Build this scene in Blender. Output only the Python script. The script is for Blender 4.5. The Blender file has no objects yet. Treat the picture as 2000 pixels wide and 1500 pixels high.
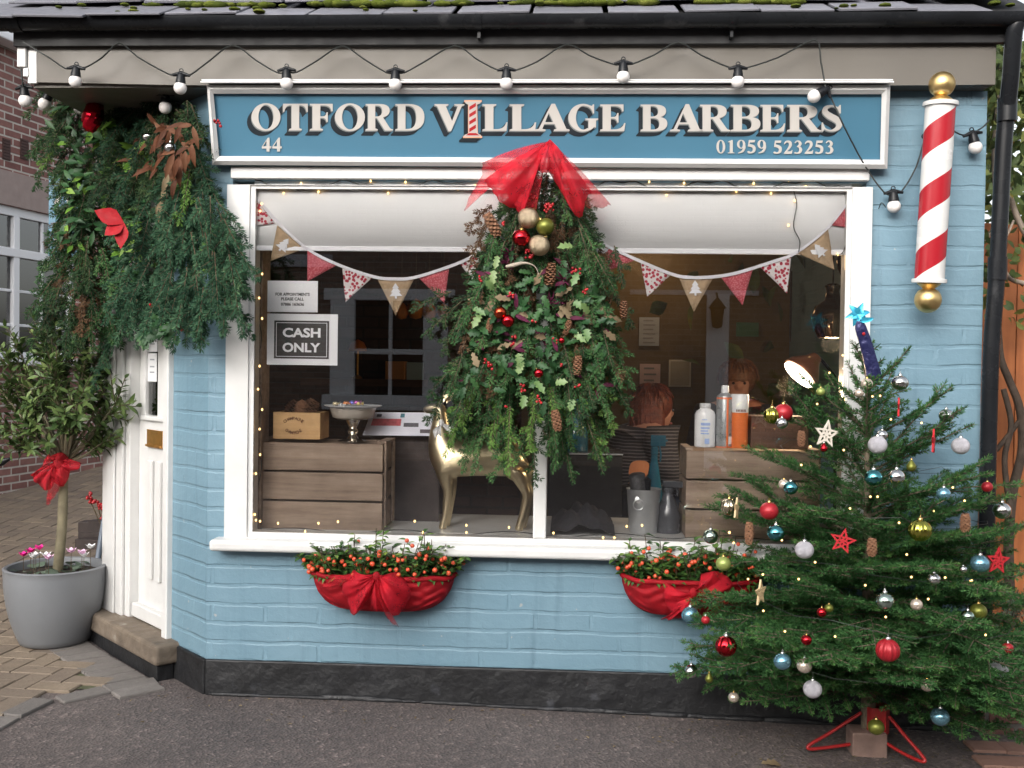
import bpy, math, random
import numpy as np
from mathutils import Vector, Matrix
from mathutils.geometry import tessellate_polygon
random.seed(7); rng = np.random.default_rng(7)
SC = bpy.context.scene
COL = SC.collection
V = Vector
PI = math.pi
def rad(a): return math.radians(a)

# ------------------------------------------------------------------ camera (calibrated on the facade, which is the plane y = 0)
FPX = 2000.0
_ps, _th, _ro = rad(3.2), rad(1.0), rad(0.8)
CAM = V((4.17 * math.tan(_ps), -4.17, 1.40))
_f = V((-math.sin(_ps) * math.cos(_th), math.cos(_ps) * math.cos(_th), -math.sin(_th)))
_r0 = V((math.cos(_ps), math.sin(_ps), 0)); _u0 = _r0.cross(_f)
CR = _r0 * math.cos(_ro) + _u0 * math.sin(_ro)
CU = _u0 * math.cos(_ro) - _r0 * math.sin(_ro)
def ray(px, py): return _f + CR * ((px - 1000) / FPX) + CU * ((750 - py) / FPX)
def at(px, py, Y=0.0):
    d = ray(px, py); return CAM + d * ((Y - CAM.y) / d.y)
def on(px, py, P, N):
    d = ray(px, py); return CAM + d * ((P - CAM).dot(N) / d.dot(N))
def gz(x, y):
    b = 0.003 - 0.02 * max(min(x, 3), -0.6)
    return b + (0.085 * (min(y, 9) - 0.6) if y > 0.6 else 0.012 * max(min(y, 0), -4))
def gnd(px, py):
    d = ray(px, py); z = 0.0; p = None
    for _ in range(30):
        p = CAM + d * ((z - CAM.z) / d.z); z = 0.5 * z + 0.5 * gz(p.x, p.y)
    return p
def wr(r, Y): return r / FPX * (Y - CAM.y)          # a length in photo pixels, at depth Y, in metres
cd = bpy.data.cameras.new("camera"); cam = bpy.data.objects.new("camera", cd); COL.objects.link(cam)
cd.sensor_width = 36; cd.lens = 36.0; cd.clip_start = 0.05; cd.clip_end = 500
M3 = Matrix((CR, CU, -_f)).transposed(); cam.matrix_world = Matrix.Translation(CAM) @ M3.to_4x4()
SC.camera = cam

# ------------------------------------------------------------------ objects
def thing(name, label, cat, loc, group=None):
    o = bpy.data.objects.new(name, None); COL.objects.link(o); o.location = loc; o.empty_display_size = 0.1
    o['label'] = label; o['category'] = cat
    if group: o['group'] = group
    return o
def tag(o, label, cat, group=None):
    o['label'] = label; o['category'] = cat
    if group: o['group'] = group
    return o
def copy_tree(o, parent=None, keep=True):
    c = o.copy(); COL.objects.link(c); c.parent = parent
    if parent is not None: c.matrix_parent_inverse = o.matrix_parent_inverse.copy()
    for ch in list(o.children): copy_tree(ch, c)
    return c
def basis(d):
    d = V(d).normalized(); a = V((0, 0, 1)) if abs(d.z) < 0.9 else V((1, 0, 0))
    u = a.cross(d).normalized(); return u, d.cross(u), d
def smoothpath(pts, k=6, closed=False):
    P = [V(p) for p in pts]; out = []; n = len(P)
    for i in range(n if closed else n - 1):
        if closed: p0, p1, p2, p3 = P[i - 1], P[i], P[(i + 1) % n], P[(i + 2) % n]
        else: p0, p1, p2, p3 = P[max(i - 1, 0)], P[i], P[i + 1], P[min(i + 2, n - 1)]
        for j in range(k):
            t = j / k
            out.append(0.5 * ((2 * p1) + (p2 - p0) * t + (2 * p0 - 5 * p1 + 4 * p2 - p3) * t * t + (3 * p1 - p0 - 3 * p2 + p3) * t ** 3))
    if not closed: out.append(P[-1])
    return out
class MB:
    def __init__(s): s.v = []; s.f = []; s.m = []
    def add(s, vs, fs, mi=0):
        n = len(s.v); s.v += [tuple(v) for v in vs]; s.f += [tuple(i + n for i in f) for f in fs]; s.m += [mi] * len(fs); return s
    def obox(s, o, a, b, c, mi=0):
        o, a, b, c = V(o), V(a), V(b), V(c)
        if a.cross(b).dot(c) < 0: a, b = b, a
        vs = [o, o + a, o + a + b, o + b, o + c, o + a + c, o + a + b + c, o + b + c]
        return s.add(vs, [(3, 2, 1, 0), (4, 5, 6, 7), (0, 1, 5, 4), (1, 2, 6, 5), (2, 3, 7, 6), (3, 0, 4, 7)], mi)
    def box(s, x0, x1, y0, y1, z0, z1, mi=0):
        return s.obox((x0, y0, z0), (x1 - x0, 0, 0), (0, y1 - y0, 0), (0, 0, z1 - z0), mi)
    def tube(s, pts, r, n=8, mi=0, cap=True):
        P = [V(p) for p in pts]; R = r if isinstance(r, (list, tuple)) else [r] * len(P)
        u = None; vs = []
        for i, p in enumerate(P):
            d = (P[min(i + 1, len(P) - 1)] - P[max(i - 1, 0)])
            if d.length < 1e-9: d = V((0, 0, 1))
            d.normalize()
            if u is None: u = basis(d)[0]
            else:
                u = u - d * u.dot(d)
                u = u.normalized() if u.length > 1e-6 else basis(d)[0]
            w = d.cross(u)
            for k in range(n):
                a = 2 * PI * k / n; vs.append(p + (u * math.cos(a) + w * math.sin(a)) * R[i])
        fs = [(i * n + k, i * n + (k + 1) % n, (i + 1) * n + (k + 1) % n, (i + 1) * n + k) for i in range(len(P) - 1) for k in range(n)]
        if cap: fs += [tuple(range(n))[::-1], tuple((len(P) - 1) * n + k for k in range(n))]
        return s.add(vs, fs, mi)
    def lathe(s, prof, o=(0, 0, 0), axis=(0, 0, 1), n=24, mi=0, sx=1.0, sy=1.0, rip=0, ripa=0.0):
        u, w, d = basis(axis); o = V(o); vs = []
        if V(axis).normalized().z > 0.999: u, w = V((1, 0, 0)), V((0, 1, 0))
        for r, h in prof:
            for k in range(n):
                a = 2 * PI * k / n; q = r * (1 + ripa * math.cos(rip * a))
                vs.append(o + u * math.cos(a) * q * sx + w * math.sin(a) * q * sy + d * h)
        fs = [(i * n + k, i * n + (k + 1) % n, (i + 1) * n + (k + 1) % n, (i + 1) * n + k) for i in range(len(prof) - 1) for k in range(n)]
        if prof[0][0] > 1e-6: fs.append(tuple(range(n))[::-1])
        if prof[-1][0] > 1e-6: fs.append(tuple((len(prof) - 1) * n + k for k in range(n)))
        return s.add(vs, fs, mi)
    def ball(s, c, r, n=16, m=10, sc=(1, 1, 1), mi=0):
        c = V(c); vs = [c + V((0, 0, -r * sc[2]))]
        for i in range(1, m):
            a = -PI / 2 + PI * i / m
            for k in range(n):
                b = 2 * PI * k / n; vs.append(c + V((r * sc[0] * math.cos(a) * math.cos(b), r * sc[1] * math.cos(a) * math.sin(b), r * sc[2] * math.sin(a))))
        vs.append(c + V((0, 0, r * sc[2]))); L = len(vs) - 1
        fs = [(0, 1 + (k + 1) % n, 1 + k) for k in range(n)]
        fs += [(1 + i * n + k, 1 + i * n + (k + 1) % n, 1 + (i + 1) * n + (k + 1) % n, 1 + (i + 1) * n + k) for i in range(m - 2) for k in range(n)]
        fs += [(1 + (m - 2) * n + k, 1 + (m - 2) * n + (k + 1) % n, L) for k in range(n)]
        return s.add(vs, fs, mi)
    def prism(s, loops, fn, depth, mi=0):
        """loops: 2-D contours (first outer, rest holes); fn(x, y) -> 3-D point of the front; depth: vector from front to back."""
        L = [[fn(*p) for p in lp] for lp in loops]; flat = [p for lp in L for p in lp]; n = len(flat); d = V(depth)
        tris = tessellate_polygon([[V((p[0], p[1], 0)) for p in lp] for lp in loops])
        vs = flat + [p + d for p in flat]; fs = []
        for t in tris:
            a, b, c = (flat[i] for i in t); nn = (b - a).cross(c - a)
            if nn.dot(d) > 0: t = t[::-1]
            fs.append(tuple(t)); fs.append(tuple(i + n for i in t[::-1]))
        k = 0
        for lp in L:
            m = len(lp)
            for i in range(m): fs.append((k + i, k + (i + 1) % m, n + k + (i + 1) % m, n + k + i))
            k += m
        return s.add(vs, fs, mi)
    def sheet(s, rows, mi=0):
        n = len(rows[0]); vs = [p for r in rows for p in r]
        return s.add(vs, [(i * n + k, i * n + k + 1, (i + 1) * n + k + 1, (i + 1) * n + k) for i in range(len(rows) - 1) for k in range(n - 1)], mi)
    def build(s, name, mats, parent=None, smooth=None, bevel=0, solid=0, seg=2):
        me = bpy.data.meshes.new(name); me.from_pydata(s.v, [], s.f)
        mats = mats if isinstance(mats, (list, tuple)) else [mats]
        for m in mats: me.materials.append(m)
        if len(mats) > 1: me.polygons.foreach_set('material_index', s.m)
        boxuv(me); me.update()
        if smooth is not None:
            me.polygons.foreach_set('use_smooth', [True] * len(me.polygons)); me.set_sharp_from_angle(angle=rad(smooth))
        return link(name, me, parent, bevel, solid, seg)
def link(name, me, parent=None, bevel=0, solid=0, seg=2):
    o = bpy.data.objects.new(name, me); COL.objects.link(o)
    if parent is not None:
        o.parent = parent
        if parent.type == 'EMPTY': o.matrix_parent_inverse = Matrix.Translation(-parent.location)
    if solid:
        md = o.modifiers.new('solid', 'SOLIDIFY'); md.thickness = solid; md.offset = 0
    if bevel:
        md = o.modifiers.new('bevel', 'BEVEL'); md.width = bevel; md.segments = seg; md.limit_method = 'ANGLE'; md.angle_limit = rad(40)
    return o
def boxuv(me):
    n = len(me.polygons)
    if n == 0: return
    uvl = me.uv_layers.new(name='UVMap')
    nor = np.empty(n * 3, np.float32); me.polygons.foreach_get('normal', nor); nor = nor.reshape(-1, 3)
    tot = np.empty(n, np.int32); me.polygons.foreach_get('loop_total', tot)
    li = np.empty(len(me.loops), np.int32); me.loops.foreach_get('vertex_index', li)
    co = np.empty(len(me.vertices) * 3, np.float32); me.vertices.foreach_get('co', co); co = co.reshape(-1, 3)
    fn = np.repeat(nor, tot, axis=0); p = co[li]
    hor = np.abs(fn[:, 2]) > 0.8
    tx, ty = -fn[:, 1], fn[:, 0]; ln = np.maximum(np.hypot(tx, ty), 1e-6)
    u = np.where(hor, p[:, 0], (p[:, 0] * tx + p[:, 1] * ty) / ln); v = np.where(hor, p[:, 1], p[:, 2])
    uvl.data.foreach_set('uv', np.stack([u, v], 1).astype(np.float32).ravel())
def npmesh(name, Vs, Fs, mats, mi=None, smooth=False):
    me = bpy.data.meshes.new(name); nv, nf = len(Vs), len(Fs); k = Fs.shape[1]
    me.vertices.add(nv); me.vertices.foreach_set('co', np.ascontiguousarray(Vs, np.float32).ravel())
    me.loops.add(nf * k); me.loops.foreach_set('vertex_index', Fs.astype(np.int32).ravel())
    me.polygons.add(nf); me.polygons.foreach_set('loop_start', np.arange(0, nf * k, k, dtype=np.int32))
    try: me.polygons.foreach_set('loop_total', np.full(nf, k, np.int32))
    except Exception: pass
    for m in (mats if isinstance(mats, (list, tuple)) else [mats]): me.materials.append(m)
    if mi is not None: me.polygons.foreach_set('material_index', mi.astype(np.int32))
    if smooth: me.polygons.foreach_set('use_smooth', np.ones(nf, bool))
    me.update(calc_edges=True); me.validate(); return me
def skin(nodes, edges, sub=2):
    """nodes: {key: (x, y, z, r)}; one continuous skinned surface, first node is the root."""
    keys = list(nodes); me = bpy.data.meshes.new('t')
    me.from_pydata([nodes[k][:3] for k in keys], [(keys.index(a), keys.index(b)) for a, b in edges], [])
    o = bpy.data.objects.new('t', me); COL.objects.link(o)
    md = o.modifiers.new('s', 'SKIN'); md.use_smooth_shade = True
    if not me.skin_vertices: 
        bpy.context.view_layer.objects.active = o
    sv = me.skin_vertices[0].data
    for i, k in enumerate(keys): sv[i].radius = (nodes[k][3],) * 2; sv[i].use_root = (i == 0)
    md = o.modifiers.new('u', 'SUBSURF'); md.levels = sub; md.render_levels = sub
    dg = bpy.context.evaluated_depsgraph_get(); dg.update()
    r = bpy.data.meshes.new_from_object(o.evaluated_get(dg)); bpy.data.objects.remove(o); return r

# ------------------------------------------------------------------ materials
def newmat(name):
    m = bpy.data.materials.new(name); m.use_nodes = True; nt = m.node_tree; nt.nodes.clear()
    out = nt.nodes.new('ShaderNodeOutputMaterial'); b = nt.nodes.new('ShaderNodeBsdfPrincipled'); nt.links.new(b.outputs[0], out.inputs[0])
    return m, nt, b, out
def nd(nt, t, **kw):
    n = nt.nodes.new('ShaderNode' + t)
    for k, v in kw.items():
        if k in n.inputs.keys(): n.inputs[k].default_value = v
        else: setattr(n, k, v)
    return n
KM = 1.45                                           # one common gain on the surface colours, paired with the exposure
def up_(c, k=1.0): return tuple(min(x * (1 + (KM - 1) * k), 0.86) for x in c)
def c4(c): return (c[0], c[1], c[2], 1)
def mixc(nt, fac, a, b, mode='MIX'):
    n = nd(nt, 'Mix', data_type='RGBA', blend_type=mode)
    for s, v in ((n.inputs['Factor'], fac), (n.inputs[6], a), (n.inputs[7], b)):
        if hasattr(v, 'is_output'): nt.links.new(v, s)
        else: s.default_value = v if not isinstance(v, tuple) or len(v) == 4 else c4(v)
    return n.outputs[2]
def ramp(nt, src, stops, interp='LINEAR'):
    n = nd(nt, 'ValToRGB'); cr = n.color_ramp; cr.interpolation = interp
    while len(cr.elements) < len(stops): cr.elements.new(0.5)
    for e, (p, c) in zip(cr.elements, stops): e.position = p; e.color = c4(c) if len(c) == 3 else c
    nt.links.new(src, n.inputs[0]); return n.outputs[0]
def bumpn(nt, b, h, strength, dist, normal=None):
    n = nd(nt, 'Bump', Strength=strength, Distance=dist); nt.links.new(h, n.inputs['Height'])
    if normal is not None: nt.links.new(normal, n.inputs['Normal'])
    nt.links.new(n.outputs[0], b.inputs['Normal']); return n.outputs[0]
def noise(nt, vec, scale, detail=4, rough=0.55):
    n = nd(nt, 'TexNoise', Scale=scale, Detail=detail, Roughness=rough); nt.links.new(vec, n.inputs['Vector']); return n.outputs['Fac']
def pm(name, c, rough=0.6, metal=0, var=0.12, vs=6.0, bump=0.0, bs=80.0, isl=0.0, isl2=None, coat=0, spec=0.5, wear=None, trans=0.0):
    """general painted / plain surface: two scales of noise in the colour, optional bump, per-piece tint, worn patches of another colour"""
    c = up_(c); isl2 = up_(isl2) if isl2 else None; wear = (up_(wear[0]), wear[1], wear[2]) if wear else None
    m, nt, b, out = newmat(name); g = nd(nt, 'NewGeometry'); tc = nd(nt, 'TexCoord'); vec = tc.outputs['Object']
    f = ramp(nt, noise(nt, vec, vs, 6), [(0.25, tuple(x * (1 - var) for x in c)), (0.75, tuple(min(x * (1 + var), 1) for x in c))])
    if isl or isl2:
        c2 = isl2 or tuple(x * (1 - isl) for x in c)
        f = mixc(nt, g.outputs['Random Per Island'], f, c2)
    if wear:
        w = ramp(nt, noise(nt, vec, wear[1], 8, 0.65), [(wear[2], (0, 0, 0)), (min(wear[2] + 0.08, 1), (1, 1, 1))]); f = mixc(nt, w, f, wear[0])
    nt.links.new(f, b.inputs['Base Color']); b.inputs['Metallic'].default_value = metal
    r = ramp(nt, noise(nt, vec, vs * 2.3, 3), [(0.3, (rough * 0.85,) * 3), (0.7, (min(rough * 1.15, 1),) * 3)]); nt.links.new(r, b.inputs['Roughness'])
    b.inputs['Specular IOR Level'].default_value = spec; b.inputs['Coat Weight'].default_value = coat; b.inputs['Coat Roughness'].default_value = 0.08
    if bump: bumpn(nt, b, noise(nt, vec, bs, 5), 0.6, bump)
    if trans:
        tl = nd(nt, 'BsdfTranslucent'); nt.links.new(f, tl.inputs[0]); mx = nd(nt, 'MixShader'); mx.inputs[0].default_value = trans
        nt.links.new(b.outputs[0], mx.inputs[1]); nt.links.new(tl.outputs[0], mx.inputs[2]); nt.links.new(mx.outputs[0], out.inputs[0])
    return m
def leafmat(name, stops, rough=0.6, trans=0.22, spec=0.16):
    """foliage: a colour of its own for every needle or leaf, plus slow clumps of lighter and darker growth"""
    stops = [(p, up_(c, .8)) for p, c in stops]
    m, nt, b, out = newmat(name); g = nd(nt, 'NewGeometry'); tc = nd(nt, 'TexCoord')
    mx = nd(nt, 'Math', operation='MULTIPLY_ADD'); nt.links.new(g.outputs['Random Per Island'], mx.inputs[0]); mx.inputs[1].default_value = 0.55
    n2 = nd(nt, 'Math', operation='MULTIPLY_ADD'); nt.links.new(noise(nt, tc.outputs['Object'], 9, 3), n2.inputs[0]); n2.inputs[1].default_value = 1.1; n2.inputs[2].default_value = -0.32
    nt.links.new(n2.outputs[0], mx.inputs[2])
    f = ramp(nt, mx.outputs[0], stops); nt.links.new(f, b.inputs['Base Color']); b.inputs['Roughness'].default_value = rough; b.inputs['Specular IOR Level'].default_value = spec
    tl = nd(nt, 'BsdfTranslucent'); nt.links.new(f, tl.inputs[0]); mm = nd(nt, 'MixShader'); mm.inputs[0].default_value = trans
    nt.links.new(b.outputs[0], mm.inputs[1]); nt.links.new(tl.outputs[0], mm.inputs[2]); nt.links.new(mm.outputs[0], out.inputs[0]); return m
def brickmat(name, c1, c2, mortar, bw=0.225, rh=0.079, ms=0.010, painted=False, wobble=0.012, dist=0.006, rough=0.75, stain=None, scale=1.0):
    c1, c2 = up_(c1), up_(c2); mortar = up_(mortar) if mortar else None
    m, nt, b, out = newmat(name); uv = nd(nt, 'UVMap'); tc = nd(nt, 'TexCoord')
    nz = nd(nt, 'TexNoise', Scale=6.0, Detail=6.0, Roughness=0.6); nt.links.new(tc.outputs['Object'], nz.inputs['Vector'])
    sub = nd(nt, 'VectorMath', operation='SUBTRACT'); nt.links.new(nz.outputs['Color'], sub.inputs[0]); sub.inputs[1].default_value = (0.5, 0.5, 0.5)
    sc = nd(nt, 'VectorMath', operation='SCALE'); nt.links.new(sub.outputs[0], sc.inputs[0]); sc.inputs['Scale'].default_value = wobble
    ad = nd(nt, 'VectorMath', operation='ADD'); nt.links.new(uv.outputs[0], ad.inputs[0]); nt.links.new(sc.outputs[0], ad.inputs[1])
    br = nd(nt, 'TexBrick', offset=0.5, squash=1.0); br.inputs['Scale'].default_value = scale
    br.inputs['Mortar Size'].default_value = ms; br.inputs['Mortar Smooth'].default_value = 0.35; br.inputs['Bias'].default_value = 0
    br.inputs['Brick Width'].default_value = bw; br.inputs['Row Height'].default_value = rh
    nt.links.new(ad.outputs[0], br.inputs['Vector'])
    vec = tc.outputs['Object']
    if painted:
        col = ramp(nt, noise(nt, vec, 3.0, 6), [(0.3, c1), (0.7, c2)])
        br.inputs['Color1'].default_value = (0.75, 0.75, 0.75, 1); br.inputs['Color2'].default_value = (1, 1, 1, 1)
        br.inputs['Mortar'].default_value = (1, 1, 1, 1); col = mixc(nt, 0.12, col, br.outputs['Color'], 'MULTIPLY')
        pt = ramp(nt, noise(nt, vec, 38, 5, 0.7), [(0.68, (0, 0, 0)), (0.74, (1, 1, 1))]); col = mixc(nt, pt, col, tuple(x * 0.72 for x in c1))
        ch = ramp(nt, noise(nt, vec, 30, 2, 0.5), [(0.735, (0, 0, 0)), (0.745, (1, 1, 1))]); col = mixc(nt, ch, col, (0.30, 0.33, 0.34))
        mp = nd(nt, 'Mapping'); nt.links.new(vec, mp.inputs[0]); mp.inputs['Scale'].default_value = (16, 16, 1.2); dr = ramp(nt, noise(nt, mp.outputs[0], 1.0, 6, 0.6), [(0.55, (0, 0, 0)), (0.75, (0.75, 0.75, 0.75))]); col = mixc(nt, dr, col, tuple(x * 0.78 for x in c1))
    else:
        br.inputs['Color1'].default_value = c4(c1); br.inputs['Color2'].default_value = c4(c2); br.inputs['Mortar'].default_value = c4(mortar)
        col = mixc(nt, 0.5, br.outputs['Color'], ramp(nt, noise(nt, vec, 14, 6, 0.65), [(0.25, (0.35, 0.35, 0.35)), (0.75, (1.0, 1.0, 1.0))]), 'MULTIPLY')
    if stain:
        w = ramp(nt, noise(nt, vec, stain[1], 8, 0.7), [(stain[2], (0, 0, 0)), (stain[2] + 0.12, (1, 1, 1))]); col = mixc(nt, w, col, stain[0])
    nt.links.new(col, b.inputs['Base Color']); b.inputs['Roughness'].default_value = rough
    inv = nd(nt, 'Math', operation='SUBTRACT'); inv.inputs[0].default_value = 1.0; nt.links.new(br.outputs['Fac'], inv.inputs[1])
    # let the joints fade in and out, as thick old paint fills them
    fd = nd(nt, 'Math', operation='MULTIPLY_ADD'); nt.links.new(noise(nt, vec, 7, 3), fd.inputs[0]); fd.inputs[1].default_value = 3.0 if painted else 1.0; fd.inputs[2].default_value = -1.45 if painted else 0.4
    fd.use_clamp = True
    sb = nd(nt, 'Math', operation='MULTIPLY'); nt.links.new(br.outputs['Fac'], sb.inputs[0]); nt.links.new(fd.outputs[0], sb.inputs[1])
    if painted:                                     # bed joints show more than the upright ones
        b2 = nd(nt, 'TexBrick', offset=0.5); b2.inputs['Scale'].default_value = 1; b2.inputs['Mortar Size'].default_value = ms; b2.inputs['Mortar Smooth'].default_value = 0.6
        b2.inputs['Brick Width'].default_value = 500.0; b2.inputs['Row Height'].default_value = rh; nt.links.new(ad.outputs[0], b2.inputs['Vector'])
        f2 = nd(nt, 'Math', operation='MULTIPLY_ADD'); nt.links.new(noise(nt, vec, 4, 4), f2.inputs[0]); f2.inputs[1].default_value = 2.6; f2.inputs[2].default_value = -0.75; f2.use_clamp = True
        m2 = nd(nt, 'Math', operation='MULTIPLY'); nt.links.new(b2.outputs['Fac'], m2.inputs[0]); nt.links.new(f2.outputs[0], m2.inputs[1])
        mx = nd(nt, 'Math', operation='MAXIMUM'); nt.links.new(sb.outputs[0], mx.inputs[0]); nt.links.new(m2.outputs[0], mx.inputs[1]); sb = mx
    i2 = nd(nt, 'Math', operation='SUBTRACT'); i2.inputs[0].default_value = 1.0; nt.links.new(sb.outputs[0], i2.inputs[1])
    n1 = bumpn(nt, b, i2.outputs[0], 0.8, dist)
    bumpn(nt, b, noise(nt, vec, 26, 6, 0.6), 0.5, 0.006, n1); return m
def glassmat(name, refl=0.07, tint=(1, 1, 1), rough=0.0):
    m = bpy.data.materials.new(name); m.use_nodes = True; nt = m.node_tree; nt.nodes.clear(); out = nd(nt, 'OutputMaterial')
    t = nd(nt, 'BsdfTransparent'); t.inputs[0].default_value = c4(tint); g = nd(nt, 'BsdfGlossy'); g.inputs['Roughness'].default_value = rough
    fr = nd(nt, 'Fresnel', IOR=1.5); ad = nd(nt, 'Math', operation='ADD'); nt.links.new(fr.outputs[0], ad.inputs[0]); ad.inputs[1].default_value = refl; ad.use_clamp = True
    mx = nd(nt, 'MixShader'); nt.links.new(ad.outputs[0], mx.inputs[0]); nt.links.new(t.outputs[0], mx.inputs[1]); nt.links.new(g.outputs[0], mx.inputs[2]); nt.links.new(mx.outputs[0], out.inputs[0]); return m
def tullemat(name, c, alpha=0.6):
    c = up_(c, .5)
    m, nt, b, out = newmat(name); tc = nd(nt, 'TexCoord')
    col = ramp(nt, noise(nt, tc.outputs['Object'], 22, 4), [(0.3, tuple(x * 0.75 for x in c)), (0.7, tuple(min(1, x * 1.2) for x in c))]); nt.links.new(col, b.inputs['Base Color']); b.inputs['Roughness'].default_value = 0.75
    tl = nd(nt, 'BsdfTranslucent'); nt.links.new(col, tl.inputs[0]); mm = nd(nt, 'MixShader'); mm.inputs[0].default_value = 0.4
    nt.links.new(b.outputs[0], mm.inputs[1]); nt.links.new(tl.outputs[0], mm.inputs[2])
    t = nd(nt, 'BsdfTransparent'); mx = nd(nt, 'MixShader')
    a = ramp(nt, noise(nt, tc.outputs['Object'], 16, 5, 0.65), [(0.3, (max(alpha - 0.12, 0),) * 3), (0.7, (min(alpha + 0.14, 1),) * 3)])
    nt.links.new(a, mx.inputs[0]); nt.links.new(t.outputs[0], mx.inputs[1]); nt.links.new(mm.outputs[0], mx.inputs[2]); nt.links.new(mx.outputs[0], out.inputs[0]); return m
def emis(name, c, s):
    m = bpy.data.materials.new(name); m.use_nodes = True; nt = m.node_tree; nt.nodes.clear(); out = nd(nt, 'OutputMaterial'); e = nd(nt, 'Emission', Strength=s); e.inputs[0].default_value = c4(c)
    nt.links.new(e.outputs[0], out.inputs[0]); return m
def woodmat(name, c1, c2, sc=(2.5, 30, 30), rough=0.7, isl=0.35):
    c1, c2 = up_(c1), up_(c2)
    m, nt, b, out = newmat(name); tc = nd(nt, 'TexCoord'); g = nd(nt, 'NewGeometry'); mp = nd(nt, 'Mapping'); nt.links.new(tc.outputs['Object'], mp.inputs[0]); mp.inputs['Scale'].default_value = sc
    cx = nd(nt, 'Combine' + 'XYZ'); nt.links.new(g.outputs['Random Per Island'], cx.inputs[0]); vm = nd(nt, 'VectorMath', operation='MULTIPLY_ADD'); nt.links.new(cx.outputs[0], vm.inputs[0]); vm.inputs[1].default_value = (37, 0, 0); nt.links.new(mp.outputs[0], vm.inputs[2])
    n = noise(nt, vm.outputs[0], 1.0, 8, 0.65); f = ramp(nt, n, [(0.28, c1), (0.72, c2)])
    f = mixc(nt, 0.6, f, ramp(nt, noise(nt, tc.outputs['Object'], 9, 4), [(0.3, (0.55, 0.52, 0.5)), (0.7, (1, 1, 1))]), 'MULTIPLY')
    f = mixc(nt, mixc(nt, isl, (0, 0, 0), g.outputs['Random Per Island']), f, tuple(x * 0.6 for x in c1))
    nt.links.new(f, b.inputs['Base Color']); b.inputs['Roughness'].default_value = rough; bumpn(nt, b, n, 0.5, 0.003); return m

WHITE = pm('white gloss paint', (0.44, 0.438, 0.43), 0.34, var=0.07, vs=9, bump=0.0012, bs=30, wear=((0.35, 0.34, 0.32), 16, 0.70))
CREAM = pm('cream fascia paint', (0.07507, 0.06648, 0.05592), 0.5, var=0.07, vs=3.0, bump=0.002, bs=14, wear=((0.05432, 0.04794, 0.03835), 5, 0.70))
BLUEB = brickmat('blue painted brick', (0.0945, 0.1651, 0.2111), (0.1166, 0.1921, 0.2394), None, painted=True, wobble=0.026, dist=0.0055, rough=0.5)
BLUEP = pm('blue render paint', (0.16, 0.30, 0.39), 0.45, var=0.08, vs=4, bump=0.003, bs=12)
SIGNB = pm('sign blue paint', (0.04479, 0.1192, 0.177), 0.35, var=0.06, vs=2)
BLACKP = pm('black bitumen plinth', (0.00594, 0.006188, 0.007177), 0.55, var=0.5, vs=5, bump=0.035, bs=8, wear=((0.02338, 0.02475, 0.02888), 9, 0.62))
BLACK = pm('black plastic', (0.009, 0.00975, 0.01125), 0.28, var=0.3, vs=5, wear=((0.02625, 0.027, 0.0285), 8, 0.62), spec=0.18)
BLACKM = pm('black matt', (0.012, 0.012, 0.013), 0.7, var=0.3)
HOUSEB = brickmat('purple brown brick', (0.15, 0.058, 0.05), (0.24, 0.11, 0.092), (0.42, 0.37, 0.33), wobble=0.004, dist=0.006, ms=0.009, rh=0.064, bw=0.20)
REDB = brickmat('red garden brick', (0.08, 0.036, 0.0288), (0.12, 0.056, 0.044), (0.08, 0.072, 0.064), wobble=0.01, rh=0.08)
OPPB = brickmat('dark opposite brick', (0.15, 0.10, 0.075), (0.22, 0.15, 0.115), (0.22, 0.185, 0.155))
STONE = pm('door step stone', (0.105, 0.083, 0.062), 0.85, var=0.35, vs=9, bump=0.012, bs=30, wear=((0.19, 0.175, 0.15), 9, 0.6))
SLATE = pm('roof slate', (0.1275, 0.1275, 0.1462), 0.55, var=0.2, vs=14, bump=0.004, bs=40, isl=0.3, wear=((0.21, 0.21, 0.2175), 30, 0.68))
MOSS = leafmat('moss', [(0.1, (0.0248, 0.03472, 0.005952)), (0.5, (0.05952, 0.0744, 0.00992)), (0.9, (0.1091, 0.119, 0.0248))], 0.9, 0.1)
GOLD = pm('gold paint', (0.50, 0.36, 0.16), 0.40, metal=1, var=0.1, vs=10)
BRASS = pm('brass', (0.42, 0.22, 0.06), 0.35, metal=0.85, var=0.2, vs=20)
GOLDLEAF = pm('gold leaf', (0.52, 0.44, 0.29), 0.34, metal=1, var=0.12, vs=14, bump=0.006, bs=16)
STEEL = pm('galvanised steel', (0.46, 0.47, 0.48), 0.42, metal=.75, var=0.15, vs=15)
SILVER = pm('antique silver', (0.55, 0.53, 0.48), 0.22, metal=1, var=0.2, vs=20)
GLASS = glassmat('window glass', 0.05)
PANE = glassmat('pane glass', 0.10, (0.8, 0.82, 0.82))
GREYPOT = pm('grey pot glaze', (0.1247, 0.1305, 0.1392), 0.38, var=0.07, vs=5, bump=0.002, bs=25, wear=((0.1682, 0.174, 0.1798), 4, 0.62))
SOIL = pm('soil', (0.022, 0.015, 0.01), 0.95, var=0.5, vs=40, bump=0.02, bs=50)
FIR = leafmat('fir needles', [(0.05, (0.016, 0.045, 0.019)), (0.4, (0.034, 0.088, 0.032)), (0.75, (0.062, 0.135, 0.045)), (1.0, (0.115, 0.185, 0.065))])
FIRB = leafmat('blue green conifer', [(0.05, (0.010, 0.032, 0.018)), (0.45, (0.026, 0.070, 0.038)), (0.8, (0.055, 0.115, 0.060)), (1.0, (0.10, 0.16, 0.07))])
FIRC = leafmat('shaded blue green conifer', [(0.05, (0.006, 0.020, 0.012)), (0.5, (0.016, 0.045, 0.024)), (1.0, (0.035, 0.08, 0.04))])  # darker copy of FIRB: shade inside the bunch put into the needle colour
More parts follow.
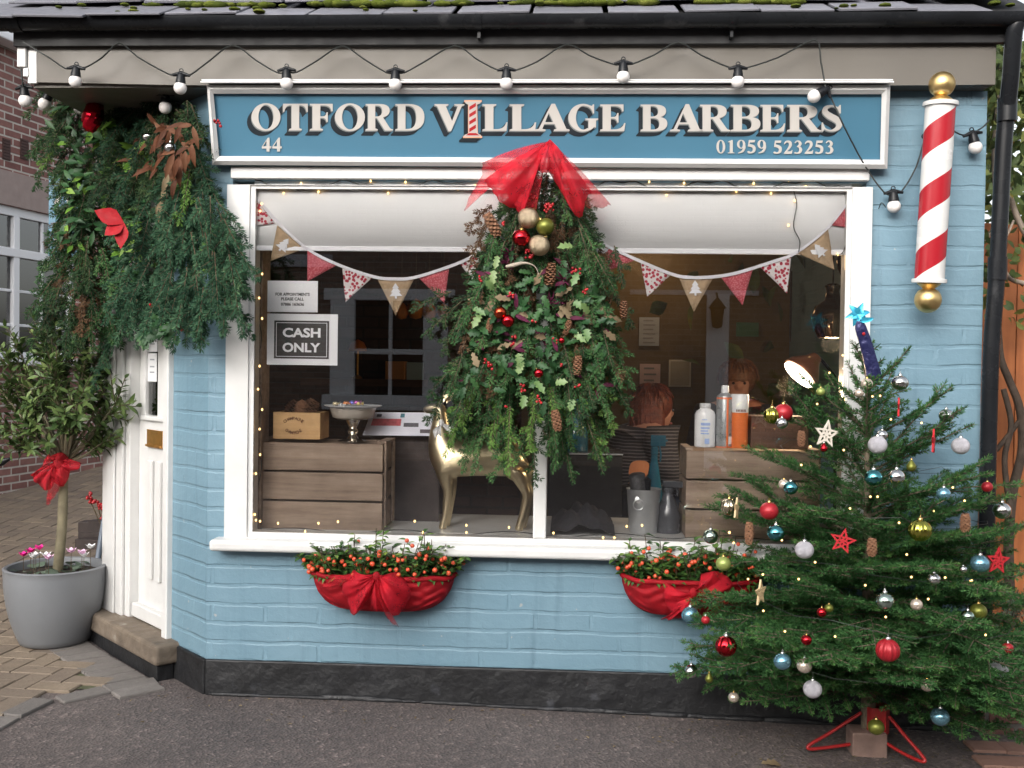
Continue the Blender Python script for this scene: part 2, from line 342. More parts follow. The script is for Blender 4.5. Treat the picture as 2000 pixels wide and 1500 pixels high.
FIRE = leafmat('deep fir', [(0.05, (0.007, 0.020, 0.009)), (0.5, (0.016, 0.044, 0.015)), (1.0, (0.032, 0.075, 0.022))])
FIRD = leafmat('dark conifer', [(0.05, (0.010, 0.022, 0.012)), (0.5, (0.022, 0.05, 0.022)), (0.9, (0.055, 0.085, 0.03)), (1.0, (0.10, 0.07, 0.03))])
FIRY = leafmat('fresh fir tips', [(0.05, (0.045, 0.10, 0.02)), (0.5, (0.085, 0.165, 0.035)), (1.0, (0.14, 0.22, 0.06))])
DRY = leafmat('dried brown conifer', [(0.05, (0.035, 0.020, 0.012)), (0.5, (0.085, 0.045, 0.024)), (1.0, (0.14, 0.085, 0.045))], 0.7)
HOLLY = leafmat('holly leaf', [(0.0, (0.010, 0.034, 0.013)), (0.50, (0.018, 0.055, 0.018)), (0.85, (0.034, 0.085, 0.026)), (1.0, (0.075, 0.135, 0.042))], 0.42, 0.12, 0.26)
BAY = leafmat('bay leaf', [(0.0, (0.010, 0.022, 0.007)), (0.40, (0.045, 0.078, 0.024)), (0.8, (0.105, 0.15, 0.048)), (1.0, (0.16, 0.19, 0.07))], 0.40, 0.15, 0.28)
IVYL = leafmat('lime ivy leaf', [(0.0, (0.04, 0.10, 0.015)), (0.5, (0.10, 0.20, 0.03)), (1.0, (0.2, 0.3, 0.07))], 0.35)
SHRUBL = leafmat('grey green leaf', [(0.0, (0.05, 0.075, 0.05)), (0.5, (0.10, 0.135, 0.10)), (1.0, (0.17, 0.21, 0.16))], 0.7)
CHERRY = leafmat('winter cherry leaf', [(0.0, (0.014, 0.04, 0.012)), (0.4, (0.030, 0.075, 0.020)), (0.75, (0.075, 0.14, 0.03)), (1.0, (0.20, 0.26, 0.05))], 0.4)
CREEP = leafmat('creeper leaf', [(0.0, (0.03, 0.045, 0.02)), (0.5, (0.07, 0.10, 0.035)), (0.8, (0.14, 0.15, 0.04)), (1.0, (0.26, 0.13, 0.03))], 0.5)
RUST = leafmat('rust brown leaf', [(0.0, (0.04, 0.016, 0.010)), (0.5, (0.09, 0.033, 0.016)), (1.0, (0.17, 0.085, 0.05))], 0.6)
TANL = leafmat('bleached oak leaf', [(0.0, (0.08, 0.055, 0.03)), (0.5, (0.16, 0.12, 0.07)), (1.0, (0.28, 0.22, 0.14))], 0.6)
PURP = leafmat('purple dried flower', [(0.0, (0.025, 0.004, 0.012)), (0.5, (0.07, 0.012, 0.03)), (1.0, (0.16, 0.03, 0.08))], 0.6)
BARK = pm('bark', (0.085, 0.066, 0.045), 0.85, var=0.35, vs=18, bump=0.008, bs=50)
BARKP = pm('pale smooth bark', (0.115, 0.10, 0.062), 0.8, var=0.3, vs=18, bump=0.004, bs=40)
BARKD = pm('dark vine bark', (0.04, 0.028, 0.02), 0.9, var=0.5, vs=14, bump=0.012, bs=40)
TWIG = pm('twig', (0.055, 0.04, 0.022), 0.8, var=0.3, vs=20)
BERRY = pm('red berry', (0.30, 0.012, 0.016), 0.22, var=0.3, vs=9, isl=0.4)
CHBERRY = pm('orange red winter cherry', (0.42, 0.035, 0.022), 0.3, var=0.25, vs=7, isl2=(0.46, 0.085, 0.030))
TULLE = tullemat('red tulle', (0.54, 0.012, 0.030), 0.62)
TULLET = tullemat('sheer red tulle', (0.60, 0.02, 0.04), 0.34)
TULLED = tullemat('gathered red tulle', (0.42, 0.008, 0.018), 0.76)
REDFAB = pm('red felt', (0.29, 0.008, 0.013), 0.8, var=0.2, vs=10)
REDMET = pm('red enamel', (0.22, 0.010, 0.010), 0.4, var=0.2, vs=10)
POLEW = pm('pole white', (0.45, 0.445, 0.435), 0.25, var=0.03, vs=6, coat=0.3)
CONE = pm('pine cone scale', (0.15, 0.068, 0.035), 0.7, var=0.3, vs=30, isl2=(0.24, 0.13, 0.075))
TREEN = leafmat('tree fir needles', [(0.05, (0.012, 0.042, 0.014)), (0.4, (0.030, 0.088, 0.028)), (0.75, (0.052, 0.130, 0.040)), (1.0, (0.085, 0.165, 0.05))])
BULB = pm('opal bulb', (0.52, 0.50, 0.485), 0.3, var=0.02, vs=4)
WARM = emis('warm fairy bulb', (1.0, 0.60, 0.22), 1.9)
CABLE = pm('dark cable', (0.014, 0.016, 0.015), 0.5, var=0.3)
PAPER = pm('white paper', (0.58, 0.58, 0.61), 0.6, var=0.02, vs=3)
INK = pm('black ink', (0.015, 0.015, 0.016), 0.6, var=0.1)
CRATE = woodmat('weathered crate wood', (0.15, 0.10, 0.07), (0.38, 0.29, 0.22))
CRATED = woodmat('dark stained box wood', (0.05, 0.022, 0.012), (0.12, 0.055, 0.03))
PINE = woodmat('pale pine box', (0.40, 0.235, 0.10), (0.56, 0.36, 0.17), isl=0.1)
FENCE = woodmat('orange stained fence', (0.2145, 0.06338, 0.01755), (0.351, 0.117, 0.03413), sc=(26, 26, 1.6), isl=0.4)
BLACKW = pm('black stained timber', (0.03, 0.022, 0.02), 0.7, var=0.3, vs=12, bump=0.002)
# ================================================================== THE SHOP
FY = -0.09                                          # front of the cream fascia
zf = lambda py, Y=FY: at(1000, py, Y).z
Z_SOFF = at(1000, 167, FY).z; Z_FT = at(1000, 85, FY).z
CX = -1.261; RX = 1.868; ZP = 0.163
C0 = V((CX, 0, 0)); DC = V((-math.sqrt(.5), math.sqrt(.5), 0)); NC = V((-math.sqrt(.5), -math.sqrt(.5), 0))
def W(t, z, o=0.0): p = C0 + DC * t + NC * o; return V((p.x, p.y, z))
def tt(px, py=900, o=0.0): p = on(px, py, C0 + NC * o, NC); return (p - C0).dot(DC)
def zz(px, py, o=0.0): return on(px, py, C0 + NC * o, NC).z
TE = 1.10
shop = thing('barber_shop', 'small blue painted brick barber shop with cut-off corner door and slate roof', 'shop', (0.3, 0.6, 0))
WX0, WX1, WZ0, WZ1 = -1.165, 1.405, 0.665, 2.15
R4 = lambda x0, x1, z0, z1: [(x0, z0), (x1, z0), (x1, z1), (x0, z1)]
# front wall with the window opening; the corner arris is a narrow chamfer, as in the photograph
mb = MB(); mb.prism([R4(CX, RX, ZP, Z_SOFF), R4(WX0, WX1, WZ0, WZ1)[::-1]], lambda x, z: V((x, 0, z)), (0, 0.11, 0))
mb.build('front_wall', BLUEB, shop)
DT0, DT1, DZ0, DZ1 = 0.37, 1.09, 0.172, 2.12
mb = MB(); mb.prism([R4(0.002, TE, ZP, Z_SOFF), R4(DT0, DT1, DZ0, DZ1)[::-1]], lambda t, z: W(t, z), -NC * 0.11)
mb.build('canted_wall', BLUEB, shop)
pe = W(TE, 0)
mb = MB(); mb.box(pe.x, pe.x + 0.11, pe.y + 0.002, 3.2, ZP, Z_SOFF); mb.build('side_wall', BLUEB, shop)
mb = MB(); mb.box(RX - 0.11, RX - 0.001, 0.112, 3.2, ZP, Z_SOFF); mb.build('side_wall', BLUEB, shop)
# black plinth, standing 8 mm proud, uneven bottom edge
mb = MB(); PO = 0.012
a0 = V((CX - 0.006, -PO, 0))
mb.obox((CX, -PO, -0.15), (RX + 0.006 - CX, 0, 0), (0, 0.12, 0), (0, 0, 0.15 + ZP))
mb.obox(W(0.0, -0.15, PO), DC * TE, -NC * 0.12, (0, 0, 0.15 + ZP - 0.001))
mb.build('plinth', BLACKP, shop, bevel=0.006)
mb = MB()                                           # render skirting lumps at the foot of the plinth
for i in range(34):
    x = CX + 0.1 + i * 0.095 + random.uniform(-.03, .03)
    if x > RX - 0.05: break
    mb.ball((x, -0.012, gz(x, 0) + 0.005), random.uniform(.03, .055), 10, 6, (2.2, 0.30, random.uniform(.18, .4)))
mb.build('mortar_fillet', BLACKP, shop, smooth=60)
# doorstep
sl = MB(); sl.obox(W(0.262, 0.085, -0.10), DC * 0.86, NC * 0.208, (0, 0, 0.0915))
sl.build('doorstep', STONE, shop, bevel=0.018, seg=3)
mb = MB(); mb.obox(W(0.285, -0.1, 0.013), DC * 0.82, NC * 0.078, (0, 0, 0.184)); mb.build('step_base', BLACKP, shop, bevel=0.006)
# eaves: soffit, fascia, black board, gutter
XL = at(47, 120, FY).x; XR = at(1944, 120, FY).x
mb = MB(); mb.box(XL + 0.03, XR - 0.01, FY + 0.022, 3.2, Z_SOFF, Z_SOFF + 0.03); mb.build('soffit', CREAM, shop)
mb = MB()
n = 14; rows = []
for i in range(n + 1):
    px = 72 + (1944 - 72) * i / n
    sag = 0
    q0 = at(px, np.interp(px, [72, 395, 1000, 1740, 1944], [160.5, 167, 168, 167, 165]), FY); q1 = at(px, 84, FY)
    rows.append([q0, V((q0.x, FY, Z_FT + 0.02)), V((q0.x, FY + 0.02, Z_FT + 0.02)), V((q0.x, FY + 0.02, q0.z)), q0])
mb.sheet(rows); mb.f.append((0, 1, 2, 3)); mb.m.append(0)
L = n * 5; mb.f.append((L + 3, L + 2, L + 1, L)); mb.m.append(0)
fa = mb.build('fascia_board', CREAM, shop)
q = at(60, 85, FY); q2 = at(58, 132, FY)
mb = MB(); mb.box(at(36, 100, FY).x, at(53, 100, FY).x, FY - 0.012, FY + 0.30, at(40, 132, FY).z, Z_FT + 0.02); mb.box(at(46, 100, FY).x, at(57, 100, FY).x, FY - 0.004, FY + 0.05, at(40, 150, FY).z, at(40, 132, FY).z - 0.001)
mb.box(at(54, 100, FY).x, at(72, 100, FY).x - 0.001, FY + 0.001, FY + 0.02, Z_SOFF + 0.012, Z_FT + 0.02)
mb.build('fascia_end', WHITE, shop, bevel=0.003)
mb = MB(); mb.box(at(26, 70, -0.12).x, RX + 0.02, -0.12, FY - 0.002, at(1000, 86, -0.12).z, at(1000, 40, -0.12).z); mb.build('eaves_board', BLACKM, shop)
gy = -0.168; gzc = at(1000, 34, gy).z; GR = 0.044
ring = [(math.cos(a) * GR, math.sin(a) * GR) for a in np.linspace(PI, 2 * PI, 13)] + [(math.cos(a) * (GR - .004), math.sin(a) * (GR - .004)) for a in np.linspace(2 * PI, PI, 13)]
gx0, gx1 = at(-60, 40, gy).x, at(2060, 40, gy).x
mb = MB(); mb.prism([ring], lambda a, b: V((gx0, gy + a, gzc + b)), (gx1 - gx0, 0, 0)); g = mb.build('gutter', BLACK, shop, smooth=40)
for px in (935, 1430):
    mb = MB(); x = at(px, 60, gy).x; mb.prism([[(r[0] * 1.09, r[1] * 1.09) for r in ring]], lambda a, b: V((x - .012, gy + a, gzc + b)), (0.024, 0, 0)); mb.box(x - .006, x + .006, gy + .01, -.12, gzc - 0.075, gzc - 0.035); mb.build('gutter_bracket', BLACK, g, smooth=40)
mb = MB()
for px in (28, 40):
    x = at(px, 60, gy).x; mb.prism([[(r[0] * 1.12, r[1] * 1.12) for r in ring]], lambda a, b: V((x - .02, gy + a, gzc + b)), (0.03, 0, 0))
mb.build('gutter_joint', BLACK, g, smooth=40)
# rain pipe
pp = [at(1990, 40, -0.165), at(1981, 62, -0.16), at(1974, 150, -0.11), at(1967, 215, -0.06), at(1960, 290, -0.05), at(1948, 525, -0.045), at(1936, 690, -0.04), at(1930, 900, -0.03), at(1926, 1080, -0.03), at(1916, 1335, -0.03)]
mb = MB(); mb.tube(smoothpath(pp, 4), 0.031, 16)
for i in (3, 5): mb.tube([pp[i] + V((0, 0, .045)), pp[i] - V((0, 0, .045))], 0.036, 16)
mb.build('downpipe', BLACK, shop, smooth=40)
# slates: rows of separate slabs on a 30 degree slope
s30, c30 = math.sin(rad(30)), math.cos(rad(30)); up = V((0, c30, s30)); nr = V((0, -s30, c30)); sw = 0.292
e0 = V((0, -0.188, at(1000, 31, -0.188).z))
mb = MB()
for r in range(5):
    x = -2.28 + (0.146 if r % 2 else 0) + random.uniform(-.02, .02)
    while x < 2.16:
        w = sw - 0.004 + random.uniform(-.02, .01); d = random.uniform(-.012, .012); tl = random.uniform(-.006, .006)
        o = e0 + up * (0.20 * r + d) + nr * (0.011 * (r % 2) + 0.004 + random.uniform(0, .004)) + V((x, 0, 0))
        if x < -1.55 and r == 0: o -= up * 0.05; o += nr * 0.012
        x1 = x + w
        if x1 > 2.02: break
        mb.obox(o, V((w, 0, tl)), up * (0.42 + random.uniform(-.01, .01)) - nr * 0.035, nr * random.uniform(.008, .012)); x += sw
roof = mb.build('roof', SLATE, shop, bevel=0.002, seg=1)
mb = MB(); mb.obox(e0 + V((-2.2, 0.03, -0.02)), V((4.25, 0, 0)), up * 2.6, nr * 0.004); mb.build('roof_felt', BLACKM, roof)
mb = MB(); k = 0
for i in range(420):
    px = random.uniform(130, 1700)
    p = at(px, 8, 0); x = p.x
    dens = 0.5 + 0.5 * math.sin(px * 0.017 + 1.2) + 0.35 * math.sin(px * .051)
    if not (380 < px < 1560): dens -= 0.5
    if dens < random.uniform(0.0, 0.8): continue
    r = random.uniform(.008, .022)
    o = e0 + up * (0.20 + random.uniform(-.02, .012)) + nr * 0.012 + V((x, 0, 0)); mb.ball(o, r, 7, 5, (random.uniform(1.2, 2.6), 1.1, random.uniform(.5, .8)))
for i in range(26):
    x = random.uniform(-2, 2); o = e0 + up * random.uniform(.0, .18) + nr * 0.02 + V((x, 0, 0)); mb.ball(o, random.uniform(.006, .018), 7, 5, (1.5, 1.4, .5))
m = mb.build('moss', MOSS, roof, smooth=60); m['kind'] = 'stuff'

# ------------------------------------------------------------------ shop window
win = MB()
win.prism([R4(-1.182, 1.424, 0.675, 2.13), R4(-1.088, 1.346, 0.68, 2.128)[::-1]], lambda x, z: V((x, -0.022, z)), (0, 0.067, 0))
win.prism([R4(-1.0875, 1.3455, 0.6805, 2.1275), R4(-1.066, 1.326, 0.70, 2.115)[::-1]], lambda x, z: V((x, -0.013, z)), (0, 0.070, 0))
wf = win.build('window_frame', WHITE, shop, bevel=0.005)
mb = MB(); x0 = at(447, 335, -.05).x; x1 = at(1702, 335, -.05).x
mb.box(x0, x1, -0.030, -0.001, at(1000, 350, -.03).z, at(1000, 327, -.03).z); mb.build('header_board', WHITE, wf, bevel=0.004)
mb = MB(); mb.box(-1.225, 1.47, -0.085, 0.05, 0.628, 0.6745); mb.build('sill', WHITE, wf, bevel=0.014, seg=3)
xm = at(1055, 950, 0.0).x
mb = MB(); mb.box(xm - 0.027, xm + 0.027, -0.018, 0.06, 0.70, 2.115); mb.build('mullion', WHITE, wf, bevel=0.006)
for a, b in ((-1.064, xm - 0.028), (xm + 0.028, 1.325)):
    mb = MB(); mb.box(a, b, -0.008, -0.004, 0.701, 2.114); mb.build('pane', GLASS, wf)

# ------------------------------------------------------------------ corner door
fr = MB()
def wb(mb, t0, t1, z0, z1, o0, o1, mi=0): mb.obox(W(t0, z0, o0), DC * (t1 - t0), NC * (o1 - o0), (0, 0, z1 - z0), mi)
dt1 = tt(265, 950, -0.03)
wb(fr, 0.345, 0.40, DZ0 + 0.001, DZ1 + .03, -0.09, 0.025); wb(fr, dt1, DT1 + 0.02, DZ0 + 0.001, DZ1 + .03, -0.09, 0.0)
wb(fr, dt1 + 0.05, DT1 + 0.018, DZ0 + 0.002, DZ1 + .029, 0.001, 0.018); wb(fr, dt1 + 0.12, DT1 + 0.016, DZ0 + 0.003, DZ1 + .028, 0.019, 0.03)
wb(fr, 0.402, dt1 - .001, DZ1 - 0.03, DZ1 + .029, -0.09, 0.02)
dfr = fr.build('door_frame', WHITE, shop, bevel=0.005)
d = MB(); O = -0.045
ta, tb = 0.402, dt1 - 0.002
p1a, p1b = tt(307, 780, O), tt(283, 780, O); p2a, p2b = tt(333, 780, O), tt(320, 780, O); p2a = max(p2a, ta + 0.03)
zt, zb = 1.95, zz(295, 812, O)
d.prism([R4(ta, tb, DZ0 + 0.01, DZ1 - 0.032), R4(p1a, p1b, zb, zt)[::-1], R4(p2a, p2b, zb, zt)[::-1]], lambda t, z: W(t, z, O), -NC * 0.04)
zl = zz(295, 892, O); z2 = zz(300, 1140, O)
m3 = [tt(297, 1000, O), tt(313, 1000, O), tt(327, 1000, O)]
for i, tc_ in enumerate(m3):
    w = abs(tt(297, 1000, O) - tt(307, 1000, O)) * 0.95
    wb(d, tc_ - w * .45, tc_ + w * .45, z2 + 0.02, zl - 0.015, O + .001, O + 0.016); 
wb(d, p2a - .01, p1b + 0.012, zb - 0.022, zb - 0.001, O + .001, O + 0.018)
wb(d, ta + .005, tb - .005, DZ0 + 0.012, DZ0 + 0.075, O + .001, O + 0.035)
door = d.build('door', WHITE, shop, bevel=0.005)
for a, b in ((p1a, p1b), (p2a, p2b)):
    mb = MB(); wb(mb, a, b, zb, zt, O - 0.022, O - 0.018); mb.build('pane', PANE, door)
lb = MB(); t0, t1 = tt(321, 855, O), tt(290, 855, O); za, zc = zz(305, 875, O), zz(305, 840, O)
wb(lb, t0, t1, za, zc, O + .001, O + 0.009); wb(lb, t0 + .006, t1 - .006, za + 0.004, za + .014, O + .0095, O + .02); lb.build('letterbox', BRASS, door, bevel=0.002)

# ------------------------------------------------------------------ room behind the glass
OCHRE = pm('ochre room wall', (0.085, 0.058, 0.022), 0.8, var=0.2, vs=2)
DKWALL = brickmat('dark inner brick wall', (0.035, 0.018, 0.012), (0.055, 0.027, 0.018), (0.03, 0.02, 0.015))
FLOORW = woodmat('dark floor boards', (0.03, 0.02, 0.012), (0.06, 0.04, 0.025))
mb = MB(); mb.box(-0.1, RX - 0.112, 3.05, 3.1, 0.15, 2.5); mb.build('interior_wall', OCHRE, shop)
mb = MB(); mb.box(-1.92, -0.101, 3.06, 3.11, 0.15, 2.5); mb.build('interior_wall', DKWALL, shop)
mb = MB(); mb.prism([[(-1.16, .125), (RX - .112, .125), (RX - .112, 3.05), (-1.90, 3.05), (-1.90, .92)]], lambda x, y: V((x, y, .149)), (0, 0, -.04)); mb.build('interior_floor', FLOORW, shop)
mb = MB(); mb.box(-1.064, 1.325, 0.112, 0.66, 0.668, 0.694); mb.build('display_ledge', WHITE, shop)
mb = MB(); mb.box(-1.064, 1.325, 0.62, 0.65, 0.15, 0.667); mb.build('ledge_front', BLACKW, shop)
po = MB(); a = at(492, 760, .10).x; b = at(513, 760, .10).x; po.box(a, b, .085, .20, .695, at(500, 492, .1).z + .06); po.build('inner_post', CRATE, shop, bevel=0.004)

# ================================================================== SIGN
Pb = at(1000, 322, -0.040); Pt = at(1000, 172, -0.118); SU = (Pt - Pb); SU.x = 0; SU.normalize(); SN = V((0, -SU.z, SU.y))
if SN.y > 0: SN = -SN
def spt(px, py, o=0.0): return on(px, py, Pb + SN * o, SN)
sign = thing('shop_sign', 'long blue fascia sign with cream shadowed lettering above the shop window', 'sign', tuple(at(1070, 320, -0.05)))
S4 = [spt(424, 305), spt(1722, 312), spt(1726, 180), spt(412, 178)]
sb = MB(); vs = S4 + [p - SN * 0.02 for p in S4]; sb.add(vs, [(0, 1, 2, 3), (7, 6, 5, 4), (0, 4, 5, 1), (1, 5, 6, 2), (2, 6, 7, 3), (3, 7, 4, 0)])
sb.build('board', SIGNB, sign)
fm = MB()
def bar(p, q, w1, w2, o0, o1):  # mitred moulding strip between two pixel edges
    pass
OUT = [(415, 322), (1733, 330), (1739, 166), (404, 166)]; MID = [(420, 314), (1727, 321), (1732, 175), (409, 174)]; INN = [(428, 305), (1719, 312), (1722, 184), (417, 183)]
for i in range(4):
    j = (i + 1) % 4
    ra = [spt(*OUT[i], -.01), spt(*OUT[i], .018), spt(*MID[i], .03), spt(*INN[i], .016), spt(*INN[i], .001)]
    rb = [spt(*OUT[j], -.01), spt(*OUT[j], .018), spt(*MID[j], .03), spt(*INN[j], .016), spt(*INN[j], .001)]
    fm.sheet([rb, ra])
fm.build('moulding', WHITE, sign)
cp = MB(); z0 = spt(1000, 165, .03); 
tl, tr = spt(397, 163, .02), spt(1741, 163, .02)
for k, (h0, h1, o) in enumerate(((0.001, .009, .035), (.0095, .016, .022))):
    cp.obox(tl + SU * h0 - SN * .06, (tr - tl), SN * (.06 + o), SU * (h1 - h0))
cp.build('cap_moulding', WHITE, sign, bevel=0.003)

# glyphs: serif capitals and figures drawn as outlines, cap height 1
def ell(cx, cy, rx, ry, a0=0, a1=360, n=28): return [(cx + rx * math.cos(rad(a0 + (a1 - a0) * i / n)), cy + ry * math.sin(rad(a0 + (a1 - a0) * i / n))) for i in range(n + (abs(a1 - a0) < 360))]
def path(*t):
    out = []
    for p in t:
        if p[0] == 'q':
            x0, y0 = out[-1]; _, cx, cy, x, y = p
            for i in range(1, 9):
                s = i / 8; out.append(((1 - s) ** 2 * x0 + 2 * s * (1 - s) * cx + s * s * x, (1 - s) ** 2 * y0 + 2 * s * (1 - s) * cy + s * s * y))
        else: out.append(p)
    return out
def stroke(pts, ws, k=7):
    P = smoothpath([(x, y, 0) for x, y in pts], k); n = len(P); Ws = np.interp(np.linspace(0, len(ws) - 1, n), range(len(ws)), ws); a, b = [], []
    for i, p in enumerate(P):
        d = (P[min(i + 1, n - 1)] - P[max(i - 1, 0)]).normalized(); q = V((-d.y, d.x, 0)) * Ws[i] / 2
        a.append((p.x + q.x, p.y + q.y)); b.append((p.x - q.x, p.y - q.y))
    return a + b[::-1]
S_ = ((.02, .95), (.10, .92), (.10, .08), (.02, .05))
G = {
 'O': (1.0, [[ell(.5, .5, .48, .52), ell(.5, .5, .25, .46)[::-1]]]),
 'T': (.84, [[path((.22, 0), (.62, 0), (.62, .05), (.54, .08), (.54, .94), (.60, .94), ('q', .74, .92, .77, .70), (.81, .70), (.81, 1), (.03, 1), (.03, .70), (.07, .70), ('q', .10, .92, .24, .94), (.30, .94), (.30, .08), (.22, .05))]]),
 'F': (.74, [[path((.02, 0), (.42, 0), (.42, .05), (.34, .08), (.34, .47), (.42, .47), ('q', .52, .46, .53, .32), (.57, .32), (.57, .68), (.53, .68), ('q', .52, .54, .42, .53), (.34, .53), (.34, .94), (.46, .94), ('q', .66, .93, .68, .72), (.72, .72), (.72, 1), (.02, 1), *S_)]]),
 'E': (.80, [[path((.02, 0), (.74, 0), (.78, .30), (.74, .30), ('q', .68, .07, .46, .06), (.34, .06), (.34, .47), (.42, .47), ('q', .52, .46, .53, .32), (.57, .32), (.57, .68), (.53, .68), ('q', .52, .54, .42, .53), (.34, .53), (.34, .94), (.46, .94), ('q', .66, .93, .68, .74), (.72, .74), (.72, 1), (.02, 1), *S_)]]),
 'R': (.94, [[path((.02, 0), (.42, 0), (.42, .05), (.34, .08), (.34, .47), (.40, .47), (.66, 0), (.93, 0), (.93, .05), ('q', .86, .05, .82, .11), (.60, .50), ('q', .82, .56, .82, .75), ('q', .82, 1, .46, 1), (.02, 1), *S_), path((.34, .53), (.40, .53), ('q', .57, .54, .57, .74), ('q', .57, .94, .40, .94), (.34, .94))[::-1]]]),
 'D': (.94, [[path((.02, 0), (.42, 0), ('q', .94, 0, .94, .5), ('q', .94, 1, .42, 1), (.02, 1), *S_), path((.34, .06), (.40, .06), ('q', .68, .06, .68, .5), ('q', .68, .94, .40, .94), (.34, .94))[::-1]]]),
 'V': (.88, [[[(.40, -.02), (.48, -.02), (.80, .92), (.88, .95), (.88, 1), (.58, 1), (.58, .95), (.68, .92), (.51, .36), (.32, .92), (.40, .95), (.40, 1), (-.02, 1), (-.02, .95), (.06, .92)]]]),
 'L': (.76, [[path((.02, 0), (.72, 0), (.75, .32), (.71, .32), ('q', .66, .07, .44, .06), (.34, .06), (.34, .92), (.42, .95), (.42, 1), (.02, 1), *S_)]]),
 'A': (.94, [[[(-.02, 0), (.28, 0), (.28, .05), (.19, .08), (.25, .26), (.54, .26), (.60, .08), (.52, .05), (.52, 0), (.96, 0), (.96, .05), (.87, .08), (.55, 1.02), (.45, 1.02), (.09, .08), (-.02, .05)], [(.27, .33), (.375, .68), (.50, .33)]]]),
 'G': (.98, [[ell(.49, .5, .47, .52, 62, 318, 30) + [(.90, .12), (.90, .40), (.97, .43), (.97, .47), (.56, .47), (.56, .43), (.66, .40), (.66, .09)] + ell(.50, .5, .24, .45, 300, 75, 24) + path((.60, .93), ('q', .76, .88, .80, .66), (.84, .66), (.84, 1.0), (.80, 1.0), (.77, .94))]]),
 'B': (.88, [[path((.02, 0), (.46, 0), ('q', .87, 0, .87, .28), ('q', .87, .49, .64, .53), ('q', .83, .58, .83, .76), ('q', .83, 1, .46, 1), (.02, 1), *S_), path((.34, .06), (.42, .06), ('q', .62, .06, .62, .28), ('q', .62, .49, .42, .49), (.34, .49))[::-1], path((.34, .55), (.40, .55), ('q', .58, .56, .58, .75), ('q', .58, .94, .40, .94), (.34, .94))[::-1]]]),
 'S': (.74, [[stroke([(.63, .78), (.56, .90), (.38, .965), (.19, .89), (.17, .73), (.32, .58), (.50, .47), (.62, .33), (.58, .14), (.37, .035), (.17, .10), (.09, .26)], [.05, .05, .06, .14, .20, .23, .24, .22, .16, .06, .05, .05])], [[(.63, .68), (.68, .68), (.68, 1.0), (.64, 1.0), (.58, .90)]], [[(.05, 0), (.09, 0), (.15, .10), (.09, .34), (.05, .34)]]]),
 '0': (.56, [[ell(.28, .5, .27, .51), ell(.28, .5, .12, .45)[::-1]]]),
 '1': (.56, [[[(.08, 0), (.48, 0), (.48, .05), (.38, .08), (.38, 1), (.32, 1), (.08, .86), (.10, .82), (.20, .85), (.20, .08), (.08, .05)]]]),
 '2': (.56, [[path((.03, 0), (.50, 0), (.55, .28), (.51, .28), ('q', .48, .18, .38, .18), (.20, .18), ('q', .51, .48, .51, .72), ('q', .51, 1, .28, 1), ('q', .08, 1, .04, .72), (.08, .72), ('q', .14, .86, .23, .86), ('q', .34, .86, .34, .70), ('q', .34, .48, .03, .06))]]),
 '3': (.56, [[stroke([(.07, .80), (.16, .93), (.30, .94), (.39, .78), (.34, .62), (.20, .54)], [.04, .08, .13, .17, .14, .05])], [stroke([(.19, .55), (.34, .50), (.42, .30), (.34, .10), (.18, .04), (.05, .10)], [.05, .13, .18, .14, .09, .12])]]),
 '4': (.56, [[[(.28, 0), (.45, 0), (.45, .22), (.55, .22), (.55, .38), (.45, .38), (.45, 1), (.36, 1), (.01, .36), (.01, .22), (.28, .22)], [(.07, .38), (.28, .76), (.28, .38)]]]),
 '5': (.56, [[path((.12, 1), (.50, 1), (.46, .82), (.18, .82), (.15, .70), ('q', .53, .66, .53, .36), ('q', .53, 0, .20, -.01), ('q', .03, 0, .03, .10), ('q', .04, .17, .11, .17), ('q', .17, .16, .22, .10), ('q', .36, .12, .36, .32), ('q', .35, .50, .06, .52))]]),
 '9': (.56, [[ell(.27, .68, .25, .33), ell(.27, .68, .11, .27)[::-1]], [stroke([(.46, .66), (.46, .40), (.34, .14), (.08, .01)], [.12, .14, .13, .04])]]),
}
def put_glyph(mb, ch, x0, x1, yb, h, o, t, dx=0, dy=0, mi=0, only=None):
    w, pcs = G[ch]; sx = (x1 - x0) / w
    for k, loops in enumerate(pcs):
        oo = o + 0.0002 * k
        mb.prism(loops, lambda x, y: spt(x0 + x * sx + dx, yb - y * h + dy, oo), -SN * t, mi)
SHD = pm('sign black shade', (0.008, 0.012, 0.016), 0.4, var=0.1); LET = pm('sign cream letter', (0.35, 0.332, 0.31), 0.4, var=0.04, vs=5); LETG = pm('sign grey letter edge', (0.12, 0.13, 0.13), 0.4, var=0.1)
LXS = [('O', 490, 549), ('T', 551, 603), ('F', 604, 651), ('O', 653, 714), ('R', 713, 768), ('D', 771, 829), ('V', 850, 907), ('L', 941, 992), ('L', 994, 1048), ('A', 1046, 1111), ('G', 1109, 1169), ('E', 1171, 1223), ('B', 1250, 1304), ('A', 1310, 1371), ('R', 1366, 1427), ('B', 1426, 1486), ('E', 1484, 1535), ('R', 1536, 1605), ('S', 1602, 1646)]
LW = [LXS[:6], LXS[6:12], LXS[12:]]; SHS, LES, LGS = [MB() for _ in LW], [MB() for _ in LW], [MB() for _ in LW]; num, tel = MB(), MB()
for k in range(5):
    f = (k + 1) / 5
    for wd, sh in zip(LW, SHS):
      for c, a, b in wd: put_glyph(sh, c, a, b, np.interp(a, [490, 1640], [254.5, 257]), 52, 0.0012 + 0.0003 * (5 - k), 0.0008, -9 * f, 10 * f)
for wd, le, lg in zip(LW, LES, LGS):
  for c, a, b in wd:
    yb = np.interp(a, [490, 1640], [254.5, 257]); put_glyph(lg, c, a, b, yb + 2.2, 52, 0.0034, 0.001, -1.2, 0); put_glyph(le, c, a, b, yb, 52, 0.0044, 0.001)
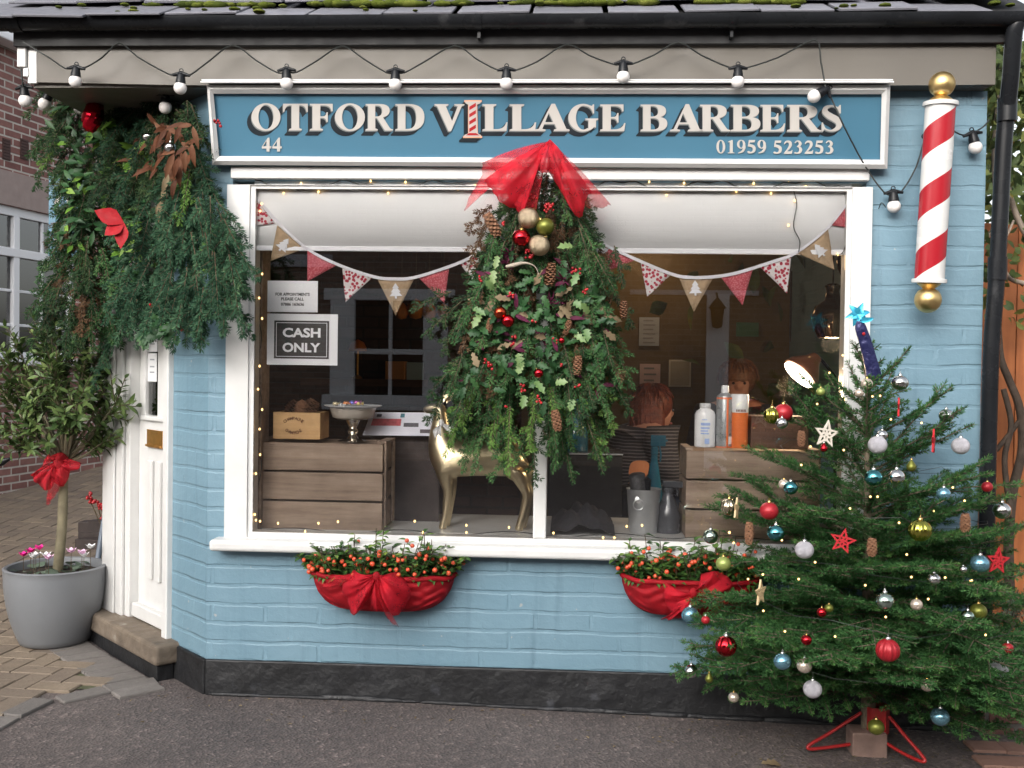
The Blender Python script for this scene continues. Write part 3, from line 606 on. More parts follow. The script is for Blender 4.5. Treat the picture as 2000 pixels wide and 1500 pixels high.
for i, c in enumerate('44'): put_glyph(num, c, 511 + i * 20.5, 530 + i * 20.5, 296, 27, 0.0044, 0.003)
for i, c in enumerate('01959'): put_glyph(tel, c, 1399 + i * 20, 1417 + i * 20, 299.5, 26, 0.0044, 0.003)
for i, c in enumerate('523253'): put_glyph(tel, c, 1510 + i * 20.3, 1528 + i * 20.3, 300.5, 26, 0.0044, 0.003)
for le, sh, lg in zip(LES, SHS, LGS): lo = le.build('lettering', LET, sign); sh.build('letter_shade', SHD, lo); lg.build('letter_edge', LETG, lo)
num.build('house_number', LET, sign); tel.build('telephone_number', LET, sign)
# the tall I drawn as a barber pole
STR = pm('stripe red', (0.28, 0.014, 0.016), 0.35, var=0.1); PEACH = pm('pole letter outline', (0.52, 0.27, 0.17), 0.4)
pl_ = MB(); gpi = [(0, 0), (1, 0), (1, .05), (.78, .10), (.74, .9), (.98, .95), (.98, 1), (.06, 1), (.06, .95), (.26, .9), (.26, .1), (0, .05)]
fI = lambda o, g=0, dx=0, dy=0: (lambda x, y: spt(906 + (x - .5) * (34 + g) + 17 + dx, 268 - (y - .5) * (71 + g) - 35.5 + dy, o))
for k in range(5): pl_.prism([gpi], fI(0.0028 + .0003 * (5 - k), 1, -9 * (k + 1) / 5, 9 * (k + 1) / 5), -SN * .0008, 1)
pl_.prism([gpi], fI(0.0050, 3), -SN * .001, 2); pl_.prism([gpi], fI(0.0060, -2), -SN * .001, 0)
for k in range(4):
    y0 = .14 + k * .2; pl_.prism([[(.31, y0), (.69, y0 + .11), (.69, y0 + .21), (.31, y0 + .10)]], fI(0.0066), -SN * .0005, 3)
pl_.prism([[(.10, .05), (.90, .05), (.70, .115), (.30, .115)]], fI(0.0066), -SN * .0005, 3)
pl_.build('pole_letter', [LET, SHD, PEACH, STR], sign)

# ================================================================== BARBER POLE
pa, pb_ = at(1837, 206, -0.17), at(1815, 545, -0.13)
ax = (pa - pb_).normalized(); Lp = (pa - pb_).length; pr = wr(27.5, -0.15)
STRIPE, nt, b_, out_ = newmat('pole red')
b_.inputs['Base Color'].default_value = (0.36, 0.013, 0.022, 1); b_.inputs['Roughness'].default_value = 0.25
bp = thing('barber_pole', 'red and white striped barber pole with gold ball finials on the blue wall', 'barber pole', tuple(pb_ + V((0, .13, 0))))
u, w, _ = basis(ax)
NS, NA = 96, 48; tb = MB(); vs = []
pitch = wr(114, -.15)
for i in range(NS + 1):
    for k in range(NA): vs.append(pb_ + ax * (Lp * i / NS) + (u * math.cos(2 * PI * k / NA) + w * math.sin(2 * PI * k / NA)) * pr)
# u, w are turned so that angle 0 faces right along +x
def ang(k): 
    q = u * math.cos(2 * PI * (k + .5) / NA) + w * math.sin(2 * PI * (k + .5) / NA); return math.atan2(-q.y, q.x)
# helix follows the mesh: rows are sheared so that the stripe edge runs along mesh edges
tb = MB(); vs = []; rowsH = 0
NZ = 64; dz = pitch / 32
def hel(a, s): return s * dz + a / (2 * PI) * pitch
grid = {}
for k in range(NA + 1):
    a = 2 * PI * k / NA; q = V((math.cos(a), -math.sin(a), 0)); q = (q - ax * q.dot(ax)).normalized()
    for s in range(-40, 200):
        h = min(max(hel(-(a - 2*PI), s), 0.0), Lp); grid[k, s] = len(vs); vs.append(pb_ + ax * h + q * pr)
fs, mi = [], []
off = 17
for k in range(NA):
    for s in range(-40, 199):
        ids = (grid[k, s], grid[k + 1, s], grid[k + 1, s + 1], grid[k, s + 1])
        if (vs[ids[0]] - vs[ids[3]]).length < 1e-7 and (vs[ids[1]] - vs[ids[2]]).length < 1e-7: continue
        fs.append(ids[::-1]); mi.append(1 if ((s + off) % 32) < 15 else 0)
tb.v = [tuple(v) for v in vs]; tb.f = fs; tb.m = mi
me = tb.build('pole', [POLEW, STRIPE], bp, smooth=50)
for p, s in ((pa, 1), (pb_, -1)):
    mb = MB(); mb.lathe([(pr * .9, -.004), (pr * 1.16, -.003), (pr * 1.18, .004), (pr * 1.16, .012), (pr * .9, .014)], p + ax * (-.0 if s > 0 else -.012), ax, 32); mb.build('collar', POLEW, bp, smooth=30)
for p, s, br in ((pa + ax * .013, 1, wr(24, -.16)), (pb_ - ax * .013, -1, wr(25, -.13))):
    prof = [(pr * .75, 0), (pr * .8, .006), (pr * .55, .018), (pr * .38, .024)]
    for i in range(1, 14):
        a = -PI / 2 + .5 + (PI - .5) * i / 13; prof.append((max(br * math.cos(a), 0), .022 + br * .9 + br * math.sin(a)))
    mb = MB(); mb.lathe(prof, p, ax * s, 28); mb.build('finial', GOLD, bp, smooth=50)
for f in (0.12, 0.88):
    p = pb_ + ax * Lp * f; mb = MB(); mb.tube([p, V((p.x, 0.0, p.z))], .012, 10); mb.build('wall_bracket', BLACK, bp, smooth=40)
# ================================================================== GROUND
TARMAC, nt, b_, out_ = newmat('speckled tarmac'); tc_n = nd(nt, 'TexCoord'); vec = tc_n.outputs['Object']
col = ramp(nt, noise(nt, vec, 1.3, 5), [(0.3, (0.088, 0.076, 0.074)), (0.7, (0.142, 0.122, 0.116))])
vo = nd(nt, 'TexVoronoi', Scale=85.0); nt.links.new(vec, vo.inputs['Vector'])
agg = ramp(nt, vo.outputs['Color'], [(0.0, (0.35, 0.35, 0.35)), (0.5, (0.9, 0.87, 0.85)), (0.8, (1.4, 1.3, 1.25)), (1.0, (3.2, 3.0, 2.9))]); col = mixc(nt, 0.65, col, agg, 'MULTIPLY')
sp = ramp(nt, noise(nt, vec, 95, 2), [(0.73, (0, 0, 0)), (0.77, (1, 1, 1))]); col = mixc(nt, sp, col, (0.39, 0.355, 0.33))
pt = ramp(nt, noise(nt, vec, 3.5, 8, 0.7), [(0.58, (0, 0, 0)), (0.7, (1, 1, 1))]); col = mixc(nt, mixc(nt, 0.65, (0, 0, 0), pt), col, (0.062, 0.055, 0.055))
nt.links.new(col, b_.inputs['Base Color']); b_.inputs['Roughness'].default_value = 0.62; bumpn(nt, b_, vo.outputs['Distance'], 0.8, 0.006)
xs = sorted(set(list(np.linspace(-6, 6, 49)) + [-200, -60, -20, -10, 10, 20, 60, 200])); ys = sorted(set(list(np.linspace(-6, 6, 49)) + [-200, -60, -20, -10, 9, 20, 60, 200]))
mb = MB(); mb.sheet([[V((x, y, gz(x, y))) for x in xs] for y in ys]); g = mb.build('pavement', TARMAC, smooth=60); g['kind'] = 'structure'
# block paving of the drive on the left: herringbone blocks, border courses along the shop and along the tarmac
BLOCK = pm('paving block', (0.1555, 0.1218, 0.08813), 0.8, var=0.22, vs=12, bump=0.006, bs=60, isl2=(0.1089, 0.08554, 0.06739), wear=((0.05184, 0.05184, 0.0311), 7, 0.66))
BORDER = pm('grey border block', (0.1316, 0.1193, 0.1102), 0.8, var=0.2, vs=14, bump=0.006, bs=60, isl=0.25)
JOINT = pm('mossy joint sand', (0.055, 0.058, 0.030), 0.95, var=0.4, vs=30)
edge = [gnd(*p) for p in ((305, 1341), (237, 1351), (145, 1372), (85, 1384), (40, 1408), (-10, 1436), (-200, 1560))]
eP = smoothpath([(p.x, p.y, 0) for p in edge], 6)
def inside(x, y):            # behind the tarmac edge, and outside the shop
    if y > 6 or x < -9: return False
    if (V((x, y, 0)) - C0).dot(NC) < 0.17 and x > pe.x - 0.1: return False
    if x > pe.x - 0.18 and y > pe.y: return False
    if x > eP[0].x: return False
    yb = np.interp(x, [p.x for p in eP][::-1], [p.y for p in eP][::-1]); return y > yb + 0.10
mb = MB(); poly = [(p.x, p.y) for p in eP] + [(-9, eP[-1].y), (-9, 8), (-1.9, 8), (-1.9, 0.7)]
mb.prism([poly], lambda x, y: V((x, y, gz(x, y) + 0.004)), (0, 0, -0.02)); 
# (re-tessellated on a grid so that it follows the fall of the ground)
mb = MB()
for x in np.arange(-9, -1.0, 0.25):
    for y in np.arange(-1.5, 8, 0.25):
        if inside(x + .12, y + .12) or inside(x, y) or inside(x + .25, y) or inside(x, y + .25):
            q = [(x, y), (x + .25, y), (x + .25, y + .25), (x, y + .25)]; q = [p for p in q]
            if all((V((a, b, 0)) - C0).dot(NC) > 0.02 or a < pe.x - .05 for a, b in q) and all(a >= eP[0].x or b > np.interp(a, [p.x for p in eP][::-1], [p.y for p in eP][::-1]) - 0.01 for a, b in q):
                mb.add([V((a, b, gz(a, b) + 0.004)) for a, b in q], [(0, 1, 2, 3)])
mb.build('paving_bed', JOINT)['kind'] = 'structure'
blk, brd = MB(), MB(); BW, BL, gap, H = 0.10, 0.20, 0.006, 0.012
ca, sa = math.cos(rad(-4)), math.sin(rad(-4))
def block(mb, cx, cy, l, w, a, hh=H):
    ux, uy = math.cos(a), math.sin(a); z = lambda x, y: gz(x, y) + hh + jz
    jz = random.uniform(-.002, .002); P = []
    for s, t in ((-1, -1), (1, -1), (1, 1), (-1, 1)):
        x = cx + s * l / 2 * ux - t * w / 2 * uy; y = cy + s * l / 2 * uy + t * w / 2 * ux; P.append((x, y))
    Q = [V((x, y, z(x, y))) for x, y in P]; c = sum(Q, V()) / 4
    T = [c + (q - c) * 0.955 for q in Q]; S = [q - V((0, 0, .005)) for q in Q]; B = [q - V((0, 0, .03)) for q in Q]
    mb.add(T + S + B, [(0, 1, 2, 3)] + [(k, (k + 4), (k + 1) % 4 + 4, (k + 1) % 4) for k in range(4)] + [(k + 4, k + 8, (k + 1) % 4 + 8, (k + 1) % 4 + 4) for k in range(4)])
for i in range(-70, 70):
    for j in range(-70, 70):
        for hv in (0, 1):
            # herringbone: pairs shifted diagonally
            x = (i + 2 * j) * BW if False else None
            bx = i * BW + j * 2 * BW; by = i * BW - j * 2 * BW * 0 
            if hv == 0: lx, ly, a = i * BW + 2 * j * BL + BW, i * BW + 0.5 * BW, 0.0
            else: lx, ly, a = i * BW + 2 * j * BL - 0.5 * BW, i * BW + 0 * BW + BW, PI / 2
            X = -2.6 + lx * ca - ly * sa; Y = 0.2 + lx * sa + ly * ca
            if Y > 5.4 or Y < -1.2 or X < -5 or X > -1: continue
            pts = [(X, Y)] + [(X + dx, Y + dy) for dx in (-.09, .09) for dy in (-.05, .05)]
            if all(inside(*p) for p in pts): block(blk, X, Y, BL - gap, BW - gap, rad(-4) + a)
# border along the tarmac edge
acc = 0.0; last = None
for k in range(len(eP) - 1):
    pass
lens = [0]; 
for p, q in zip(eP[:-1], eP[1:]): lens.append(lens[-1] + (q - p).length)
s = 0.08
while s < lens[-1] - .1:
    x = np.interp(s, lens, [p.x for p in eP]); y = np.interp(s, lens, [p.y for p in eP]); x2 = np.interp(s + .02, lens, [p.x for p in eP]); y2 = np.interp(s + .02, lens, [p.y for p in eP]); a = math.atan2(y2 - y, x2 - x)
    block(brd, x + math.sin(a) * .05 , y - math.cos(a) * .05, .19, .095, a, H + .001) if False else block(brd, x - math.cos(a + PI / 2) * .05, y - math.sin(a + PI / 2) * .05, .19, .095, a, H + .001); s += .20
# border along the shop's plinth, stretchers side by side
for k in range(12):
    p = W(0.20 + k * .105, 0, 0.205); block(brd, p.x, p.y, .19, .097, rad(45), H + .001)
blk.build('block_paving', BLOCK)['kind'] = 'structure'; brd.build('paving_border', BORDER)['kind'] = 'structure'
# brick pavers at bottom right
mb = MB()
for px, py in ((1945, 1462), (1965, 1492), (2010, 1466), (2030, 1496), (1990, 1520), (1930, 1520)):
    p = gnd(px, py); block(mb, p.x, p.y, .21, .10, rad(2), .012)
mb.build('brick_paving', pm('worn brick paver', (0.21, 0.12, 0.09), 0.85, var=0.25, vs=14, bump=0.006, bs=40, isl=0.3))['kind'] = 'structure'

# ================================================================== NEIGHBOURING BRICK HOUSE (left)
LD = V((0.165, 0.986, 0)).normalized(); LN = V((LD.y, -LD.x, 0)); L0 = V((-4.2956, 4.13, 0))
def lw(s, z, o=0.0): p = L0 + LD * s + LN * o; return V((p.x, p.y, z))
def ls(px, py, o=0.0): p = on(px, py, L0 + LN * o, LN); return (p - L0).dot(LD), p.z
hs_ = thing('brick_house', 'purple brown brick house with white casement window beyond the drive', 'house', tuple(lw(1.5, 0.4)))
ws0 = ls(0, 440)[0] - 1.2; ws1 = ls(152, 460)[0]; wz1 = ls(50, 408)[1]; wz0 = ls(60, 702)[1]; bz1 = ls(50, 343)[1]
mb = MB(); mb.prism([R4(-5, 7, 0.1, 5.2), R4(ws0, ws1, wz0, wz1)[::-1], R4(ws0 - .3, 3.2, wz1 + .001, bz1)[::-1]], lambda s, z: lw(s, z), -LN * .2); mb.build('wall', HOUSEB, hs_)
CONC = pm('pink grey concrete lintel', (0.2475, 0.1938, 0.1774), 0.85, var=0.1, vs=12, bump=0.004, bs=50)
mb = MB(); mb.obox(lw(ws0 - .3, wz1 + .001, .004), LD * (3.5 - ws0), -LN * .2, (0, 0, bz1 - wz1 - .001)); mb.build('lintel', CONC, hs_)
UPVC = pm('white window plastic', (0.57, 0.57, 0.585), 0.35, var=0.03)
fm = MB(); o0 = -.03
def lb_(mb, s0, s1, z0, z1, a, b): mb.obox(lw(s0, z0, a), LD * (s1 - s0), LN * (b - a), (0, 0, z1 - z0))
zt = ls(20, 490)[1]; sm = ls(38, 560)[0]; mw = ls(41, 560)[0] - ls(33, 560)[0]
lb_(fm, ws0, ws1, wz1 - .075, wz1 - .001, -.1, o0); lb_(fm, ws0, ws1, wz0 + .001, wz0 + .06, -.1, o0); lb_(fm, ws1 - .075, ws1 - .001, wz0 + .061, wz1 - .076, -.1, o0)
lb_(fm, ws0, ws1 - .076, zt - .04, zt + .03, -.1, o0 + .01); lb_(fm, sm - .035, sm + .035, wz0 + .061, wz1 - .076, -.1, o0 + .005)
for k in range(1, 6):
    s = sm + (ws1 - .075 - sm) * (0.5 if k == 1 else 9); 
    if s < ws1: lb_(fm, s - .012, s + .012, wz0 + .061, wz1 - .076, -.07, o0 - .012)
for ds in (0.35, 0.7, 1.05): lb_(fm, sm - ds - .012, sm - ds + .012, wz0 + .061, wz1 - .076, -.07, o0 - .012)
for f in (0.36, 0.68): z = zt - (zt - wz0) * f; lb_(fm, ws0, ws1 - .076, z - .012, z + .012, -.072, o0 - .014)
lf = fm.build('window', UPVC, hs_, bevel=.004)
mb = MB(); lb_(mb, ws0, ws1 - .08, wz0 + .05, wz1 - .06, -.065, -.06); mb.build('pane', glassmat('house glass', .12, (.6, .62, .65)), lf)
mb = MB(); lb_(mb, ws0, ws1, wz0 + .02, wz1 - .02, -.6, -.55); mb.build('curtain', pm('grey brown curtain', (0.10, 0.085, 0.07), .9, var=.4, vs=9), hs_)
mb = MB(); lb_(mb, ws0 - .1, ws1 + .1, wz0 - .05, wz0, -.1, .09); mb.build('sill', UPVC, lf, bevel=.008)
for px in (12, 47):
    s, z = ls(px, 292); sw2 = (ls(px + 8, 292)[0] - ls(px - 8, 292)[0]) / 2; mb = MB(); lb_(mb, s - sw2, s + sw2, z - .085, z + .085, -.05, .004)
    for k in range(7): lb_(mb, s - sw2 * .85, s + sw2 * .85, z - .075 + k * .024, z - .063 + k * .024, .0045, .009)
    mb.build('air_brick', pm('clay air brick', (0.055, 0.028, 0.024), .8), hs_)
s, z = ls(30, 95); mb = MB(); z1 = ls(0, 62)[1]
lb_(mb, s - 2.5, ls(38, 95)[0], ls(0, 75)[1] , ls(0, 62)[1] + .5, .002, .06); lb_(mb, s - 2.5, ls(38, 95)[0], ls(0, 88)[1], ls(0, 75)[1] - .001, .002, .16); mb.build('upper_sill', UPVC, hs_, bevel=.01)
mb = MB(); mb.obox(lw(-5, 5.2, .3), LD * 12, -LN * 3, (0, 0, .12)); mb.build('roof', SLATE, hs_)

# projecting blue sign on the corner, mostly behind the greenery
ps = MB(); Yp = 0.9; a, b = at(95, 345, Yp), at(165, 345, Yp); zl_, zh = at(95, 500, Yp).z, at(95, 338, Yp).z
ps.box(a.x, b.x, Yp, Yp + .03, zl_, zh); pso = ps.build('hanging_sign', SIGNB, bevel=.003)
tag(pso, 'small blue board with white letters half hidden behind the hanging greenery', 'sign')
def text(body, h, width=None, bold=0.0, extr=0.0004, align='CENTER', space=1.0):
    cu = bpy.data.curves.new('t', 'FONT'); cu.body = body; cu.align_x = align; cu.size = 1.0; cu.offset = bold; cu.space_character = space; cu.space_line = 1.0; cu.resolution_u = 3
    o = bpy.data.objects.new('t', cu); COL.objects.link(o); dg = bpy.context.evaluated_depsgraph_get(); dg.update(); me = bpy.data.meshes.new_from_object(o.evaluated_get(dg)); bpy.data.objects.remove(o)
    vs = [v.co.copy() for v in me.vertices]; fs = [tuple(p.vertices) for p in me.polygons]; bpy.data.meshes.remove(me)
    x0 = min(v.x for v in vs); x1 = max(v.x for v in vs); y0 = min(v.y for v in vs); y1 = max(v.y for v in vs)
    s = h / max(y1 - y0, 1e-6); sx = (width / max(x1 - x0, 1e-6)) if width else s; cx = (x0 + x1) / 2
    return [((v.x - cx) * sx, (v.y - y0) * s) for v in vs], fs
def put_text(mb, body, o, ux, uy, h, width=None, bold=0.0, mi=0):
    vs, fs = text(body, h, width, bold); ux, uy = V(ux).normalized(), V(uy).normalized()
    mb.add([V(o) + ux * x + uy * y for x, y in vs], fs, mi)
lt = MB(); put_text(lt, 'O', V((at(118, 405, Yp - .002).x, Yp - .002, at(118, 418, Yp).z)), (1, 0, 0), (0, 0, 1), wr(38, Yp), None, .02)
def gl_at(mb, ch, o, h, w):
    gw, pcs = G[ch]
    for loops in pcs: mb.prism(loops, lambda x, y: V((o.x + x * w / gw, o.y, o.z + y * h)), (0, .001, 0))
lt = MB(); gl_at(lt, 'O', V((at(105, 405, Yp - .003).x, Yp - .003, at(105, 418, Yp).z)), wr(38, Yp), wr(36, Yp)); gl_at(lt, 'B', V((at(102, 460, Yp - .003).x, Yp - .003, at(102, 478, Yp).z)), wr(36, Yp), wr(34, Yp)); lt.build('lettering', LET, pso)

# ================================================================== RIGHT SIDE: fence, garden wall
fy = 1.15; mb = MB(); x = 1.78; n = 0
fx0 = 1.88
fen = thing('board_fence', 'orange stained wooden board fence standing behind the black rain pipe', 'fence', (2.6, fy, -0.03))
mb = MB(); x = fx0
while x < 4.4: mb.box(x, x + .118, fy, fy + .02, 0.02, 2.15 + random.uniform(-.01, .01)); x += .122
mb.build('boards', FENCE, fen, bevel=.003)
mb = MB(); mb.box(fx0, 4.4, fy + .022, fy + .06, .4, .5); mb.box(fx0, 4.4, fy + .022, fy + .06, 1.6, 1.7); mb.build('rail', FENCE, fen)
gw = MB(); zt = at(1950, 1328, .02).z; gw.box(RX + .02, 3.6, -0.02, .2, -.2, zt); go = gw.build('garden_wall', REDB, bevel=.006)
tag(go, 'low red brick garden wall at the foot of the grey green shrub', 'wall')

# ================================================================== HOUSE ACROSS THE STREET, seen mirrored in the shop window
OY = -11.0
def mir(px, py, d=0): p = at(px, py, -OY + d); return p.x, p.z
op = thing('house_opposite', 'brick house with white sash window across the street, mirrored in the shop glass', 'house', (0, OY, -0.1))
WHT = pm('white house woodwork', (0.78, 0.78, 0.80), .5, var=.04)
x0, z1 = mir(647, 570); x1, z0 = mir(873, 800)
dx0, dz1 = mir(1380, 575); dx1, _ = mir(1423, 575); _, dz0 = mir(1400, 765)
ob = MB(); ob.prism([R4(-12, 12, -.3, 4.5), R4(x0 + .01, x1 - .01, z0 + .1, z1 - .01)[::-1]], lambda x, z: V((x, OY, z)), (0, -.3, 0)); ob.build('wall', OPPB, op)
f = MB(); xm_ = (x0 + x1) / 2 + .02
pw = mir(693, 700)[0] - x0
f.box(x0, x0 + pw, OY - .1, OY + .04, z0 + .2, z1 - .12); f.box(x1 - pw, x1, OY - .1, OY + .04, z0 + .2, z1 - .12); f.box(x0 - .1, x1 + .1, OY - .1, OY + .05, z1 - .12, z1 + .05); f.box(x0 - .1, x1 + .1, OY - .1, OY + .12, z0 - .02, z0 + .2)
f.box(xm_ - .025, xm_ + .025, OY - .08, OY + .02, z0 + .201, z1 - .121); zm = mir(760, 687)[1]; f.box(x0 + pw, x1 - pw, OY - .08, OY + .021, zm - .04, zm + .04)
fo = f.build('window', WHT, op, bevel=.01)
g_ = MB(); g_.box(x0 + .05, x1 - .05, OY - .06, OY - .05, z0 + .15, z1 - .1); g_.build('pane', pm('dark house glass', (.01, .012, .012), .06), fo)
f = MB(); f.box(dx0, dx1, OY + .001, OY + .09, -.1, dz1); f.build('door_post', WHT, op)
sx0, sz1 = mir(480, 497); sx1, sz0 = mir(650, 522); f = MB(); f.box(sx0, sx1, OY + .001, OY + .06, sz0, sz1); sx0, sz1 = mir(1230, 566); sx1, sz0 = mir(1480, 578); f.box(sx0, sx1, OY + .001, OY + .06, sz0, sz1); f.build('string_course', pm('grey stone band', (.4, .4, .42), .8), op)
lx = (dx0 + dx1) / 2 - .03; lm = MB(); z = mir(1400, 640)[1]; lm.lathe([(0, -.02), (.07, 0), (.10, .26), (.13, .28), (.02, .42), (.0, .46)], (lx, OY + .2, z), (0, 0, 1), 6); lm.tube([(lx, OY + .09, z + .5), (lx, OY + .2, z + .44)], .015); lm.build('wall_lantern', BLACKM, op)
f = MB(); f.prism([[(0.4, 4.45), (.2, 4.45), (-3.5, 6.0), (-3.4, 6.1)]], lambda y, z: V((-12, OY + y, z)), (24, 0, 0)); f.build('roof', SLATE, op)
# ================================================================== FOLIAGE TOOLS
class Fol:
    def __init__(s): s.V = []; s.F = []; s.M = []; s.n = 0; s.tw = MB()
    def quads(s, Vq, mi=0):                          # Vq: (n, 4, 3)
        n = len(Vq)
        if n == 0: return
        s.V.append(Vq.reshape(-1, 3)); s.F.append(np.arange(n * 4).reshape(n, 4) + s.n); s.M.append(np.full(n, mi)); s.n += n * 4
    def shoot(s, p0, p1, up=(0, 0, 1), nl=0.02, dens=450, w=0.0026, mi=0, flat=0.6, beta=(45, 65)):
        p0, p1 = np.array(p0, float), np.array(p1, float); a = p1 - p0; L = np.linalg.norm(a)
        if L < 1e-4: return
        a /= L; n = max(int(L * dens), 6); up = np.array(up, float); up = up - a * up.dot(a); nu = np.linalg.norm(up)
        up = up / nu if nu > 1e-5 else np.array(basis(a)[0]); sd = np.cross(a, up)
        t = rng.random(n) ** 0.95; side = np.where(rng.random(n) < .5, -1.0, 1.0)
        phi = side * PI / 2 * (1 - rng.normal(0, 1 - flat, n) * .7) ; be = np.radians(rng.uniform(beta[0], beta[1], n)); be = be * (1 - 0.45 * t ** 3)
        d = a[None] * np.cos(be)[:, None] + (up[None] * np.cos(phi)[:, None] + sd[None] * np.sin(phi)[:, None]) * np.sin(be)[:, None]
        l = nl * rng.uniform(.75, 1.15, n) * (1 - .25 * t ** 4); b = p0 + a * (t * L)[:, None]; tip = b + d * l[:, None]
        wv = np.cross(d, rng.normal(0, 1, (n, 3)) * .5 + up[None]); wv /= np.maximum(np.linalg.norm(wv, axis=1), 1e-6)[:, None]; wv *= (w / 2)
        mid = b * .45 + tip * .55
        s.quads(np.stack([b, mid + wv, tip, mid - wv], 1), mi)
    def frond(s, p, d, L, up=(0, 0, 1), droop=0.2, side=0.45, space=0.03, nl=0.02, dens=430, w=0.0026, mi=0, second=False, ang=50, tipmi=None, r=0.004, taper=1.0, flat=0.6):
        p, d, up = V(p), V(d).normalized(), V(up); k = max(int(L / 0.035), 3); pts = [p]; dd = d.copy()
        for i in range(k): dd = (dd + V((0, 0, -droop / k)) + V(rng.normal(0, .03, 3))).normalized(); pts.append(pts[-1] + dd * (L / k))
        s.tw.tube(pts, [r * (1 - .75 * i / k) for i in range(k + 1)], 5)
        for i in range(k): s.shoot(pts[i], pts[i + 1], up, nl, dens, w, mi if (tipmi is None or i < k - 1) else tipmi, flat)
        m = int(L * .9 / space); sg = 1
        for j in range(m):
            f = 0.12 + .86 * (j + random.random() * .5) / m; q = f * k; i = min(int(q), k - 1); b = pts[i].lerp(pts[i + 1], q - i); ax = (pts[i + 1] - pts[i]).normalized()
            u = (up - ax * up.dot(ax)); u = u.normalized() if u.length > 1e-4 else basis(ax)[0]
            sv = ax.cross(u) * sg; sg = -sg; sl = L * side * (1 - f * taper * .85) * random.uniform(.7, 1.1) + .015
            an = rad(ang + random.uniform(-10, 10)); sdv = (ax * math.cos(an) + sv * math.sin(an) + u * random.uniform(-.12, .16)).normalized(); e = b + sdv * sl + V((0, 0, -droop * sl * .25))
            s.tw.tube([b, e], [r * .5, r * .25], 4, cap=False)
            if sl > .05 and tipmi is not None: mdl = b.lerp(e, .72); s.shoot(b, mdl, u, nl, dens, w, mi, flat); s.shoot(mdl, e, u, nl * .9, dens, w, tipmi, flat)
            else: s.shoot(b, e, u, nl, dens, w, mi, flat)
            if second and sl > .09:
                for g, h in ((.35, 1), (.55, -1), (.75, 1)):
                    b2 = b.lerp(e, g); s2 = (sdv * .64 + sdv.cross(u) * h * .77).normalized(); s.shoot(b2, b2 + s2 * sl * .5 * (1.2 - g), u, nl, dens, w, mi, flat)
    def leaf(s, p, d, nrm, L, W, mi=0, kind='bay', fold=0.25, curl=0.15):
        p, d = V(p), V(d).normalized(); nrm = V(nrm); nrm = nrm - d * nrm.dot(d); nrm = nrm.normalized() if nrm.length > 1e-4 else basis(d)[0]; sd = d.cross(nrm)
        prof = {'bay': [0.02, .55, 1, .95, .55, .02], 'holly': [.05, .95, .5, 1.05, .55, .95, .4, .02], 'oak': [.05, .6, .4, .95, .6, 1.05, .6, .05], 'ivy': [.3, 1.2, .9, .55, .02], 'long': [.05, .7, 1, .9, .6, .02]}[kind]
        n = len(prof); vs = []
        for i, h in enumerate(prof):
            t = i / (n - 1); c = p + d * (L * t) - nrm * (curl * L * t * t)
            fx = 0.12 if (kind == 'holly' and i % 2) else 0
            for q in (-1, 0, 1): vs.append(c + sd * (q * h * W / 2) + nrm * (abs(q) * fold * h * W / 2) + d * (fx * L * abs(q) * .4))
        idx = [];
        for i in range(n - 1):
            for q in (0, 1): idx.append((i * 3 + q, i * 3 + q + 1, (i + 1) * 3 + q + 1, (i + 1) * 3 + q))
        s.V.append(np.array([tuple(v) for v in vs])); s.F.append(np.array(idx) + s.n); s.M.append(np.full(len(idx), mi)); s.n += len(vs)
    def build(s, name, mats, parent, twig='twigs', tm=None):
        me = npmesh(name, np.concatenate(s.V), np.concatenate(s.F), mats, np.concatenate(s.M)); o = link(name, me, parent)
        if s.tw.v: s.tw.build(twig, tm or TWIG, parent, smooth=60)
        return o
def rvec(s=1.0): return V(rng.normal(0, s, 3))
def berries(name, c, n, spread, r, parent, mat=BERRY):
    mb = MB(); c = V(c)
    for _ in range(n): mb.ball(c + V((random.uniform(-1, 1) * spread, random.uniform(-.6, .4) * spread, random.uniform(-1, 1) * spread)), r * random.uniform(.85, 1.1), 8, 6)
    return mb.build(name, mat, parent, smooth=80)

# ================================================================== ORNAMENT KIT
def shell(name, c, rough, metal=1.0, bump=0):
    m, nt, b, out = newmat(name); tc = nd(nt, 'TexCoord'); col = ramp(nt, noise(nt, tc.outputs['Object'], 3, 3), [(.3, tuple(x * .88 for x in c)), (.7, tuple(min(1, x * 1.08) for x in c))]); nt.links.new(col, b.inputs['Base Color'])
    b.inputs['Metallic'].default_value = metal; b.inputs['Roughness'].default_value = rough
    if bump: bumpn(nt, b, noise(nt, tc.outputs['Object'], 34, 3), .7, bump)
    return m
OM = dict(red=shell('matt red bauble', (.38, .016, .025), .38, .25), redshine=shell('shiny red bauble', (.55, .02, .03), .10), silver=shell('shiny silver bauble', (.66, .66, .64), .10), white=shell('frosted white bauble', (.62, .60, .64), .42, .45, .006), pearl=shell('pearl bauble', (.66, .56, .46), .22, .6),
          teal=shell('shiny teal bauble', (.10, .34, .37), .09), sky=shell('sky blue bauble', (.20, .40, .50), .22, .8), olive=shell('olive bauble', (.16, .17, .03), .35, .6), lime=shell('lime green bauble', (.30, .36, .10), .35, .4), mint=shell('mint silver bauble', (.46, .56, .49), .12), goldg=shell('green gold ribbed bauble', (.42, .40, .08), .16), champ=shell('champagne glitter bauble', (.55, .44, .30), .28, .95, .004), stripe=shell('striped gold silver bauble', (.58, .50, .36), .18), foil=shell('red foil', (.58, .012, .03), .16))
CAPS = shell('silver cap', (.6, .6, .58), .25); CAPG = shell('gold cap', (.55, .38, .14), .25); THREAD = pm('thread', (.45, .42, .36), .6)
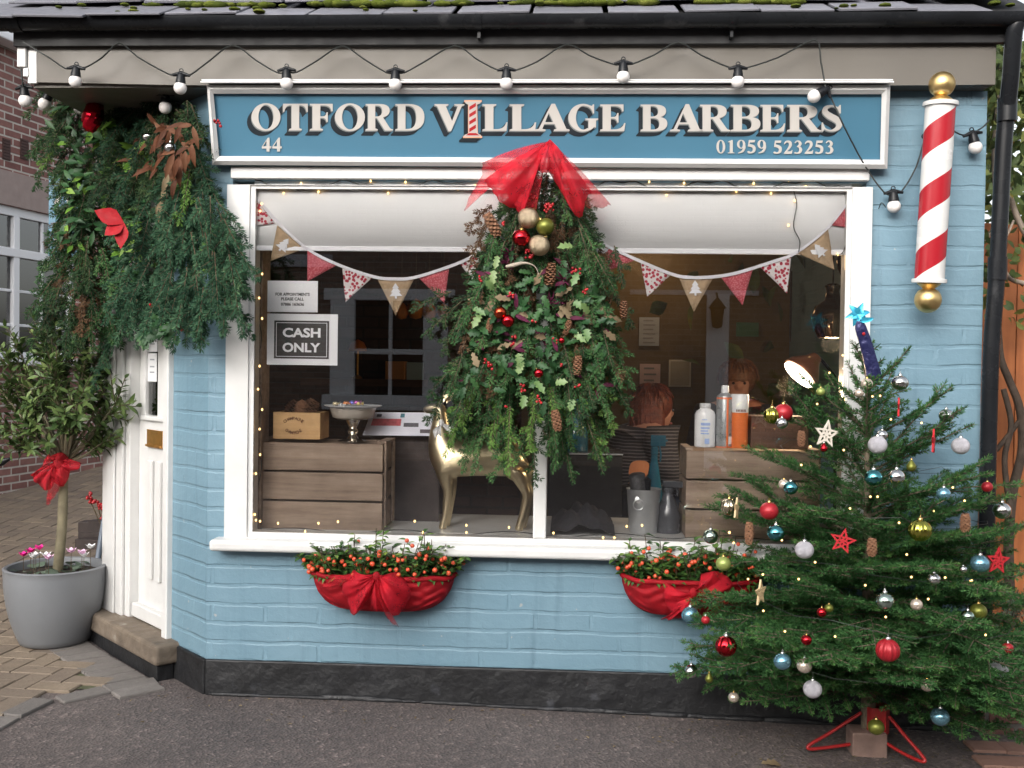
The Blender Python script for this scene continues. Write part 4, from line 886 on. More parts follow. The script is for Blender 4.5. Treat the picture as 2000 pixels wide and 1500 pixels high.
def _ball(rip=0): 
    mb = MB(); prof = [(max(math.cos(a), 0), math.sin(a)) for a in np.linspace(-PI / 2, PI / 2, 25)]; prof[0] = (0, -1); prof[-1] = (0, 1); mb.lathe(prof, n=56 if rip else 32, rip=rip, ripa=.055); return mb
def _drop():
    mb = MB(); mb.lathe([(0, -1)] + [(math.cos(a) * 1, math.sin(a)) for a in np.linspace(-1.3, .35, 12)] + [(.6, .9), (.28, 1.35), (.12, 1.6)], n=24); return mb
_proto = {}
def ornament(kind, mat, px, py, rpx, Y, label, cap=CAPS, group=None, tilt=0, name='bauble', cat='bauble', string=0.5):
    r = wr(rpx, Y)
    if kind not in _proto:
        mb = {'ball': lambda: _ball(), 'rib': lambda: _ball(12), 'drop': _drop}[kind](); o = mb.build(name, mat, smooth=60); h = 1.6 if kind == 'drop' else 1.0
        c = MB(); c.lathe([(.24, h - .06), (.24, h + .14), (.18, h + .2), (.05, h + .22)], n=14); c.tube([V((math.sin(a) * .1, 0, h + .3 + math.cos(a) * .1)) for a in np.linspace(0, 2 * PI, 11)], .025, 5); c.tube([(0, 0, h + .38), (.06, .03, h + .9)], .018, 4); c.build('cap', cap, o, smooth=50); _proto[kind] = o
    else:
        src = _proto[kind]; o = src.copy(); COL.objects.link(o)
        for ch in list(src.children): c = ch.copy(); COL.objects.link(c); c.parent = o
    o.name = name
    o.location = at(px, py, Y); o.scale = (r, r, r); o.rotation_euler = (tilt, tilt * .7, random.uniform(0, 6))
    for sl, m in ((o.material_slots[0], mat), (o.children[0].material_slots[0], cap)): sl.link = 'OBJECT'; sl.material = m
    tag(o, label, cat, group); return o
def cone(px, py, hpx, Y, label, wf=.38, tilt=(0, 0), group=None):
    if 'cone' not in _proto:
        F = Fol(); N = 64
        for i in range(N):
            f = i / N; z = -.95 + 1.9 * f; rr = wf_ * math.sqrt(max(1 - (abs(z - .05) / 1.05) ** 2.4, .02)); a = i * 2.39996
            rd = V((math.cos(a), math.sin(a), 0)); F.leaf(rd * rr * .35 + V((0, 0, z + .10)), rd * .85 + V((0, 0, -.45)), rd * .4 + V((0, 0, .9)), rr * .95 + .12, .50, 0, 'ivy', .2, .05)
        core = MB(); core.lathe([(0, -1)] + [(wf_ * .55 * math.sqrt(max(1 - (abs(z) / 1.0) ** 2.4, .01)), z) for z in np.linspace(-.97, .97, 14)] + [(0, 1)], n=10)
        n0 = F.n; F.V.append(np.array(core.v)); q = np.array([f for f in core.f if len(f) == 4]); F.F.append(q + n0); F.M.append(np.ones(len(q), int)); F.n += len(core.v)
        o = F.build('pine_cone', [CONE, BARKD], None); _proto['cone'] = o
    else: o = _proto['cone'].copy(); COL.objects.link(o)
    h = wr(hpx / 2, Y); o.location = at(px, py, Y); o.scale = (h * wf / wf_, h * wf / wf_, h); o.rotation_euler = (tilt[0], tilt[1], random.uniform(0, 3)); tag(o, label, 'pine cone', group); return o
wf_ = .38
def star(px, py, rpx, Y, mat, label, rot=0, turn=0, thick=.006, group=None):
    P = lambda r, a: (r * math.sin(a), r * math.cos(a)); out = []
    for i in range(10): out.append(P(1.0 if i % 2 == 0 else .46, PI * i / 5))
    holes = []
    for i in range(5):
        a = 2 * PI * i / 5; holes.append([P(.70, a), P(.40, a + .26), P(.30, a), P(.40, a - .26)])
        b = a + PI / 5; holes.append([P(.36, b), P(.2, b + .35), P(.14, b), P(.2, b - .35)])
    mb = MB(); k = 1 / wr(rpx, Y); mb.prism([out] + holes, lambda x, y: V((x, 0, y)), (0, thick * k, 0)); o = mb.build('star_ornament', mat)
    r = wr(rpx, Y); o.location = at(px, py, Y); o.scale = (r, r, r); o.rotation_euler = (0, rot, turn); tag(o, label, 'star ornament', group); return o
def bow(name, label, lobes, mats, loc, knot=None, kr=.02, extra=None):
    """tulle bow: each lobe = (apex, [edge points], folds, depth, material)"""
    t = thing(name, label, 'bow', tuple(loc))
    for apex, edge, nf, dep, m in lobes:
        E_ = smoothpath(edge, 8); n = len(E_); rows = []; ph = random.uniform(0, 6)
        for i in range(11):
            f = i / 10; row = []
            for k, e in enumerate(E_):
                g = k / (n - 1); p = V(apex).lerp(e, f); bulge = math.sin(PI * f) * dep * 1.2
                p = p + (p - V(apex)) * (.022 * math.sin(19 * g + ph) + .010 * math.sin(61 * g)) * f * f + V((0, -bulge + dep * .45 * f ** .8 * math.sin(nf * 2 * PI * g + ph + .9 * math.sin(3 * g + ph + 1.5 * f)) + .0022 * math.sin(40 * g + 6 * f + ph) + rng.normal(0, .0012), .012 * math.sin(nf * PI * g + ph) * f * .6)); row.append(p)
            rows.append(row)
        mb = MB(); mb.sheet(rows); mb.build('ribbon', m, t, smooth=70, solid=0.0015)
    if knot: mb = MB(); mb.ball(knot, kr, 12, 8, (1, .8, 1.25)); mb.build('knot', mats, t, smooth=70)
    return t

# ================================================================== CHRISTMAS TREE
base = gnd(1699, 1462); YT = base.y - .02; XT = base.x
tz = lambda py: at(1695, py, YT).z
zg = gz(XT, YT); K = wr(1, YT)
tree = thing('christmas_tree', 'green fir Christmas tree hung with baubles in a red stand', 'tree', (XT, YT, zg + .1))
axis = lambda z: V((at(1697, 1440, YT).x + (at(1692, 700, YT).x - at(1697, 1440, YT).x) * (z - tz(1440)) / (tz(700) - tz(1440)), YT, z))
mb = MB(); zs = np.linspace(tz(1432), tz(715), 14); mb.tube([axis(z) for z in zs], [.030 - .026 * (i / 13) for i in range(14)], 12); mb.build('trunk', BARK, tree, smooth=60)
F = Fol()
WH = [(728, 26, 34, 4), (785, 80, 78, 4), (850, 135, 95, 5), (915, 190, 112, 6), (985, 225, 100, 7), (1050, 265, 88, 9), (1085, 295, 72, 11), (1130, 310, 50, 13), (1185, 335, 28, 14), (1230, 362, 8, 16), (1275, 368, -8, 16), (1312, 340, -22, 14), (1340, 285, -30, 11)]
hand = {885: (12, 168), 945: (0, 180), 1005: (8, 176), 1240: (178, 4), 1295: (182, 0)}
for wi, (ay, rp, rise, n) in enumerate(WH):
    ph = wi * 1.1 + random.uniform(-.3, .3)
    for k in range(n):
        a = ph + 2 * PI * k / n + random.uniform(-.18, .18); L0_ = rp * K * random.uniform(.84, 1.10); z0 = tz(ay + random.uniform(-22, 22)); dz = rise * K * random.uniform(.75, 1.2)
        dy = math.sin(a); lim = (-YT - .05) / max(dy, 1e-3) if dy > 0 else 9
        L = min(L0_, lim)
        tip = axis(z0) + V((math.cos(a) * L, dy * L, dz)); tip.z = max(tip.z, at(1697, random.uniform(1350, 1430) - (45 if abs(math.cos(a)) < .5 else 0), tip.y).z); p = axis(z0); d = tip - p; ln = d.length
        d = (d.normalized() + V((0, 0, .10 if rise < 60 else -.05))).normalized()
        F.frond(p + d * .01, d, ln, (0, 0, 1), droop=.16 if rise < 60 else -.16, side=.50, space=.045 if ln > .25 else .036, nl=.021, dens=950, w=.0034, flat=.25, mi=0, second=ln > .32, tipmi=1 if random.random() < .5 else None, r=.0055)
FIRT = leafmat('lighter fir tips', [(.05, (.030, .085, .022)), (.5, (.056, .135, .036)), (1, (.10, .18, .05))])
for tx, ty, ay in ((1316, 1262, 1215), (1334, 1296, 1235), (1340, 1180, 1170), (1422, 1352, 1290), (1390, 978, 1050), (1424, 915, 990), (1502, 786, 890), (1395, 1022, 1085), (1385, 1318, 1262), (1872, 764, 915), (1898, 818, 940), (1948, 902, 1020), (1984, 960, 1060), (1990, 885, 1010), (1965, 1345, 1275), (1968, 1285, 1225), (1868, 1390, 1315), (1548, 1388, 1318), (1975, 1215, 1190), (1990, 1100, 1130), (1600, 735, 850), (1655, 705, 800), (1762, 712, 830)):
    yy = YT + random.uniform(-.05, .03); p, e = axis(tz(ay)), at(tx, ty, yy); d = e - p; F.frond(p, (d.normalized() + V((0, 0, .06))), d.length, (0, 0, 1), droop=.12, side=.30, space=.050, nl=.021, dens=950, w=.0034, flat=.25, mi=0, second=False, tipmi=1, r=.0055)
F.build('foliage', [TREEN, FIRT], tree, 'branches', BARK)
# stand
st = thing('tree_stand', 'red metal Christmas tree stand with bent wire legs', 'tree stand', (XT, YT, zg + .05))
mb = MB(); c0 = at(1709, 1432, YT); c1 = at(1709, 1376, YT); hw = wr(27, YT); mb.lathe([(hw * .92, 0), (hw, .003), (hw, (c1 - c0).z), (hw * .93, (c1 - c0).z), (hw * .93, .01)], c0, n=6); mb.build('socket', REDMET, st, bevel=.002)
for pts, dy in (([(1682, 1392), (1620, 1432), (1581, 1455), (1584, 1463), (1630, 1458), (1672, 1452)], -.10), ([(1737, 1400), (1770, 1440), (1804, 1480), (1800, 1487), (1765, 1472), (1732, 1452)], -.22), ([(1712, 1400), (1718, 1425), (1722, 1440), (1724, 1442), (1720, 1446), (1712, 1448)], .20)):
    P = []
    for i, (px, py) in enumerate(pts): P.append(at(px, py, YT + dy * (.25 + .75 * (1 - abs(i - 2.5) / 2.5))))
    mb = MB(); mb.tube(smoothpath(P, 5), .0065, 8); mb.build('leg', REDMET, st, smooth=60)
bk = MB(); c = gnd(1699, 1479); h = wr(46, c.y); hw = wr(33, c.y); bk.box(c.x - hw, c.x + hw, c.y, c.y + .10, gz(c.x, c.y) - .005, c.y * 0 + gz(c.x, c.y) + h); bo = bk.build('stand_block', pm('brown brick block', (.13, .085, .07), .85, var=.3, vs=14, bump=.006, bs=50), bevel=.005)
tag(bo, 'brown brick block lying under the red tree stand', 'brick')

# ornaments on the tree
SIL = ([700, 745, 790, 840, 900, 960, 1020, 1100, 1180, 1260, 1330, 1390, 1440], [14, 70, 150, 200, 232, 262, 292, 318, 345, 352, 335, 255, 90])
def TY(px, py, f=.88):
    R = np.interp(py, *SIL); dx = px - 1697; return YT - math.sqrt(max(R * R - dx * dx, (R * .12) ** 2)) * K * f * .92
S_, R_, T_ = 'ball', 'rib', 'drop'; o_ = OM
OR = [
 (S_, 'pearl', 1693, 750, 11, 'small pearl ball with gold cap at the very top of the tree', 'g'), (S_, 'silver', 1758, 748, 15, 'shiny silver ball under the topmost right branch tip of the tree', 's'), (S_, 'pearl', 1678, 768, 8, 'tiny pale pearl ball half hidden just below the top pearl ball', 's'),
 (S_, 'red', 1530, 806, 17, 'matt red ball on the left upper branch beside the window lamp', 'g'), (R_, 'goldg', 1508, 812, 16, 'gold striped green ball tucked behind the upper left red ball', 'g'), (S_, 'silver', 1527, 827, 11, 'small silver ball hanging directly below the upper left red ball', 's'), (S_, 'lime', 1603, 765, 8, 'tiny green ribbed ball near the lit lamp at the tree top left', 'g'),
 (T_, 'redshine', 1609, 876, 7, 'dark red drop hanging under the silver glitter star', 's'), (S_, 'silver', 1848, 812, 13, 'shiny silver ball on the upper right branch against the blue wall', 's'), (S_, 'white', 1714, 869, 17, 'frosted white ball close to the trunk below a small silver one', 's'), (S_, 'silver', 1723, 850, 10, 'small shiny ball overlapping the frosted white ball by the trunk', 's'),
 (S_, 'white', 1876, 871, 16, 'frosted silver white ball hanging free at right against the blue wall', 's'), (S_, 'teal', 1706, 933, 16, 'shiny teal ball on the trunk in the upper middle of the tree', 's'), (S_, 'silver', 1751, 931, 15, 'shiny silver ball just right of the teal one on the trunk', 's'), (T_, 'olive', 1780, 912, 9, 'olive green drop hanging right of the silver ball by the trunk', 'g'),
 (S_, 'sky', 1843, 965, 13, 'pale blue ball half hidden by needles in front of the blue wall', 's'), (S_, 'red', 1928, 951, 10, 'small red ball with gold cap in front of the rain pipe', 'g'), (S_, 'silver', 1957, 997, 16, 'shiny silver ball at the right branch tip in front of the fence', 's'), (R_, 'goldg', 1797, 1036, 21, 'large ribbed lime gold ball in the right middle of the tree', 'g'),
 (S_, 'red', 1502, 998, 17, 'matt red ball on the left side below a pearl and teal pair', 'g'), (S_, 'pearl', 1531, 946, 10, 'small pearl ball overlapping a teal ball on the left side', 'g'), (S_, 'teal', 1544, 953, 13, 'dark teal ball behind a small pearl ball on the left side', 's'), (R_, 'stripe', 1424, 990, 16, 'gold and silver striped ball at the left branch tip by the crate', 'g'),
 (S_, 'mint', 1388, 1048, 14, 'silver green ball over the right end of the window sill', 's'), (S_, 'teal', 1515, 1041, 16, 'shiny teal ball left of centre under the matt red ball', 's'), (S_, 'white', 1571, 1074, 17, 'frosted white ball left of the red star in the middle', 's'), (S_, 'lime', 1413, 1101, 14, 'lime green matt ball next to the berry basket', 'g'), (S_, 'sky', 1914, 1101, 17, 'pale turquoise ball at right beside a red star', 's'),
 (S_, 'silver', 1824, 1131, 12, 'silver ball in shade under the ribbed lime gold ball', 's'), (S_, 'silver', 1881, 1112, 7, 'tiny silver ball left of the pale turquoise one', 's'), (S_, 'sky', 1348, 1201, 16, 'sky blue ball hanging in front of the red basket bow', 's'), (S_, 'red', 1378, 1211, 8, 'tiny red ball right of the sky blue ball by the basket', 's'), (S_, 'mint', 1728, 1174, 17, 'pale mint silver ball in the middle above the large ribbed red ball', 's'),
 (S_, 'pearl', 1790, 1181, 11, 'champagne pearl ball right of the pale mint one', 'g'), (S_, 'olive', 1911, 1194, 15, 'olive green matt ball with gold cap on the right side', 'g'), (S_, 'mint', 1890, 1204, 12, 'silvery ball peeping out behind the olive one', 's'), (S_, 'redshine', 1605, 1196, 9, 'tiny red ball left of a tiny green one in the lower middle', 'g'), (S_, 'olive', 1619, 1188, 8, 'tiny olive ball beside the tiny red one in the lower middle', 'g'),
 (R_, 'redshine', 1418, 1262, 20, 'large dark red ribbed ball on the lower left branches', 's'), (R_, 'red', 1734, 1270, 22, 'large bright red ribbed ball in the lower middle', 's'), (S_, 'redshine', 1575, 1250, 10, 'small glossy red ball above a pair of blue and champagne balls', 'g'), (S_, 'sky', 1528, 1292, 16, 'blue silver ball left of the champagne ball low on the tree', 's'), (S_, 'pearl', 1571, 1300, 14, 'shiny champagne ball half covered by a drooping twig low left', 's'),
 (S_, 'white', 1587, 1346, 17, 'frosted lilac white ball at the lower edge left of the stand', 's'), (S_, 'silver', 1350, 1311, 13, 'shiny silver ball at the lowest left tip in front of the plinth', 's'), (T_, 'olive', 1385, 1326, 8, 'olive drop right of the lowest left silver ball', 'g'), (S_, 'pearl', 1433, 1362, 10, 'little pearl ball hanging lowest over the tarmac at left', 'g'), (S_, 'pearl', 1810, 1338, 12, 'champagne ball with gold cap above the lowest sky blue ball', 'g'),
 (S_, 'sky', 1836, 1400, 17, 'sky blue ball hanging lowest at right of the red stand', 's'), (S_, 'olive', 1711, 1420, 15, 'olive green ball hanging in front of the red stand socket', 'g'), (S_, 'red', 1968, 1266, 10, 'small red ball at far right above a frosted white one', 's'), (S_, 'white', 1950, 1304, 18, 'frosted white ball at the far right branch tip over the brick wall', 's'), (S_, 'teal', 1960, 1370, 16, 'dark teal ball hanging lowest at far right over the brick wall', 's')]
for kind, m, px, py, r, lab, cp_ in OR: ornament(kind, o_[m], px, py, r, TY(px, py, 1.03) - .015, lab, CAPG if cp_ == 'g' else CAPS, 'baubles on the Christmas tree')
GLIT = pm('silver glitter wood', (.46, .42, .36), .6, var=.3, vs=120); GLITG = pm('gold glitter wood', (.42, .31, .17), .6, var=.3, vs=120)
for px, py, r, m, lab, rot, tn in ((1615, 848, 28, GLIT, 'pale silver glitter star with cut-out pattern near the top of the tree', .15, .3), (1646, 1057, 26, REDFAB, 'red cut-out star facing forward in the middle of the tree', .2, -.2), (1757, 797, 20, REDFAB, 'red star seen edge-on high on the tree right of the trunk', .1, 1.25), (1825, 863, 25, REDFAB, 'red star seen edge-on hanging against the blue wall', .1, 1.15), (1440, 994, 22, GLITG, 'gold glitter star turned edge-on behind the striped ball', .2, 1.2), (1950, 1096, 27, REDFAB, 'red star hanging at far right in front of the pipe foot', .1, .3), (1487, 1158, 26, GLITG, 'gold glitter star turned sideways low on the left of the tree', 0, 1.0)):
    star(px, py, r, TY(px, py, 1.0) - (.10 if px > 1900 else 0), m, lab, rot, tn, group='stars on the Christmas tree')
for px, py, h, lab, wf2 in ((1565, 857, 32, 'brown pine cone hanging left of the pale glitter star', .40), (1885, 1022, 38, 'pale brown pine cone on the right above the pale turquoise ball', .42), (1703, 1069, 37, 'brown pine cone right of the forward facing red star', .42), (1463, 1042, 46, 'long narrow pine cone hanging at left above the sill', .30)):
    cone(px, py, h, TY(px, py, .92), lab, wf2, group='cones on the Christmas tree')
# tree lights
tl = thing('tree_lights', 'string of tiny warm lights wound through the Christmas tree', 'fairy lights', (XT, YT, zg + .2))
LP = [(1646, 694), (1620, 728), (1704, 774), (1719, 773), (1651, 780), (1596, 789), (1740, 819), (1800, 826), (1583, 872), (1648, 879), (1565, 908), (1714, 970), (1861, 952), (1660, 993), (1700, 970), (1756, 1021), (1823, 998), (1884, 978), (1527, 1055), (1424, 1040), (1433, 1060), (1490, 1122), (1533, 1233), (1461, 1131), (1560, 1131), (1592, 1098), (1690, 1143), (1780, 1127), (1813, 1170), (1846, 1128), (1898, 1134), (1730, 1205), (1631, 1243), (1491, 1193), (1771, 1083), (1925, 1240), (1895, 1135), (1544, 960)]
pv = None
for px, py in LP:
    p = at(px, py, TY(px, py, .86)); mb = MB(); mb.ball(p, .0038, 6, 5); mb.build('bulb', WARM, tl)
mb = MB(); P = [];
for i in range(150):
    f = i / 149; py = 740 + 590 * f; a = f * 2 * PI * 6.5; R = np.interp(py, *SIL) * K * .74; p = axis(tz(py)) + V((math.cos(a) * R, math.sin(a) * R, rng.normal(0, .008))); p.y = min(p.y, -.03); P.append(p)
mb.tube(P, .0009, 4); mb.build('wire', CABLE, tl)
# blue foil cracker standing at the top of the tree
ck = thing('foil_cracker', 'dark blue foil wrapper with cyan ribbon end tied to the tree top', 'cracker', tuple(at(1704, 740, YT - .05)))
FOILB = shell('blue printed foil', (.02, .022, .09), .3, .4, .01); CY = shell('cyan foil ribbon', (.05, .42, .62), .25, .5)
mb = MB(); P = [at(x, y, YT - .05) for x, y in ((1677, 618), (1681, 640), (1690, 668), (1700, 705), (1706, 735), (1697, 748))]; mb.tube(smoothpath(P, 5), [wr(r, YT) for r in np.interp(np.linspace(0, 5, 26), range(6), (4, 11, 12, 13, 15, 3))], 10); mb.v = [(x, YT - .05 + (y - YT + .05) * .45, z) for x, y, z in mb.v]; mb.build('wrapper', FOILB, ck, smooth=30)
F = Fol(); c = at(1675, 614, YT - .05)
for a in (-.6, .3, 1.2, 2.2, 3.4, 4.4): F.leaf(c, (math.cos(a), -.3, math.sin(a) * .9), (0, -1, .2), .045, .026, 0, 'ivy', .3, .4)
F.leaf(at(1680, 628, YT - .06), (1, -.2, .25), (0, -1, 0), .05, .02, 0, 'long'); F.build('ribbon', CY, ck)
mb = MB(); put_text(mb, 'MERRY CHRISTMAS', at(1697, 690, YT - .05) + V((0, -.012, 0)), (.26, 0, -.96), (.96, 0, .26), .008, .10) if False else mb.ball(at(1687, 652, YT - .066), .006, 8, 6); mb.build('printed_spot', REDFAB, ck)

# ================================================================== WINDOW SWAG
SY = -0.10
sw_ = thing('evergreen_swag', 'large teardrop swag of fir, holly and berries hanging in front of the window', 'swag', tuple(at(1060, 900, SY)))
prof = ([300, 340, 400, 480, 560, 620, 700, 780, 850, 920], [20, 72, 120, 152, 165, 185, 195, 198, 140, 40]); cxs = ([300, 900], [1068, 1030])
A, B = Fol(), Fol()
def swagpt(f, py):
    cx = np.interp(py, *cxs); return cx + f * np.interp(py, *prof)
for lay, n in ((0, 150), (1, 120)):
    for i in range(n):
        py = random.uniform(330, 800) if lay else random.uniform(320, 815); f = random.uniform(-1, 1); px = swagpt(f * .66, py); L = random.uniform(.13, .24) * (1.15 if py > 640 else .85)
        d = V((f * (.75 if py < 700 else .5) + random.uniform(-.2, .2), random.uniform(-.35, .05), -1.0)); e = wr(abs(px - 1060), SY)
        Yb = SY + .045 - .10 * lay - .05 * (1 - f * f) + random.uniform(-.02, .02)
        mi = 0 if (py > 560 or random.random() < .35) else (1 if random.random() < .72 else 2)
        mi = 3 if (lay and py > 560 and random.random() < .20) else mi
        mi = 4 if (mi == 0 and random.random() < .45) else mi
        low = py > 630; L = random.uniform(.17, .28) if low else L; d = V((d.x * .7, d.y, -1.15)) if low else d
        A.frond(at(px, py, Yb), d, L, (0, -1, .15), droop=.25, side=.22 if low else .30, space=.055 if low else .045, nl=.020, dens=900, w=.0034, flat=.3, mi=mi, r=.003)
for px, py, tx, ty in ((900, 590, 820, 650), (880, 570, 800, 600), (930, 560, 855, 690), (1190, 560, 1235, 640), (1180, 640, 1240, 760), (1170, 700, 1235, 810), (900, 700, 830, 770), (890, 720, 835, 830), (1010, 830, 955, 938), (1030, 840, 1010, 900), (1060, 840, 1095, 890), (960, 800, 930, 880), (1100, 820, 1120, 880), (930, 760, 870, 850), (1150, 790, 1165, 860), (960, 400, 910, 450), (955, 430, 905, 520), (1130, 420, 1165, 460), (1120, 440, 1170, 500), (1200, 480, 1222, 560)):
    p, q = at(px, py, SY - .03), at(tx, ty, SY - .05); A.frond(p, q - p, (q - p).length, (0, -1, .15), droop=.15, side=.28, space=.042, nl=.019, dens=950, w=.0034, flat=.3, mi=(0 if random.random() < .6 else 4) if py > 620 else (2 if 900 < tx < 960 and py < 500 else 1), r=.003)
for i in range(60):
    py = random.uniform(430, 760); f = random.choice((-1, 1)) * random.uniform(.35, .95); px = swagpt(f * .8, py); A.frond(at(px, py, SY - .10 - random.uniform(0, .05)), (f * .5 + random.uniform(-.15, .15), -.15, -1), random.uniform(.12, .20), (0, -1, .15), droop=.2, side=.26, space=.045, nl=.020, dens=900, w=.0034, flat=.3, mi=random.choice((0, 4, 1, 0, 2)), r=.003)
A.build('fir_foliage', [FIR, FIRD, DRY, FIRY, FIRE], sw_)
for i in range(260):
    py = random.triangular(480, 790, 640); f = random.uniform(-.72, .72); px = swagpt(f, py); Yb = SY - .085 - .06 * (1 - f * f) + random.uniform(-.03, .02)
    k = random.random(); d = V((random.uniform(-1, 1) + f * .4, random.uniform(-.5, .1), random.uniform(-1.1, .4)))
    if k < .80: B.leaf(at(px, py, Yb), d, V((random.uniform(-.5, .5), -1, random.uniform(0, .8))), random.uniform(.035, .062), random.uniform(.022, .036), 0, 'holly', .35, .25)
    elif k < .9: B.leaf(at(px, py, Yb), d, V((random.uniform(-.5, .5), -1, .4)), random.uniform(.05, .075), .03, 1, 'oak', .2, .3)
    else: B.leaf(at(px, py, Yb), d, V((random.uniform(-.5, .5), -1, .4)), random.uniform(.04, .07), .018, 2, 'long', .3, .4)
VARH = leafmat('variegated holly leaf', [(0, (.06, .13, .04)), (.5, (.10, .17, .055)), (1, (.19, .25, .10))], .45, .15, .5)
for px, py in ((972, 500), (965, 528), (925, 602), (938, 615), (962, 565), (1130, 532), (1120, 590), (1150, 612), (1145, 642), (1122, 652), (1085, 748), (1120, 780), (1020, 710), (1045, 745), (1118, 480), (1012, 690), (1025, 772)):
    B.leaf(at(px, py, SY - .165), (random.uniform(-.6, .6), -.3, random.uniform(-1, .3)), (random.uniform(-.3, .3), -1, .4), random.uniform(.045, .062), random.uniform(.028, .036), 3, 'holly', .3, .25)
B.build('holly_leaves', [HOLLY, TANL, PURP, VARH], sw_)
for px, py, n in ((1040, 385, 12), (1075, 405, 12), (1065, 408, 8), (1058, 442, 10), (1035, 495, 12), (985, 435, 3), (998, 576, 5), (1000, 670, 4), (1125, 530, 9), (1143, 568, 4), (950, 706, 4), (956, 716, 4), (1018, 758, 7), (1100, 710, 3), (1127, 752, 3), (1085, 665, 3), (940, 545, 3), (1050, 780, 6), (1005, 655, 3), (1045, 630, 3), (985, 790, 2)): berries('berry_cluster', at(px, py, SY - .17), n, .016 if n > 5 else .010, .0055, sw_)
for pts_ in (((1110, 530), (1100, 545), (1095, 590), (1075, 590)), ((1000, 495), (990, 510))):
  G_ = Fol()
  for px, py in pts_:
    c = at(px, py, SY - .14)
    for _ in range(16): d = rvec() + V((0, -.6, -.2)); G_.leaf(c, d, rvec(), random.uniform(.03, .055), .008, 0, 'long', .3, .3)
  G_.build('dried_flower', PURP, sw_)
mb = MB(); P = [at(x, y, SY - .175) for x, y in ((988, 521), (1003, 518), (1020, 514), (1034, 515), (1046, 522), (1052, 536))]; mb.tube(smoothpath(P, 5), [.010, .012, .010, .006, .003, .002] and list(np.interp(np.linspace(0, 5, 26), range(6), (.005, .009, .006, .003, .0018, .001))), 8); mb.build('driftwood', pm('pale driftwood', (.28, .24, .19), .8, var=.4, vs=20), sw_, smooth=60)
for kind, m, px, py, r, lab in (('ball', 'champ', 1032, 426, 20, 'champagne glitter ball at top of the window swag under the bow'), ('ball', 'olive', 1065, 443, 17, 'olive green ball right of the upper champagne one in the swag'), ('ball', 'redshine', 1018, 464, 17, 'shiny red ball left between two champagne balls in the swag'), ('ball', 'champ', 1053, 479, 20, 'champagne glitter ball lowest of the four at the top of the swag'), ('ball', 'redshine', 977, 611, 12, 'copper red ball on the left of the holly in the swag'), ('ball', 'redshine', 992, 627, 12, 'glossy red ball just below right of the copper red one in the swag'), ('ball', 'redshine', 1052, 729, 9, 'small red ball low in the middle of the holly swag'), ('ball', 'redshine', 1097, 665, 6, 'tiny red ball in the right side of the holly swag')):
    ornament(kind, o_[m] if '977' not in str(px) else shell('copper red bauble', (.5, .07, .03), .15), px, py, r, SY - .19, lab, CAPG, 'baubles in the window swag', tilt=.5)
for px, py, h, lab, tlt in ((962, 440, 52, 'large brown cone at top left of the window swag', (0, -.55)), (1075, 537, 48, 'slim brown cone in the middle of the swag below the champagne balls', (0, .15)), (956, 636, 30, 'broken pale cone at left of the swag below the copper ball', (0, -.2)), (1218, 605, 36, 'brown cone at the right edge of the window swag', (0, .2)), (1087, 822, 44, 'brown cone hanging low under the swag', (0, .2)), (1108, 640, 30, 'dark cone deep in the right of the holly', (0, .3)), (1128, 715, 40, 'dry mossy cone at lower right of the holly', (0, .1))):
    cone(px, py, h, SY - .165, lab, .36, tlt, 'cones in the window swag')
Y1 = SY - .16
q = lambda x, y, dy=0: at(x, y, Y1 + dy)
bow('tulle_bow', 'big sheer red tulle bow draped over the top of the window swag', [
    (q(1075, 276, .06), [q(905, 412, .07), q(935, 350, .06), q(952, 322, .05), q(1000, 395, .0), q(1045, 420, -.02)], 1.4, .040, TULLET), (q(1072, 278, .03), [q(948, 350, .02), q(965, 385), q(1005, 405, -.01), q(1022, 418, -.02), q(1050, 330, -.02)], 2.2, .046, TULLE),
    (q(1075, 276, .06), [q(1195, 400, .07), q(1165, 402, .06), q(1140, 400, .04), q(1120, 380, .0)], 1.4, .040, TULLET), (q(1075, 278, .03), [q(1068, 330, -.02), q(1100, 385, -.02), q(1130, 422, -.02), q(1140, 405, -.01), q(1155, 375, .02)], 2.2, .046, TULLE), (q(1074, 272, .02), [q(1040, 318, .01), q(1052, 338, -.03), q(1075, 335, -.04), q(1095, 345, -.03), q(1112, 322, .01)], 2, .03, TULLE)], TULLED, q(1070, 330), None)

# ================================================================== DOOR GREENERY: two hanging bunches
def doorY(px): return max(min((412 - px) / 197, 1), 0) * .767 - .17
Lg = thing('hanging_garland', 'dark hanging bunch of evergreens left of the shop door', 'garland', tuple(at(150, 650, .55)))
Rg = thing('hanging_garland', 'bluish green hanging bunch of fir at the shop corner over the door', 'garland', tuple(at(340, 650, -.02)))
A, B = Fol(), Fol(); pl1 = ([165, 200, 290, 340, 490, 530, 640, 700], [130, 118, 92, 118, 112, 78, 82, 110]); pr1 = ([165, 300, 480, 600, 700], [230, 228, 212, 208, 205])
for i in range(215):
    py = random.uniform(168, 620); f = random.random(); lo, hi = np.interp(py, *pl1), np.interp(py, *pr1); px = lo + (hi - lo) * (.10 + .85 * f); Y = .50 + random.uniform(-.10, .12); L = random.uniform(.14, .26)
    d = V(((f - .55) * 1.3 + random.uniform(-.2, .2), random.uniform(-.4, .1), -1 if py > 260 else random.uniform(-1, .1)))
    A.frond(at(px, py, Y), d, L, (0, -1, .15), droop=.5, side=.30, space=.050, nl=.022, dens=900, w=.0038, flat=.25, mi=random.choice((0, 3, 3, 1, 4)) if py > 420 else (1 if random.random() < .7 else (3 if random.random() < .6 else 2)), r=.003)
